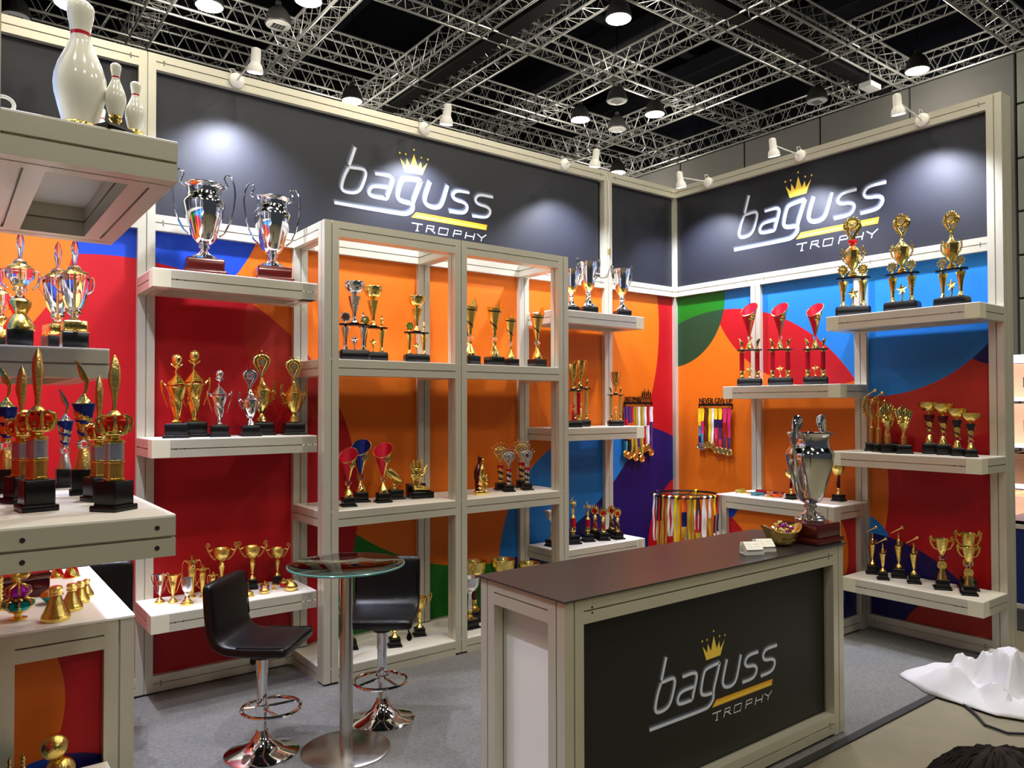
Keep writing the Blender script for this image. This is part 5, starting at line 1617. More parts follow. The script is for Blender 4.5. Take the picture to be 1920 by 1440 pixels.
# ------------------------------------------------------------------ trophies in their places
R_ = math.radians
RS.update(loopcup=0.87, jar_gold=0.62, tin_gold=0.75, bowl_teal=0.8, bottle=0.88, twist_gold=0.82, twist_silver=0.82, crowncup_gold=0.86, crowncup_silver=0.86, bandcup=0.76, ewer=0.64, smallcup_silver=0.9, smallcup_gold=0.9, crystal_gold=0.92, pin_gold=1.2, pin_trophy=1.15, pin_cup=1.2, pin=1.2, spiralcup_gold=0.72, spiralcup_silver=0.72)
A = [
 # kind, name, label, (x, y, z), h, rz, group
 ('pin_gold', 'bowling_pin', 'giant ivory bowling pin with a red neck band and gold foot', (-5.655, -2.905, 2.487), 0.331, 0, None),
 ('pin_trophy', 'bowling_trophy', 'small bowling pin on a gold stem and black plinth beside the giant pin', (-5.579, -2.935, 2.487), 0.182, 0.5, None),
 ('pin_cup', 'bowling_trophy', 'small bowling pin on a gold stem without plinth, last at the shelf end', (-5.531, -2.925, 2.487), 0.150, 0, None),
 ('pin', 'bowling_pin', 'tiny bowling pin between the giant pin and the pin on black plinth', (-5.591, -2.80, 2.487), 0.106, 0, None),
 ('pin', 'bowling_pin', 'tiny bowling pin almost hidden behind the giant bowling pin', (-5.674, -2.78, 2.487), 0.102, 0, None),
 ('crystal_gold', 'crystal_cup', 'clear acrylic cup on a fluted gold foot and black block', (-5.702, -1.80, 2.0), 0.43, 0, None),
 ('crystal_block', 'crystal_cup', 'clear acrylic cup on a square gold block, front one at the shelf end', (-5.528, -1.80, 2.0), 0.425, 0, None),
 ('crystal_block', 'crystal_cup', 'clear acrylic cup with gold saucer half hidden behind the front acrylic cup', (-5.553, -1.52, 2.0), 0.46, 0.2, None),
 ('crystal_gold', 'crystal_cup', 'low clear acrylic cup cut by the picture edge under the giant pin', (-5.75, -1.60, 2.0), 0.32, 0.2, None),
 ('crowntower', 'crown_trophy', 'crown tower trophy with two foil drums, front one beside the picture edge', (-5.720, -2.66, 1.505), 0.445, 0.15, None),
 ('crowntower', 'crown_trophy', 'crown tower trophy standing behind the front one near the picture edge', (-5.739, -2.42, 1.505), 0.405, -1.2, None),
 ('crowntower', 'crown_trophy', 'crown tower trophy with two foil drums at the shelf corner', (-5.553, -2.79, 1.505), 0.424, -0.9, None),
 ('crowntower', 'crown_trophy', 'crown tower trophy half hidden behind the one at the shelf corner', (-5.550, -2.52, 1.505), 0.378, 0.3, None),
 ('spiralcup_gold', 'spiral_cup_trophy', 'gold and navy spiral cup with a horn figure, right of the silver one', (-5.561, -2.30, 1.505), 0.430, -0.1, None),
 ('spiralcup_silver', 'spiral_cup_trophy', 'silver and navy spiral cup with a silver horn figure', (-5.581, -2.02, 1.505), 0.342, 0, None),
 ('spiralcup_gold', 'spiral_cup_trophy', 'gold and navy spiral cup cut by the picture edge', (-5.757, -2.10, 1.505), 0.415, -0.2, None),
 ('bottle', 'perfume_bottle', 'largest scaled gold bottle, nearest of the row of four', (-5.590, -1.885, 1.013), 0.125, 0, None),
 ('bottle', 'perfume_bottle', 'second scaled gold bottle behind the nearest one', (-5.526, -1.765, 1.013), 0.102, 0.1, None),
 ('bottle', 'perfume_bottle', 'third scaled gold bottle of the row of four', (-5.482, -1.66, 1.013), 0.086, 0.2, None),
 ('bottle', 'perfume_bottle', 'smallest scaled gold bottle at the far end of the row', (-5.449, -1.57, 1.013), 0.073, 0.3, None),
 ('flask', 'crown_flask', 'gold flask of teal and purple crowns in front of the dark casket', (-5.698, -1.79, 1.013), 0.187, 0, None),
 ('teal_bowl', 'lidded_bowl', 'teal bowl with a woven gold lid beside the dark casket', (-5.575, -1.60, 1.013), 0.057, 0, None),
 ('casket', 'jewel_casket', 'dark red lacquered casket on the table of gold bottles', (-5.655, -1.40, 1.013), 0.098, 0.12, None),
 ('twist_bottle', 'perfume_bottle', 'red and gold twisted bottle, left of two behind the gold bottles', (-5.502, -1.09, 1.013), 0.07, 0, None),
 ('twist_bottle', 'perfume_bottle', 'red and gold twisted bottle, right of two behind the gold bottles', (-5.448, -1.13, 1.013), 0.078, 0.7, None),
 ('gold_spire', 'perfume_bottle', 'tall gold ribbed bottle cut by the picture edge beside the crown flask', (-5.742, -1.60, 1.013), 0.15, 0, None),
 ('balls', 'football_award', 'two gold footballs stacked on the lowest left shelf', (-5.604, -2.08, 0.5), 0.176, 0, None),
 ('spire_flask', 'spire_flask', 'teal bowl with a gold spire on the lowest left shelf', (-5.742, -2.13, 0.5), 0.155, 0, None),
 ('gold_spire', 'perfume_bottle', 'thin gold ribbed bottle beside the stacked gold footballs', (-5.700, -2.06, 0.5), 0.135, 0, None),
 # back wall, left of the rack
 ('urn', 'urn_trophy', 'larger silver urn cup with looping handles on a mahogany block', (-4.638, -0.22, 2.585), 0.66, -0.15, None),
 ('urn', 'urn_trophy', 'smaller silver urn cup with looping handles next to the display rack', (-4.211, -0.22, 2.585), 0.645, -0.15, None),
 ('twist_gold', 'twisted_cup_trophy', 'twisted gold cup with football top at the front left of its shelf', (-4.798, -0.25, 1.6), 0.507, -0.3, None),
 ('twist_gold', 'twisted_cup_trophy', 'twisted gold cup with football top standing behind another like it', (-4.665, -0.12, 1.6), 0.545, -0.1, None),
 ('twist_silver', 'twisted_cup_trophy', 'twisted silver cup with a silver football on top', (-4.549, -0.25, 1.6), 0.418, -0.2, None),
 ('crowncup_silver', 'lidded_cup_trophy', 'silver lidded cup with laurel handles and crowned badge', (-4.366, -0.27, 1.6), 0.439, -0.15, None),
 ('crowncup_gold', 'lidded_cup_trophy', 'gold lidded cup with crowned badge behind the silver one', (-4.243, -0.12, 1.6), 0.556, -0.15, None),
 ('crowncup_gold', 'lidded_cup_trophy', 'gold lidded cup with crowned badge by the display rack post', (-4.056, -0.20, 1.6), 0.525, -0.2, None),
 ('smallcup_silver', 'small_cup', 'small silver cup with loop handles at the end of the low shelf', (-4.863, -0.14, 0.6), 0.182, -0.3, None),
 ('smallcup_gold', 'small_cup', 'small gold cup with loop handles next to the small silver cup', (-4.800, -0.19, 0.6), 0.178, -0.3, None),
 ('goblet', 'goblet', 'silver goblet with a twisted stem and gold foot', (-4.741, -0.28, 0.6), 0.160, 0, None),
 ('ewer', 'ewer_cup', 'tallest of the three gold ewers with loop handles', (-4.675, -0.12, 0.6), 0.266, -0.3, None),
 ('ewer', 'ewer_cup', 'middle sized gold ewer of three on the low shelf', (-4.618, -0.15, 0.6), 0.205, -0.3, None),
 ('ewer', 'ewer_cup', 'smallest gold ewer half hidden by the bar stool back', (-4.569, -0.20, 0.6), 0.162, -0.3, None),
 ('loopcup', 'handled_cup_trophy', 'widest gold cup with scrolled handles, its block hidden behind the bar stool', (-4.491, -0.11, 0.6), 0.317, -0.35, None),
 ('loopcup', 'handled_cup_trophy', 'gold cup with scrolled handles on a black block, middle of three', (-4.301, -0.12, 0.6), 0.309, -0.35, None),
 ('loopcup', 'handled_cup_trophy', 'smallest gold cup with scrolled handles by the display rack', (-4.124, -0.09, 0.6), 0.268, -0.35, None),
 ('bowl_gold', 'lidded_bowl', 'plain gold lidded bowl peeping over the bar stool back', (-4.475, -0.24, 0.6), 0.10, 0, None),
 ('bowl_teal', 'lidded_bowl', 'teal lidded bowl standing behind the larger red one', (-4.365, -0.15, 0.6), 0.088, 0, None),
 ('bowl_red', 'lidded_bowl', 'larger red lidded bowl beside the bar stool back', (-4.399, -0.24, 0.6), 0.075, 0, None),
 ('dome_gold', 'bell_dome', 'little gold dome at the front edge of the low shelf', (-4.382, -0.31, 0.6), 0.034, 0, None),
 ('bowl_purple', 'lidded_bowl', 'purple lidded bowl in front of the black trophy block', (-4.242, -0.19, 0.6), 0.058, 0, None),
 ('jar_gold', 'lidded_bowl', 'gold jar with a narrow neck at the front of the low shelf', (-4.282, -0.30, 0.6), 0.056, 0, None),
 ('tin_gold', 'finial', 'tiny gold finial between the gold jar and the larger gold jar', (-4.196, -0.235, 0.6), 0.038, 0, None),
 ('bowl_red', 'lidded_bowl', 'small red lidded bowl near the display rack', (-4.120, -0.20, 0.6), 0.060, 0, None),
 ('jar_gold', 'lidded_bowl', 'larger gold jar nearest the display rack on the low shelf', (-4.120, -0.325, 0.6), 0.078, 0.4, None),
 # rack
 ('twocol_silver', 'column_trophy', 'silver two-column trophy with a bowl cup beside the rack post', (-3.705, -0.38, 2.095), 0.535, -0.25, None),
 ('twocol_gold', 'column_trophy', 'large gold two-column trophy with bowl cup and green badge', (-3.525, -0.30, 2.095), 0.53, -0.25, None),
 ('twocol_gold', 'column_trophy', 'smaller gold two-column trophy with green badge standing alone', (-3.206, -0.35, 2.095), 0.484, -0.2, None),
 ('spire', 'spire_cup_trophy', 'slender gold spire cup cut off by the middle rack post', (-2.750, -0.36, 2.095), 0.528, 0.2, None),
 ('spire', 'spire_cup_trophy', 'shorter gold spire cup behind the one at the middle rack post', (-2.680, -0.20, 2.095), 0.44, 0.1, None),
 ('spire', 'spire_cup_trophy', 'tallest gold spire cup standing free in the upper right rack bay', (-2.516, -0.35, 2.095), 0.536, 0, None),
 ('spire', 'spire_cup_trophy', 'shortest gold spire cup in the middle of the upper right rack bay', (-2.360, -0.35, 2.095), 0.455, 0, None),
 ('spire', 'spire_cup_trophy', 'gold spire cup at the right end of the upper right rack bay', (-2.089, -0.35, 2.095), 0.514, 0, None),
 ('cone_red', 'cone_cup_trophy', 'gold cone cup with red lining in front of the blue lined one', (-3.729, -0.34, 1.112), 0.405, -0.2, None),
 ('cone_blue', 'cone_cup_trophy', 'tall gold cone cup with a navy blue lining', (-3.555, -0.17, 1.112), 0.454, -0.2, None),
 ('cone_red', 'cone_cup_trophy', 'gold cone cup with red lining standing free beside the gold boot', (-3.442, -0.29, 1.112), 0.432, -0.2, None),
 ('boot', 'boot_trophy', 'gold football boot award on a black block', (-3.284, -0.17, 1.112), 0.228, -0.1, None),
 ('glove', 'glove_trophy', 'gold goalkeeper glove and boot award on black blocks', (-3.120, -0.22, 1.112), 0.285, -0.15, None),
 ('tenpin', 'bowling_trophy', 'gold and wine red tenpin strike award in the right rack bay', (-2.640, -0.34, 1.112), 0.30, -0.2, None),
 ('discaward_gold', 'badge_trophy', 'gold crowned badge on a red striped column, front left of four', (-2.326, -0.17, 1.112), 0.38, -0.35, None),
 ('discaward_silver_plain', 'badge_trophy', 'silver crowned badge with plain disc on a red striped column', (-2.348, -0.31, 1.112), 0.343, -0.35, None),
 ('discaward_gold', 'badge_trophy', 'gold crowned badge on a tall block at the back of the rack bay', (-2.082, -0.13, 1.112), 0.396, -0.5, None),
 ('discaward_silver', 'badge_trophy', 'silver crowned badge with a dark ringed disc', (-2.165, -0.31, 1.112), 0.346, -0.35, None),
 ('ribcup_silver', 'handled_cup_trophy', 'silver handled cup on the rack floor behind the glass table column', (-3.658, -0.225, 0.112), 0.334, -0.35, None),
 ('ribcup_gold', 'handled_cup_trophy', 'gold handled cup on the rack floor hidden behind the bar stool seat', (-3.388, -0.36, 0.112), 0.32, -0.35, None),
 ('ribcup_gold', 'handled_cup_trophy', 'gold handled cup on the rack floor right of the bar stool', (-3.124, -0.25, 0.112), 0.307, -0.35, None),
 ('plaincup_gold', 'bowl_cup_trophy', 'gold bowl cup on the rack floor behind the silver one', (-2.596, -0.19, 0.112), 0.464, 0, None),
 ('plaincup_silver', 'bowl_cup_trophy', 'silver bowl cup on the rack floor beside the middle post', (-2.727, -0.32, 0.112), 0.383, 0, None),
 ('plaincup_gold', 'bowl_cup_trophy', 'gold bowl cup whose rim shows just over the counter top', (-2.393, -0.29, 0.112), 0.470, 0, None),
 ('plaincup_gold', 'bowl_cup_trophy', 'gold bowl cup nearly hidden behind the counter, last on the rack floor', (-2.185, -0.36, 0.112), 0.428, 0, None),
 # right of the rack
 ('bandcup', 'band_cup_trophy', 'silver cup with gold band partly behind the rack post', (-1.604, -0.22, 2.585), 0.414, -0.4, None),
 ('bandcup', 'band_cup_trophy', 'largest silver cup with gold band, middle of three', (-1.405, -0.22, 2.585), 0.505, -0.4, None),
 ('bandcup', 'band_cup_trophy', 'silver cup with gold band at the shelf end by the wall post', (-1.005, -0.24, 2.585), 0.482, -0.4, None),
 ('redcol_cup', 'column_trophy', 'red column trophy with a handled cup half behind the rack post', (-1.640, -0.28, 1.605), 0.55, -0.5, None),
 ('goldcol_cup', 'column_trophy', 'tall gold mesh column trophy behind the red column one', (-1.416, -0.13, 1.605), 0.592, -0.5, None),
 ('goldcol_cup', 'column_trophy', 'gold mesh column trophy with a handled cup at the shelf end', (-1.070, -0.22, 1.605), 0.497, -0.45, None),
 ('figure', 'figure_trophy', 'tallest red column figure trophy beside the rack post', (-1.575, -0.20, 0.6), 0.405, -0.3, None),
 ('figure', 'figure_trophy', 'red column figure trophy, second from the rack post', (-1.401, -0.20, 0.6), 0.354, -0.3, None),
 ('flame_red', 'flame_badge_trophy', 'flame edged badge trophy on a red striped cone, behind', (-1.232, -0.11, 0.6), 0.306, -1.0, None),
 ('flame_red', 'flame_badge_trophy', 'flame edged badge trophy with red disc on a red striped cone, in front', (-1.250, -0.235, 0.6), 0.300, -0.5, None),
 ('flame_black', 'flame_badge_trophy', 'flame edged badge trophy on a black striped cone, in front', (-1.110, -0.275, 0.6), 0.284, -0.2, None),
 ('flame_black', 'flame_badge_trophy', 'flame edged badge trophy behind the black striped one', (-1.055, -0.145, 0.6), 0.295, -1.1, None),
 ('plaincup_silver', 'bowl_cup_trophy', 'silver bowl cup seen through the right side of the rack', (-1.790, -0.17, 0.6), 0.300, 0, None),
 # right wall
 ('twocol_lid_red', 'column_trophy', 'tall gold lidded-cup column trophy with a red collar', (-0.22, -1.993, 2.48), 0.795, R_(-62), None),
 ('twocol_lid', 'column_trophy', 'tall gold lidded-cup column trophy, middle of the top right shelf', (-0.22, -2.374, 2.48), 0.74, R_(-84), None),
 ('twocol_lid', 'column_trophy', 'tall gold lidded-cup column trophy at the end of the top right shelf', (-0.22, -2.721, 2.48), 0.69, R_(-96), None),
 ('redcol', 'column_trophy', 'tallest red column trophy with a cone cup, near the booth corner', (-0.22, -1.036, 1.955), 0.735, R_(-55), None),
 ('redcol', 'column_trophy', 'middle red column trophy with a cone cup', (-0.22, -1.342, 1.955), 0.702, R_(-55), None),
 ('redcol', 'column_trophy', 'lowest red column trophy with a cone cup, by the upper shelf', (-0.22, -1.668, 1.955), 0.663, R_(-58), None),
 ('mic_tall', 'microphone_trophy', 'gold microphone on a tall laurel column, first on its shelf', (-0.10, -2.072, 1.43), 0.50, R_(-60), None),
 ('mic_tall', 'microphone_trophy', 'gold microphone on a tall laurel column, second on its shelf', (-0.17, -2.165, 1.43), 0.476, R_(-60), None),
 ('fan', 'fan_trophy', 'gold fan blade award half hidden behind another one', (-0.09, -2.186, 1.43), 0.415, R_(-30), None),
 ('fan', 'fan_trophy', 'gold fan blade award in front of the half hidden one', (-0.225, -2.262, 1.43), 0.386, R_(-50), None),
 ('fan', 'fan_trophy', 'gold fan blade award standing free, right of the other two', (-0.24, -2.385, 1.43), 0.366, R_(-60), None),
 ('bowlcup_red', 'bowl_cup_trophy', 'gold bowl cup with wine red stripes, first of the row of four', (-0.12, -2.514, 1.43), 0.380, R_(-60), None),
 ('bowlcup_red', 'bowl_cup_trophy', 'gold bowl cup with wine red stripes, second of the row of four', (-0.17, -2.631, 1.43), 0.368, R_(-60), None),
 ('bowlcup_black', 'bowl_cup_trophy', 'gold bowl cup with black stripes, third of the row of four', (-0.22, -2.745, 1.43), 0.333, R_(-60), None),
 ('bowlcup_black', 'bowl_cup_trophy', 'lowest gold bowl cup with black stripes at the end of the row', (-0.27, -2.853, 1.43), 0.302, R_(-60), None),
 ('plaincup_gold', 'bowl_cup_trophy', 'gold bowl cup with a red stem at the end of the white table', (-0.13, -1.808, 1.013), 0.292, 0, None),
 ('plaincup_gold', 'bowl_cup_trophy', 'gold bowl cup on the white table behind the big silver urn', (-0.32, -1.500, 1.013), 0.241, 0, None),
 ('mic_small', 'microphone_trophy', 'small gold microphone trophy at the back left of the lowest shelf', (-0.13, -2.082, 0.475), 0.386, R_(-60), None),
 ('mic_small', 'microphone_trophy', 'shortest gold microphone trophy at the front of the lowest shelf', (-0.26, -2.229, 0.475), 0.327, R_(-60), None),
 ('mic_small', 'microphone_trophy', 'tallest small gold microphone trophy, third from the table', (-0.10, -2.271, 0.475), 0.407, R_(-60), None),
 ('mic_small', 'microphone_trophy', 'gold microphone trophy next to the handled wreath cup', (-0.20, -2.429, 0.475), 0.359, R_(-60), None),
 ('wreathcup', 'wreath_cup_trophy', 'gold handled wreath cup standing alone on the lowest shelf', (-0.22, -2.635, 0.475), 0.376, R_(-60), None),
 ('wreathcup', 'wreath_cup_trophy', 'taller gold wreath cup behind another near the shelf end', (-0.09, -2.755, 0.475), 0.420, R_(-60), None),
 ('wreathcup', 'wreath_cup_trophy', 'shorter gold wreath cup in front of the taller one', (-0.25, -2.822, 0.475), 0.347, R_(-60), None),
 ('urn_thick', 'urn_trophy', 'big silver urn cup on a mahogany block on the counter', (-2.085, -2.745, 1.035), 0.69, 0, None),
]
CATS = dict(bowling_pin='bowling pin', crystal_cup='cup', perfume_bottle='bottle', crown_flask='bottle', spire_flask='bottle', lidded_bowl='bowl', jewel_casket='box', goblet='goblet', small_cup='cup', ewer_cup='ewer', bell_dome='dome', finial='ornament')
GRP = dict(bowling_pin='bowling pins on the top left shelf', bowling_trophy='bowling trophies', crystal_cup='acrylic cups', crown_trophy='crown tower trophies', spiral_cup_trophy='navy spiral cups', perfume_bottle='gold bottles', lidded_bowl='small lidded bowls', urn_trophy='silver urn cups', twisted_cup_trophy='twisted football cups', lidded_cup_trophy='crowned lidded cups', ewer_cup='gold ewers', handled_cup_trophy='handled gold and silver cups', column_trophy='column trophies', spire_cup_trophy='gold spire cups', cone_cup_trophy='cone cups', badge_trophy='crowned badge trophies', bowl_cup_trophy='bowl cups', band_cup_trophy='gold banded silver cups', figure_trophy='red figure trophies', flame_badge_trophy='flame badge trophies', microphone_trophy='microphone trophies', fan_trophy='fan blade awards', wreath_cup_trophy='wreath cups', small_cup='small loop handled cups')
for kind, name, label, loc, h, rz, grp in A:
    put(kind, name, label, loc, h, rz, grp or GRP.get(name), CATS.get(name, 'trophy'))
for o in list(COL.objects):
    if o.get('label', '').startswith('big silver urn'):
        o.rotation_euler = (0, 0, 0)
        for ch in o.children:
            if ch.name.startswith(('handle', 'bowl', 'collar', 'foot')): ch.rotation_euler = (0, 0, R_(6))

# ------------------------------------------------------------------ small things on the counter and the white table
bw = thing('ingot_bowl', 'gold ingot shaped bowl full of sweets on the counter', 'bowl', (-2.325, -2.72, 1.035), R_(-20), sc=0.82)
mb = MB(); n = 32; N = 9; vs = []
for k in range(N):
    f = k / (N - 1)
    for i in range(n):
        a = 2 * PI * i / n
        rx = 0.055 + 0.085 * f ** 0.8; ry = 0.045 + 0.045 * f ** 0.8
        z = 0.004 + 0.088 * f ** 1.3 + (0.045 * (abs(math.cos(a)) ** 3) * f ** 2)
        vs.append((rx * math.cos(a), ry * math.sin(a), z))
mb.add(vs, [tuple(range(n - 1, -1, -1))] + [(k * n + i, k * n + (i + 1) % n, (k + 1) * n + (i + 1) % n, (k + 1) * n + i) for k in range(N - 1) for i in range(n)])
vi = [((x * 0.93), y * 0.93, z - 0.001) for x, y, z in vs[(N - 1) * n:]] + [(x * 0.6, y * 0.6, 0.055) for x, y, z in vs[(N - 1) * n:]]
mb.add(vi, [tuple(range(n, 2 * n))] + [(i, n + i, n + (i + 1) % n, (i + 1) % n) for i in range(n)])
mb.tube([vs[(N - 1) * n + i] for i in range(n)], 0.005, 6, closed=True)
mb.build('bowl', M['gold_soft'], bw)
mb = MB()
for k in range(9):
    x = -0.045 + k * 0.011
    mb.ball((x, -0.079 + 0.0, 0.045 + 0.002 * (k % 2)), 0.006, 6, 4, 0, (1, 0.5, 1.6))
mb.build('relief_band', M['gold'], bw)
sw = {}
for nm, m in (('gold', M['gold']), ('purple', M['purple']), ('cream', M['rib_cream'])):
    mb = MB(); mb.ball((0, 0, 0.011), 0.013, 10, 6, 0, (1.15, 1, 0.85)); mb.tube([(0.012, 0, 0.011), (0.024, 0, 0.013)], [0.004, 0.009], 6); mb.tube([(-0.012, 0, 0.011), (-0.024, 0, 0.010)], [0.004, 0.009], 6)
    o = mb.build('x', m); sw[nm] = o.data; bpy.data.objects.remove(o)
k = 0
for ring, (rr, cnt, z) in enumerate(((0.066, 9, 0.066), (0.046, 8, 0.086), (0.026, 5, 0.104), (0.004, 1, 0.122))):
    for i in range(cnt):
        a = 2 * PI * i / cnt + ring
        nm = ('gold', 'cream', 'gold', 'purple')[k % 4]; k += 1
        p = Matrix.Rotation(R_(-20), 4, 'Z') @ Vector((rr * 0.98 * math.cos(a), rr * 0.62 * math.sin(a), 0))
        o = link('sweet', sw[nm]); o.location = (-2.325 + p.x, -2.72 + p.y, 1.035 + z * 0.92); o.rotation_euler = (random.uniform(-0.4, 0.4), random.uniform(-0.4, 0.4), random.uniform(0, 6))
        tag(o, nm + ' wrapped sweet heaped in the gold ingot bowl', 'sweet', nm + ' sweets in the ingot bowl')
for lab, x, y, rz, dz in (('white holder of name cards nearer the counter edge, left of two', -2.652, -2.765, R_(-28), 0), ('white holder of name cards beside the gold ingot bowl', -2.535, -2.755, R_(-28), 0)):
    t = thing('card_holder', lab, 'card holder', (x, y, 1.035), rz, 'name card holders')
    tr = MB()
    tr.bbox(-0.05, 0.05, -0.032, 0.032, 0, 0.005, 0.001)
    tr.add([(-0.05, 0.032, 0), (0.05, 0.032, 0), (0.05, 0.036, 0), (-0.05, 0.036, 0), (-0.05, 0.026, 0.058), (0.05, 0.026, 0.058), (0.05, 0.03, 0.058), (-0.05, 0.03, 0.058)], [(3, 2, 1, 0), (4, 5, 6, 7), (0, 1, 5, 4), (1, 2, 6, 5), (2, 3, 7, 6), (3, 0, 4, 7)])
    tr.bbox(-0.05, 0.05, -0.036, -0.032, 0, 0.016, 0.001)
    tr.build('tray', M['card_tray'], t, smooth=0)
    cs = MB(); st = cs.mark()
    for q in range(6): cs.box(-0.045, 0.045, -0.027, 0.027, 0.0045 * q, 0.0045 * q + 0.004)
    cs.xf(Matrix.Translation((0, 0.0, 0.024)) @ Matrix.Rotation(R_(38), 4, 'X'), st)
    cs.build('card_stack', M['paper'], t, smooth=0)
    pr = MB(); st = pr.mark()
    for (a0, a1, b0, b1) in ((-0.036, -0.012, 0.008, 0.014), (-0.036, -0.008, -0.006, -0.002), (0.006, 0.034, 0.006, 0.012), (-0.036, 0.0, -0.016, -0.013), (0.006, 0.03, -0.010, -0.006)):
        pr.box(a0, a1, b0, b1, 0.0265, 0.0268)
    pr.xf(Matrix.Translation((0, 0.0, 0.024)) @ Matrix.Rotation(R_(38), 4, 'X'), st)
    pr.build('card_print', M['paper_print'], t, smooth=0)

# ------------------------------------------------------------------ medals, hangers, ribbon stand
def ribbon_mesh(w, L, loop=0.0, wave=0.004, seg=14, col=None):
    mb = MB(); vs = []
    for k in range(seg + 1):
        z = -L * k / seg
        y = wave * math.sin(k * 0.9)
        x = loop * math.sin(PI * k / seg)
        vs += [(x - w / 2, y, z), (x + w / 2, y, z), (x + w / 2, y + 0.0014, z), (x - w / 2, y + 0.0014, z)]
    fs = []
    for k in range(seg):
        b = 4 * k
        fs += [(b, b + 4, b + 5, b + 1), (b + 3, b + 2, b + 6, b + 7), (b + 1, b + 5, b + 6, b + 2), (b, b + 3, b + 7, b + 4)]
    fs += [(0, 1, 2, 3), (4 * seg, 4 * seg + 3, 4 * seg + 2, 4 * seg + 1)]
    mb.add(vs, fs)
    nc = len(col) if col else 1
    if nc > 1:
        for i in range(seg * 4):
            k = i // 4
            mb.I[i] = min(nc - 1, int(k / seg * nc))
    return mb


def medal(name, label, parent_loc, rz, colors, w, L, r, disc_m, group, z_drop=0.0):
    t = thing(name, label, 'medal', parent_loc, rz, group)
    ms = [M['rib_' + c] for c in colors]
    for q in (-1, 1):
        mb = ribbon_mesh(w, L, 0, 0.003, 14, colors)
        mb.xf(Matrix.Translation((q * w * 0.42, -0.004 * (q + 1), 0)) @ Matrix.Rotation(q * w * 0.36 / L, 4, 'Y'))
        mb.build('ribbon', ms, t)
    d = MB(); disc_badge((0, -0.006, -L - r * 0.8), r, r * 0.22, 0, 1, 0, d)
    d.tube([(0.006 * math.cos(a), -0.004, -L + 0.004 + 0.008 * math.sin(a)) for a in [k * PI / 4 for k in range(8)]], 0.0018, 5, 0, closed=True)
    d.build('medal_disc', disc_m, t)
    return t


def word(name, text, size, parent, loc, rot, m, width=None, extrude=0.003):
    cu = bpy.data.curves.new(name, 'FONT')
    cu.body = text; cu.size = size; cu.extrude = extrude; cu.offset = size * 0.012
    cu.align_x = 'LEFT'
    tmp = bpy.data.objects.new('tmp', cu)
    COL.objects.link(tmp)
    bpy.context.view_layer.update()
    me = bpy.data.meshes.new_from_object(tmp.evaluated_get(bpy.context.evaluated_depsgraph_get()))
    bpy.data.objects.remove(tmp)
    me.name = name
    me.materials.clear(); me.materials.append(m)
    if width:
        xs = [v.co.x for v in me.vertices]
        me.transform(Matrix.Diagonal((width / (max(xs) - min(xs)), 1, 1, 1)))
    o = link(name, me, parent)
    o.location = loc; o.rotation_euler = rot
    return o


hg = thing('medal_hanger', 'black NEVER GIVE UP medal hanger on the orange right wall', 'medal hanger', (0.036, -0.283, 1.752), -PI / 2)
MB().bbox(0, 0.40, -0.03, -0.022, 0.032, 0.055, 0.002).bbox(0, 0.40, -0.03, -0.022, 0, 0.012, 0.002).bbox(0, 0.012, -0.03, -0.022, 0, 0.055, 0.002).bbox(0.388, 0.40, -0.03, -0.022, 0, 0.055, 0.002).bbox(0.05, 0.07, -0.024, 0.0, 0.034, 0.05, 0.002).bbox(0.33, 0.35, -0.024, 0.0, 0.034, 0.05, 0.002).build('hanger_bar', M['black'], hg, smooth=0)
word('hanger_lettering', 'NEVER GIVE UP', 0.075, hg, (0.005, -0.026, 0.056), (PI / 2, 0, 0), M['black'], 0.39)
X0 = 0.004
for i, (dx, cols, L, dm, what) in enumerate([
    (0.018, ('yellow', 'yellow', 'teal', 'navy'), 0.37, 'silver', 'silver medal on a yellow to blue ribbon, first on the orange wall hanger'),
    (0.055, ('yellow', 'pink', 'teal'), 0.375, 'silver', 'silver medal on a yellow and pink ribbon, second on the orange wall hanger'),
    (0.105, ('brown', 'brown'), 0.355, 'gold', 'gold medal on a brown ribbon on the orange wall hanger'),
    (0.142, ('yellow', 'yellow'), 0.35, 'gold', 'gold medal on a plain yellow ribbon on the orange wall hanger'),
    (0.172, ('white', 'white'), 0.36, 'gold', 'gold medal on a white ribbon on the orange wall hanger'),
    (0.215, ('yellow', 'navy', 'pink', 'red'), 0.40, 'gold', 'gold medal on a yellow, navy and pink ribbon'),
    (0.262, ('yellow', 'navy', 'purple', 'pink'), 0.405, 'gold', 'gold medal on a yellow, navy and purple ribbon'),
    (0.318, ('pink', 'red', 'purple'), 0.41, 'gold', 'gold medal on a red patterned ribbon on the orange wall hanger'),
    (0.365, ('pink', 'pink', 'purple'), 0.42, 'gold', 'gold medal on a pink to purple ribbon, last on the orange wall hanger')]):
    medal('medal', what, (0.036 - 0.032 - 0.004 * (i % 2), -0.283 - dx, 1.762), -PI / 2, cols, 0.026, L * 0.93, 0.034, [M[dm], M['gold_soft'] if dm == 'gold' else M['silver_soft']], 'medals on the orange wall hanger')
hg = thing('medal_hanger', 'black UNSTOPPABLE medal hanger with runners on the back wall', 'medal hanger', (-0.735, 0.036, 1.770), 0)
MB().bbox(0, 0.40, -0.03, -0.022, 0.032, 0.055, 0.002).bbox(0, 0.40, -0.03, -0.022, 0, 0.012, 0.002).bbox(0, 0.012, -0.03, -0.022, 0, 0.055, 0.002).bbox(0.388, 0.40, -0.03, -0.022, 0, 0.055, 0.002).bbox(0.05, 0.07, -0.024, 0.0, 0.034, 0.05, 0.002).bbox(0.33, 0.35, -0.024, 0.0, 0.034, 0.05, 0.002).build('hanger_bar', M['black'], hg, smooth=0)
word('hanger_lettering', 'UNSTOPPABLE', 0.07, hg, (0.008, -0.026, 0.056), (PI / 2, 0, 0), M['black'], 0.235)
mb = MB()
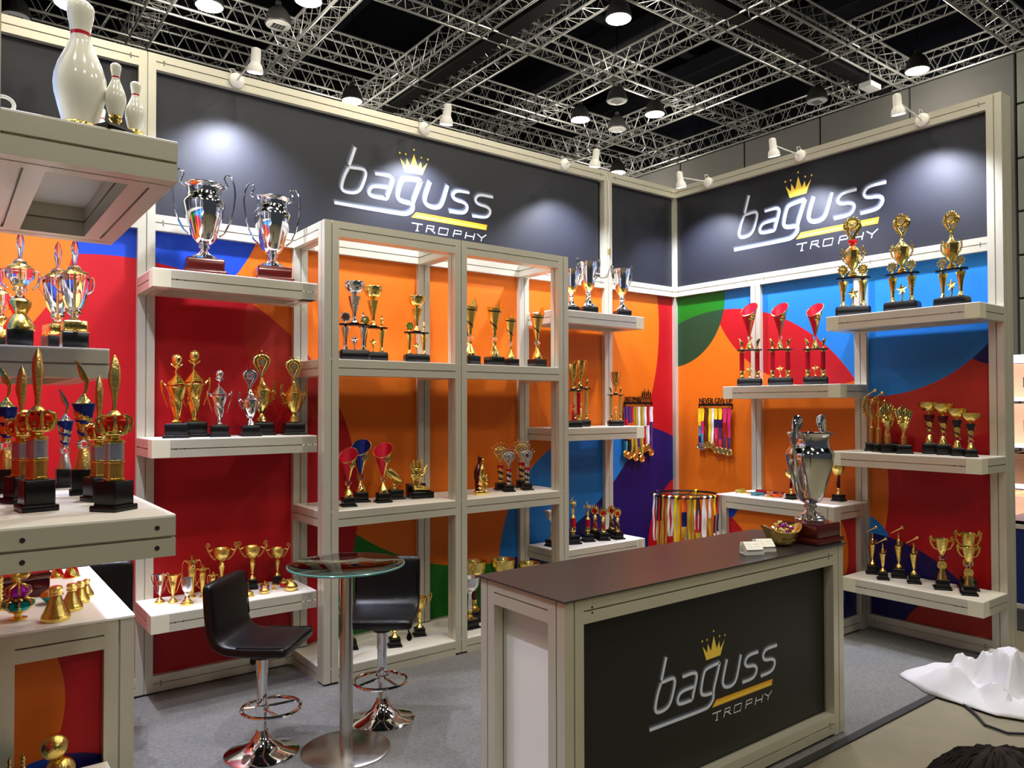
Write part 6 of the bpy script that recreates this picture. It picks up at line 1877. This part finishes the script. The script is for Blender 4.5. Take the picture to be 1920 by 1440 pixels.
for k in range(5):
    x = 0.262 + k * 0.028; s = 0.095 + 0.02 * (k % 2)
    mb.ball((x, -0.026, 0.056 + s), 0.009, 8, 6, 0, (1, 0.3, 1))
    mb.tube([(x - 0.002, -0.026, 0.056 + s * 0.9), (x - 0.004, -0.026, 0.056 + s * 0.45)], [0.011, 0.009], 6, flat=0.3)
    mb.tube([(x - 0.004, -0.026, 0.056 + s * 0.5), (x + 0.012, -0.026, 0.056 + s * 0.28), (x + 0.008, -0.026, 0.056)], 0.005, 5, flat=0.5)
    mb.tube([(x - 0.004, -0.026, 0.056 + s * 0.5), (x - 0.010, -0.026, 0.056 + s * 0.25), (x - 0.022, -0.026, 0.056 + s * 0.08)], 0.005, 5, flat=0.5)
    mb.tube([(x - 0.015, -0.026, 0.056 + s * 0.55), (x, -0.026, 0.056 + s * 0.82), (x + 0.016, -0.026, 0.056 + s * 0.7)], 0.004, 5, flat=0.5)
mb.build('runner_silhouettes', M['black'], hg)
for i, (dx, cols, L, what) in enumerate([
    (0.02, ('purple', 'red', 'black', 'teal'), 0.42, 'gold medal on a purple and red ribbon, first on the back wall hanger'),
    (0.062, ('purple', 'orange', 'black'), 0.44, 'gold medal on an orange patterned ribbon'),
    (0.10, ('red', 'orange', 'goldr'), 0.43, 'gold medal on a red and orange ribbon on the back wall hanger'),
    (0.15, ('goldr', 'goldr'), 0.46, 'gold medal on a dull gold ribbon on the back wall hanger'),
    (0.19, ('white', 'purple'), 0.40, 'gold medal on a white and purple ribbon'),
    (0.235, ('goldr', 'goldr'), 0.475, 'lowest gold medal on a gold ribbon on the back wall hanger'),
    (0.28, ('white', 'red'), 0.38, 'gold medal on a white and red ribbon'),
    (0.32, ('red', 'white'), 0.37, 'gold medal on a red and white ribbon'),
    (0.37, ('white', 'purple', 'purple'), 0.42, 'gold medal on a white and purple ribbon, last on the back wall hanger')]):
    medal('medal', what, (-0.735 + dx, 0.036 - 0.032 - 0.004 * (i % 2), 1.780), 0, cols, 0.027, L, 0.038, [M['gold'], M['gold_soft']], 'medals on the back wall hanger')

rs = thing('ribbon_stand', 'round ribbon stand with a dark ring on a post in the booth corner', 'stand', (-0.60, -0.62, 0.006))
MB().lathe([(0.16, 0), (0.16, 0.012), (0.03, 0.02)], 30).build('base', M['black'], rs)
MB().lathe([(0.016, 0.015), (0.016, 0.985)], 14).build('pole', M['chrome'], rs)
mb = MB(); mb.tube([(0.30 * math.cos(a), 0.30 * math.sin(a), 0.985) for a in [2 * PI * k / 48 for k in range(48)]], 0.009, 8, closed=True)
for k in range(4): mb.tube([(0, 0, 0.985), (0.30 * math.cos(k * PI / 2 + 0.4), 0.30 * math.sin(k * PI / 2 + 0.4), 0.985)], 0.006, 6)
mb.build('hanging_ring', M['black'], rs)
rcols = [('white', 'white'), ('black', 'goldr'), ('goldr', 'goldr'), ('white', 'white'), ('yellow', 'yellow'), ('orange', 'navy', 'goldr'), ('goldr', 'goldr'), ('brown', 'red', 'goldr'), ('white', 'white'), ('white', 'goldr'), ('yellow', 'navy', 'white'), ('red', 'navy', 'white'), ('red', 'brown'), ('yellow', 'white'), ('purple', 'red'), ('white', 'yellow'), ('teal', 'white'), ('red', 'goldr')]
names_ = dict(white='white', black='black', goldr='dull gold', yellow='yellow', orange='orange', brown='brown', red='red', purple='purple', teal='teal', navy='navy')
ORD = ['first', 'second', 'third', 'fourth', 'fifth', 'sixth', 'seventh', 'eighth', 'ninth', 'tenth', 'eleventh', 'twelfth', 'thirteenth']
front = [PI + 0.55 - 0.0 - k * (-0.21) for k in range(12)] 
angs = [R_(160) + k * R_(11.5) for k in range(13)] + [R_(20), R_(100)]
for k, (a, cc) in enumerate(zip(angs, rcols)):
    L = (0.40, 0.44, 0.46, 0.34, 0.43, 0.35, 0.44, 0.42, 0.45, 0.36, 0.44, 0.43, 0.38, 0.36, 0.34, 0.36, 0.35, 0.36)[k]
    p = (-0.60 + 0.30 * math.cos(a), -0.62 + 0.30 * math.sin(a), 0.9915 + 0.006)
    t = thing('hanging_ribbon', '%s ribbon loop, %s' % (' and '.join(dict.fromkeys(names_[c] for c in cc)), ORD[k] + ' from the left on the ribbon stand' if k < 13 else 'far side of the ribbon stand'), 'ribbon', p, a + PI / 2 + random.uniform(-0.25, 0.25), 'ribbons on the round stand')
    for q in (-1, 1):
        mb = ribbon_mesh(0.022, L, q * random.uniform(0.004, 0.018), 0.004, 14, cc)
        mb.xf(Matrix.Translation((q * 0.004, 0.011 * q, 0)))
        mb.build('strand', [M['rib_' + c] for c in cc], t)
    mb = MB(); mb.tube([(0, 0.0135 * math.cos(b), 0.0135 * math.sin(b) - 0.0025) for b in [PI * i / 6 for i in range(7)]], [0.0135] * 7, 6, flat=0.12); mb.build('fold', M['rib_' + cc[0]], t)
for k, (x, y, c, what) in enumerate([(-0.26, -0.985, 'goldr', 'coiled green gold medal lying on the white table, nearest the wall corner'), (-0.17, -1.13, 'red', 'red ribboned medal lying in the middle of the white table'), (-0.30, -1.17, 'teal', 'silver medal with a teal edge lying at the table front'), (-0.19, -1.27, 'purple', 'dark purple ribboned medal lying on the white table'), (-0.30, -1.33, 'orange', 'orange ribboned medal lying beside the gold bowl cup')]):
    t = thing('loose_medal', what, 'medal', (x, y, 1.013), k * 1.1, 'loose medals on the white table')
    d = MB(); st = d.mark(); disc_badge((0, 0, 0), 0.036, 0.008, mb=d); d.xf(Matrix.Translation((0, -0.04, 0.006)) @ Matrix.Rotation(-PI / 2, 4, 'X'), st)
    d.build('medal_disc', [M['gold'] if c not in ('teal',) else M['silver'], M['rib_' + c]], t)
    mb = MB(); pts = [(0.05 * math.cos(a) * (1 + 0.2 * math.sin(3 * a + k)), 0.02 + 0.04 * math.sin(a), 0.008 + 0.008 * (1 + math.sin(2.3 * a + k))) for a in [k2 * 0.5 for k2 in range(22)]]
    mb.tube(pts, 0.011, 6, flat=0.3); mb.build('ribbon', M['rib_' + c], t)


# ------------------------------------------------------------------ arm spots on the booth walls
def arm_spot(label, foot, mouth, toward, rail_ax):
    t = thing('arm_spotlight', label, 'spotlight', foot, 0, 'white arm spotlights along the booth walls')
    F = Vector(foot); Mo = Vector(mouth) - F
    ax = Vector(rail_ax)
    d = MB(); d.lathe([(0.05, 0), (0.05, 0.014), (0.042, 0.022), (0.02, 0.026)], 24)
    d.xf(ax.to_track_quat('Z', 'Y').to_matrix().to_4x4()); d.build('foot_disc', M['lamp_white'], t)
    dirv = Vector(toward).normalized()
    back = Mo - dirv * 0.155
    a = MB(); a.tube([ax * 0.02, ax * 0.05 + Vector((0, 0, 0.004)), Mo - dirv * 0.10], 0.006, 8); a.build('arm', M['lamp_white'], t)
    q = dirv.to_track_quat('Z', 'Y').to_matrix().to_4x4()
    h = MB(); h.lathe([(0.012, 0), (0.026, 0.006), (0.029, 0.02), (0.030, 0.085), (0.034, 0.095), (0.046, 0.115), (0.05, 0.15), (0.047, 0.15), (0.042, 0.12), (0.0001, 0.115)], 24, cap=False); h.xf(Matrix.Translation(back) @ q); h.build('lamp_head', M['lamp_white'], t)
    b = MB(); b.lathe([(0.04, 0.118), (0.042, 0.135), (0.03, 0.148), (0.0001, 0.152)], 18); b.xf(Matrix.Translation(back) @ q); b.build('bulb', M['bulb'], t)
    c = MB(); c.tube([ax * 0.012 + Vector((-0.03, 0, 0.03)), ax * 0.01 + Vector((-0.05, 0, 0.065)), ax * 0.0 + Vector((-0.02, 0.0, 0.075)), Vector((0.01, 0, 0.05))], 0.004, 6); c.build('cord', M['white_cable'], t)


names = ['white arm spotlight above the two silver urn cups', 'white arm spotlight above the crown on the left banner', 'white arm spotlight near the post between the back wall banners']
for lab, (x, y, z) in zip(names, ARMS_BACK):
    arm_spot(lab, (x, -0.002, 3.955), (x, y, z), (0.02, 0.22, -1), (0, -1, 0))
for lab, (x, y, z) in zip(['white arm spotlight nearest the booth corner on the right wall', 'white arm spotlight above the crown on the right banner', 'white arm spotlight near the end post of the right wall'], ARMS_RIGHT):
    arm_spot(lab, (-0.002, y, 3.955), (x, y, z), (0.22, 0.02 if y < -1 else 0.0, -1), (-1, 0, 0))
for lab, (x, y, z) in zip(['white arm spotlight at the top picture edge beside the giant bowling pin', 'white arm spotlight over the middle of the left wall', 'white arm spotlight over the near end of the left wall'], ARMS_LEFT):
    arm_spot(lab, (XL + 0.002, y, 3.955), (x, y, z), (-0.22, 0.0, -1), (1, 0, 0))
pl = thing('cable_connector', 'brass cable connector hanging on the wall post between the banners', 'connector', (-0.944, -0.012, 3.26))
mb = MB(); mb.lathe([(0.006, -0.055), (0.012, -0.045), (0.012, -0.01), (0.016, 0), (0.012, 0.01), (0.012, 0.045), (0.006, 0.055)], 12); mb.build('plug', M['brass'], pl)
mb = MB(); mb.tube([(0, 0, 0.055), (0.002, 0, 0.3), (0, 0.004, 0.62), (-0.02, 0.0, 0.70)], 0.0045, 6); mb.tube([(0, 0, -0.055), (-0.002, 0, -0.17), (-0.03, 0, -0.235), (-0.09, 0.0, -0.25), (-0.17, 0.002, -0.245)], 0.0045, 6); mb.build('white_lead', M['white_cable'], pl)
hk = thing('cable_loop', 'white cable loop curling over the end of the top left shelf', 'cable', (-5.80, -2.93, 2.487))
MB().tube([(-0.017 + 0.021 * math.cos(a), 0, 0.021 + 0.018 * math.sin(a)) for a in [PI * 1.25 - k * PI * 1.6 / 20 for k in range(21)]] + [(0.0, 0, 0.006), (0.02, 0, 0.005), (0.16, 0, 0.005)], 0.0045, 8).build('loop', M['white_cable'], hk)

# ------------------------------------------------------------------ roof trusses: four chords and zigzag lacing each
def truss(label, axis, c, lo, hi, zb=8.5, w=0.34, h=0.42, group='roof trusses'):
    mid = (lo + hi) / 2
    t = thing('roof_truss', label, 'truss', (c, mid, zb) if axis == 'y' else (mid, c, zb), 0 if axis == 'y' else PI / 2, group)
    # local: runs along y
    L = (hi - lo) / 2
    for sx in (-1, 1):
        for z in (0, h):
            MB().tube([(sx * w / 2, -L, z), (sx * w / 2, L, z)], 0.024, 8).build('chord', M['truss'], t)
    mb = MB(); n = int(round(2 * L / 0.42)); st = 2 * L / n
    for k in range(n):
        y0 = -L + k * st; y1 = y0 + st; ym = (y0 + y1) / 2
        for sx in (-1, 1):
            a = (sx * w / 2, y0, 0); m_ = (sx * w / 2, ym, h); b = (sx * w / 2, y1, 0)
            mb.tube([a, m_], 0.009, 4); mb.tube([m_, b], 0.009, 4)
        for z in (0, h):
            mb.tube([(-w / 2, y0, z), (w / 2, ym, z)], 0.008, 4); mb.tube([(w / 2, ym, z), (-w / 2, y1, z)], 0.008, 4)
        mb.tube([(-w / 2, y0, 0), (w / 2, y0, 0)], 0.008, 4)
    lc = mb.build('lacing', M['truss'], t, smooth=0, clean=False)
    lc['kind'] = 'stuff'


for c, d in ((-3.08, 'far left, above the small bowling pins'), (-0.62, 'left, over the two silver urn cups'), (1.68, 'left of the black beam, running away'), (2.78, 'right of the black beam, running away'), (5.05, 'over the booth corner, running away'), (7.6, 'right of the booth corner, running away'), (10.05, 'along the top of the grey hall wall')):
    truss('roof truss ' + d, 'y', c, -2.5, 11.4)
for c, d in ((0.25, 'nearest cross truss at the upper right picture corner'), (2.4, 'cross truss on the near side of the crosswise black beam'), (3.42, 'cross truss on the far side of the crosswise black beam'), (5.92, 'middle cross truss over the booth corner'), (8.45, 'second farthest cross truss'), (10.05, 'farthest cross truss showing just over the back wall')):
    truss(('roof ' + d) if 'truss' in d else d, 'x', c, -5.0, 10.25, zb=8.5)
for ax, c, lab in (('y', 2.12, 'black ceiling beam running away between two roof trusses'), ('x', 2.72 + 0.15, 'black ceiling beam running crosswise between two roof trusses')):
    t = thing('ceiling_beam', lab, 'beam', (c, 4.4, 8.62) if ax == 'y' else (2.6, c, 8.62), 0 if ax == 'y' else PI / 2, 'black ceiling beams')
    MB().bbox(-0.11, 0.11, -7 if ax == 'y' else -7.6, 7 if ax == 'y' else 7.6, -0.12, 0.28, 0.02).build('beam_box', M['beam_black'], t, smooth=0)
    MB().bbox(-0.14, 0.14, -7 if ax == 'y' else -7.6, 7 if ax == 'y' else 7.6, -0.135, -0.118, 0.004).build('flange', M['beam_black'], t, smooth=0)


def high_bay(label, x, y, lit):
    t = thing('high_bay_lamp', label, 'ceiling lamp', (x, y, BAY_Z), 0, 'high bay hall lamps')
    MB().lathe([(0.215, 0.0), (0.225, 0.02), (0.215, 0.06), (0.185, 0.18), (0.13, 0.27), (0.07, 0.32), (0.05, 0.33), (0.05, 0.40)], 28, rad=lambda a, k, r, z: r * (1 + (0.03 * math.cos(16 * a) if 1 < k < 6 else 0))).build('housing', M['bay_body'], t)
    MB().lathe([(0.0001, -0.012), (0.17, -0.006), (0.205, 0.0), (0.215, 0.004)], 28).build('lit_diffuser' if lit else 'diffuser', M['bay_lit'] if lit else M['bay_off'], t)
    MB().tube([(0, 0, 0.4), (0.015, 0, 0.8), (0, 0, 2.4)], 0.008, 5).build('hanging_cord', M['black'], t)
    if not lit:
        mb = MB()
        for k in range(4): mb.box(-0.11 + 0.055 * k, -0.065 + 0.055 * k, -0.09, 0.09, -0.018, -0.008)
        mb.build('led_module', M['silver_soft'], t, smooth=0)


lab_l = ['lit high bay lamp nearest the top picture edge over the counter', 'lit high bay lamp right of the two unlit lamps', 'lit high bay lamp left of the two unlit lamps', 'lit high bay lamp just over the left banner', 'lit high bay lamp in front of the grey hall wall', 'lit high bay lamp at the top left beside the first arm spotlight', 'lit high bay lamp cut by the top picture edge', 'lit high bay lamp just over the post between the back wall banners']
lab_d = ['upper of the two unlit high bay lamps over the booth corner', 'lower of the two unlit high bay lamps over the booth corner', 'unlit high bay lamp before the grey hall wall', 'unlit high bay lamp at the top left, showing its grid', 'unlit high bay lamp behind the giant bowling pin']
for (x, y), l in zip(LIT_BAYS, lab_l): high_bay(l, x, y, True)
for (x, y), l in zip(DARK_BAYS, lab_d): high_bay(l, x, y, False)
t = thing('floodlight', 'small white floodlight box fixed under the crosswise trusses at the right', 'floodlight', (8.9, 2.55, 8.2))
MB().bbox(-0.2, 0.2, -0.13, 0.13, -0.05, 0.05, 0.01).build('box', M['bay_off'], t, smooth=0); MB().tube([(0, 0, 0.05), (0, 0, 0.36)], 0.02, 6).build('bracket', M['grey_metal'], t)

# ------------------------------------------------------------------ white sheet dropped on the floor, cable
def crumpled(label, cx, cy, outline, h, seed, hfun, n=64, rings=30):
    """sheet with straight creases inside a closed outline (points round its middle)"""
    rnd = random.Random(seed)
    dirs = [(rnd.uniform(0, PI), rnd.uniform(0, 1), rnd.uniform(0.13, 0.40)) for _ in range(6)]
    ang = [math.atan2(y, x) for x, y in outline]; rad = [math.hypot(x, y) for x, y in outline]
    o = sorted(zip(ang, rad))
    def R(a):
        for i in range(len(o)):
            a0, r0 = o[i]; a1, r1 = o[(i + 1) % len(o)]
            if i == len(o) - 1: a1 += 2 * PI
            aa = a if a >= o[0][0] else a + 2 * PI
            if a0 <= aa <= a1:
                # straight edge between the two corners
                p = Vector((r0 * math.cos(a0), r0 * math.sin(a0))); q = Vector((r1 * math.cos(a1), r1 * math.sin(a1)))
                d = Vector((math.cos(aa), math.sin(aa))); e = q - p
                den = d.x * e.y - d.y * e.x
                return (p.x * e.y - p.y * e.x) / den if abs(den) > 1e-9 else r0
        return rad[0]
    vs = [None]; seg = n * 2
    def Z(x, y, f):
        t = 0
        for a, ph, wl in dirs:
            u = (x * math.cos(a) + y * math.sin(a)) / wl + ph + 0.5 * noise.noise(Vector((x * 2.6 + seed, y * 2.6, a)))
            t += abs((u % 1.0) - 0.5) * 2 * wl
        t /= sum(d[2] for d in dirs)
        t = max(0.0, min(1.0, (t - 0.30) / 0.42))
        return 0.005 + h * hfun(x, y) * (0.10 + t ** 1.2) * (1 - f ** 4)
    vs[0] = (0, 0, Z(0, 0, 0)); fs = []
    for k in range(1, rings + 1):
        f = k / rings
        for i in range(seg):
            a = -PI + 2 * PI * i / seg
            r = R(a) * f
            x, y = r * math.cos(a), r * math.sin(a)
            vs.append((x + 0.012 * noise.noise(Vector((x * 9, y * 9, seed))), y + 0.012 * noise.noise(Vector((y * 9, x * 9, seed))), Z(x, y, f)))
    for i in range(seg):
        j = (i + 1) % seg
        fs.append((0, 1 + i, 1 + j))
        for k in range(rings - 1):
            fs.append((1 + k * seg + i, 1 + (k + 1) * seg + i, 1 + (k + 1) * seg + j, 1 + k * seg + j))
    t = thing('wrapping_sheet', label, 'sheet', (cx, cy, 0.004), 0, 'crumpled white wrapping sheets')
    mb = MB(); mb.add(vs, fs)
    ob = mb.build('sheet', M['cloth'], t, smooth=22)
    md = ob.modifiers.new('thick', 'SOLIDIFY'); md.thickness = 0.003; md.offset = 1


crumpled('large crumpled white sheet spread from the carpet corner to the right wall end', -0.45, -3.17, [(-0.44, 0.53), (-0.62, 0.27), (-0.66, -0.13), (-0.50, -0.45), (0.0, -0.7), (0.75, -0.55), (1.0, 0.05), (0.62, 0.14), (0.36, 0.16), (0.22, 0.27), (0.05, 0.22), (-0.22, 0.44)], 0.34, 5, lambda x, y: 0.55 + 0.30 * max(0, min(1, x + 0.45)))
crumpled('small folded white sheet lying nearest on the concrete floor', -1.10, -3.62, [(-0.16, 0.02), (-0.05, 0.13), (0.16, 0.07), (0.2, -0.1), (0.02, -0.16), (-0.12, -0.1)], 0.17, 11, lambda x, y: 1.0, 24, 9)
t = thing('floor_cable', 'black cable curving over the concrete floor from the white sheets', 'cable', (-0.95, -3.03, 0.0))
MB().tube([(0.15, 0.24, 0.008), (-0.02, 0.06, 0.008), (-0.14, -0.1, 0.008), (-0.24, -0.2, 0.008), (-0.34, -0.28, 0.008), (-0.36, -0.4, 0.008), (-0.2, -0.55, 0.008)], 0.008, 8).build('lead', M['cable'], t)

# ------------------------------------------------------------------ neighbouring stand seen past the end post
t = thing('storage_rack', 'white lit storage rack of peach boxes past the end post', 'rack', (3.0, -2.15, 0))
MB().bbox(-0.5, 0.5, 0.55, 0.6, 0.5, 2.3, 0.01).build('back_panel', M['lav_panel'], t, smooth=0)
for z in (0.50, 1.0, 1.40, 1.86, 2.28): MB().bbox(-0.55, 0.55, -0.75, 0.6, z - 0.03, z, 0.006).build('shelf', M['lav_panel'], t, smooth=0)
for x in (-0.53, 0.53):
    for y in (-0.73, 0.58): MB().bbox(x - 0.02, x + 0.02, y - 0.02, y + 0.02, 0, 2.3, 0.004).build('upright', M['lamp_white'], t, smooth=0)
k = 0
for z, hh, mm in ((1.86, 0.34, 'peach_box'), (1.40, 0.40, 'peach_box'), (1.0, 0.30, 'cardboard'), (0.5, 0.38, 'peach_box')):
    for j in range(3):
        o = thing('storage_box', '%s %s box on the %s level of the lit storage rack' % (('front', 'middle', 'rear')[j], 'brown cardboard' if mm == 'cardboard' else 'peach', {1.86: 'top', 1.40: 'second', 1.0: 'third', 0.5: 'lowest'}[z]), 'box', (2.95, -2.66 + j * 0.42, z), 0, 'boxes on the storage rack level %d' % (k // 3)); k += 1
        MB().bbox(-0.3, 0.3, -0.19, 0.19, 0, hh, 0.01).build('body', M[mm], o, smooth=0)
        MB().bbox(-0.305, 0.305, -0.195, 0.195, hh - 0.06, hh, 0.006).build('lid', M[mm], o, smooth=0)
        MB().bbox(-0.307, -0.3, -0.07, 0.05, hh * 0.3, hh * 0.6, 0.001).build('print', M['print_mid'] if mm != 'cardboard' else M['black'], o, smooth=0)
t = thing('stand_counter', 'white framed counter with a blue front past the end post', 'counter', (1.9, -2.62, 0))
MB().bbox(-0.35, 0.35, -0.26, 0.26, 0.75, 0.78, 0.004).build('top', M['black'], t, smooth=0)
for x in (-0.33, 0.33):
    for y in (-0.24, 0.24): MB().bbox(x - 0.02, x + 0.02, y - 0.02, y + 0.02, 0, 0.75, 0.003).build('leg', M['lamp_white'], t, smooth=0)
MB().bbox(-0.345, -0.335, -0.22, 0.22, 0.06, 0.75, 0.002).build('front_panel', M['blue_panel'], t, smooth=0)
for z in (0.04, 0.73): MB().bbox(-0.355, -0.33, -0.24, 0.24, z - 0.02, z + 0.02, 0.002).build('rail', M['lamp_white'], t, smooth=0)
struct(MB().box(0.9, 5, -4.2, 2, -0.004, 0.004).build('floor_stand_carpet', M['edge_strip'], smooth=0))

# ------------------------------------------------------------------ passer-by: only the crown of the head reaches the picture
HX, HY, HZ = -5.11, -4.80, 1.435
pt = thing('person', 'person with short dark hair in a dark shirt, only the crown showing', 'person', (HX, HY, 0.0), R_(140))
me = bpy.data.meshes.new('body')
J = [((0, 0, 0.72), 0.125), ((0, 0, 0.86), 0.115), ((0, 0, 1.02), 0.135), ((0, 0.0, 1.13), 0.10), ((0, 0, 1.20), 0.05), ((0, -0.01, 1.27), 0.075), ((0, -0.015, 1.355), 0.083)]
E_ = [(i, i + 1) for i in range(6)]
for sx in (-1, 1):
    b = len(J)
    J += [((sx * 0.15, 0, 1.12), 0.058), ((sx * 0.20, 0.0, 0.90), 0.042), ((sx * 0.21, -0.05, 0.70), 0.032), ((sx * 0.21, -0.08, 0.60), 0.03)]
    E_ += [(3, b), (b, b + 1), (b + 1, b + 2), (b + 2, b + 3)]
    b = len(J)
    J += [((sx * 0.085, 0, 0.66), 0.085), ((sx * 0.09, -0.01, 0.38), 0.058), ((sx * 0.09, 0.01, 0.07), 0.04), ((sx * 0.09, -0.12, 0.035), 0.035)]
    E_ += [(0, b), (b, b + 1), (b + 1, b + 2), (b + 2, b + 3)]
me.from_pydata([j[0] for j in J], E_, [])
me.materials.append(M['shirt'])
bo = link('body', me, pt)
sk = bo.modifiers.new('skin', 'SKIN'); sk.use_smooth_shade = True
for v, j in zip(me.skin_vertices[0].data if me.skin_vertices else [], J): v.radius = (j[1], j[1])
if not me.skin_vertices:
    bm = bmesh.new(); bm.from_mesh(me); ly = bm.verts.layers.skin.verify()
    for v, j in zip(bm.verts, J): v[ly].radius = (j[1], j[1]); v[ly].use_root = (v.index == 0)
    bm.to_mesh(me); bm.free()
sb = bo.modifiers.new('sub', 'SUBSURF'); sb.levels = 2; sb.render_levels = 2
fc = MB(); fc.ball((0, -0.012, 1.335), 0.088, 20, 14, 0, (0.88, 1.05, 1.18)); fc.tube([(0, -0.10, 1.355), (0, -0.12, 1.325), (0, -0.10, 1.315)], [0.008, 0.014, 0.008], 8)
for sx in (-1, 1): fc.ball((sx * 0.08, 0.0, 1.335), 0.026, 10, 7, 0, (0.35, 0.8, 1.2)); fc.ball((sx * 0.032, -0.088, 1.35), 0.011, 8, 6, 1)
fc.tube([(-0.025, -0.09, 1.285), (0, -0.096, 1.283), (0.025, -0.09, 1.285)], 0.006, 6, 2)
fc.build('face', [M['skin'], M['black'], M['rib_red']], pt)
hb_ = MB()
for k in range(1600):
    u = random.random(); th = random.uniform(0, 2 * PI); ph = math.acos(1 - 1.15 * u)
    d = Vector((math.sin(ph) * math.cos(th), math.sin(ph) * math.sin(th), math.cos(ph)))
    c = Vector((0, -0.008, 1.335)); R3 = Vector((0.087, 0.10, 0.112))
    p0 = c + Vector((d.x * R3.x, d.y * R3.y, d.z * R3.z))
    tdir = Vector((d.x, d.y + 0.4, -0.3)); tdir = (tdir - d * tdir.dot(d)).normalized()
    L = random.uniform(0.025, 0.05)
    hb_.tube([p0, p0 + d * 0.002 + tdir * L * 0.5, p0 - d * 0.009 * (L / 0.05) ** 2 + tdir * L], [0.0018, 0.0018, 0.0006], 4)
st = hb_.mark(); hb_.ball((0, 0, 0), 1, 26, 16); hb_.xf(Matrix.Translation((0, -0.004, 1.338)) @ Matrix.Diagonal((0.088, 0.102, 0.112, 1)), st)
for i in range(st, len(hb_.V)):
    x, y, z = hb_.V[i]
    if y < -0.05 and z < 1.37: hb_.V[i] = (x * 0.9, -0.05, z)
    if z < 1.30: hb_.V[i] = (x * 0.85, hb_.V[i][1] * 0.85, max(z, 1.27))
ho = hb_.build('hair', M['hair'], pt, clean=False)
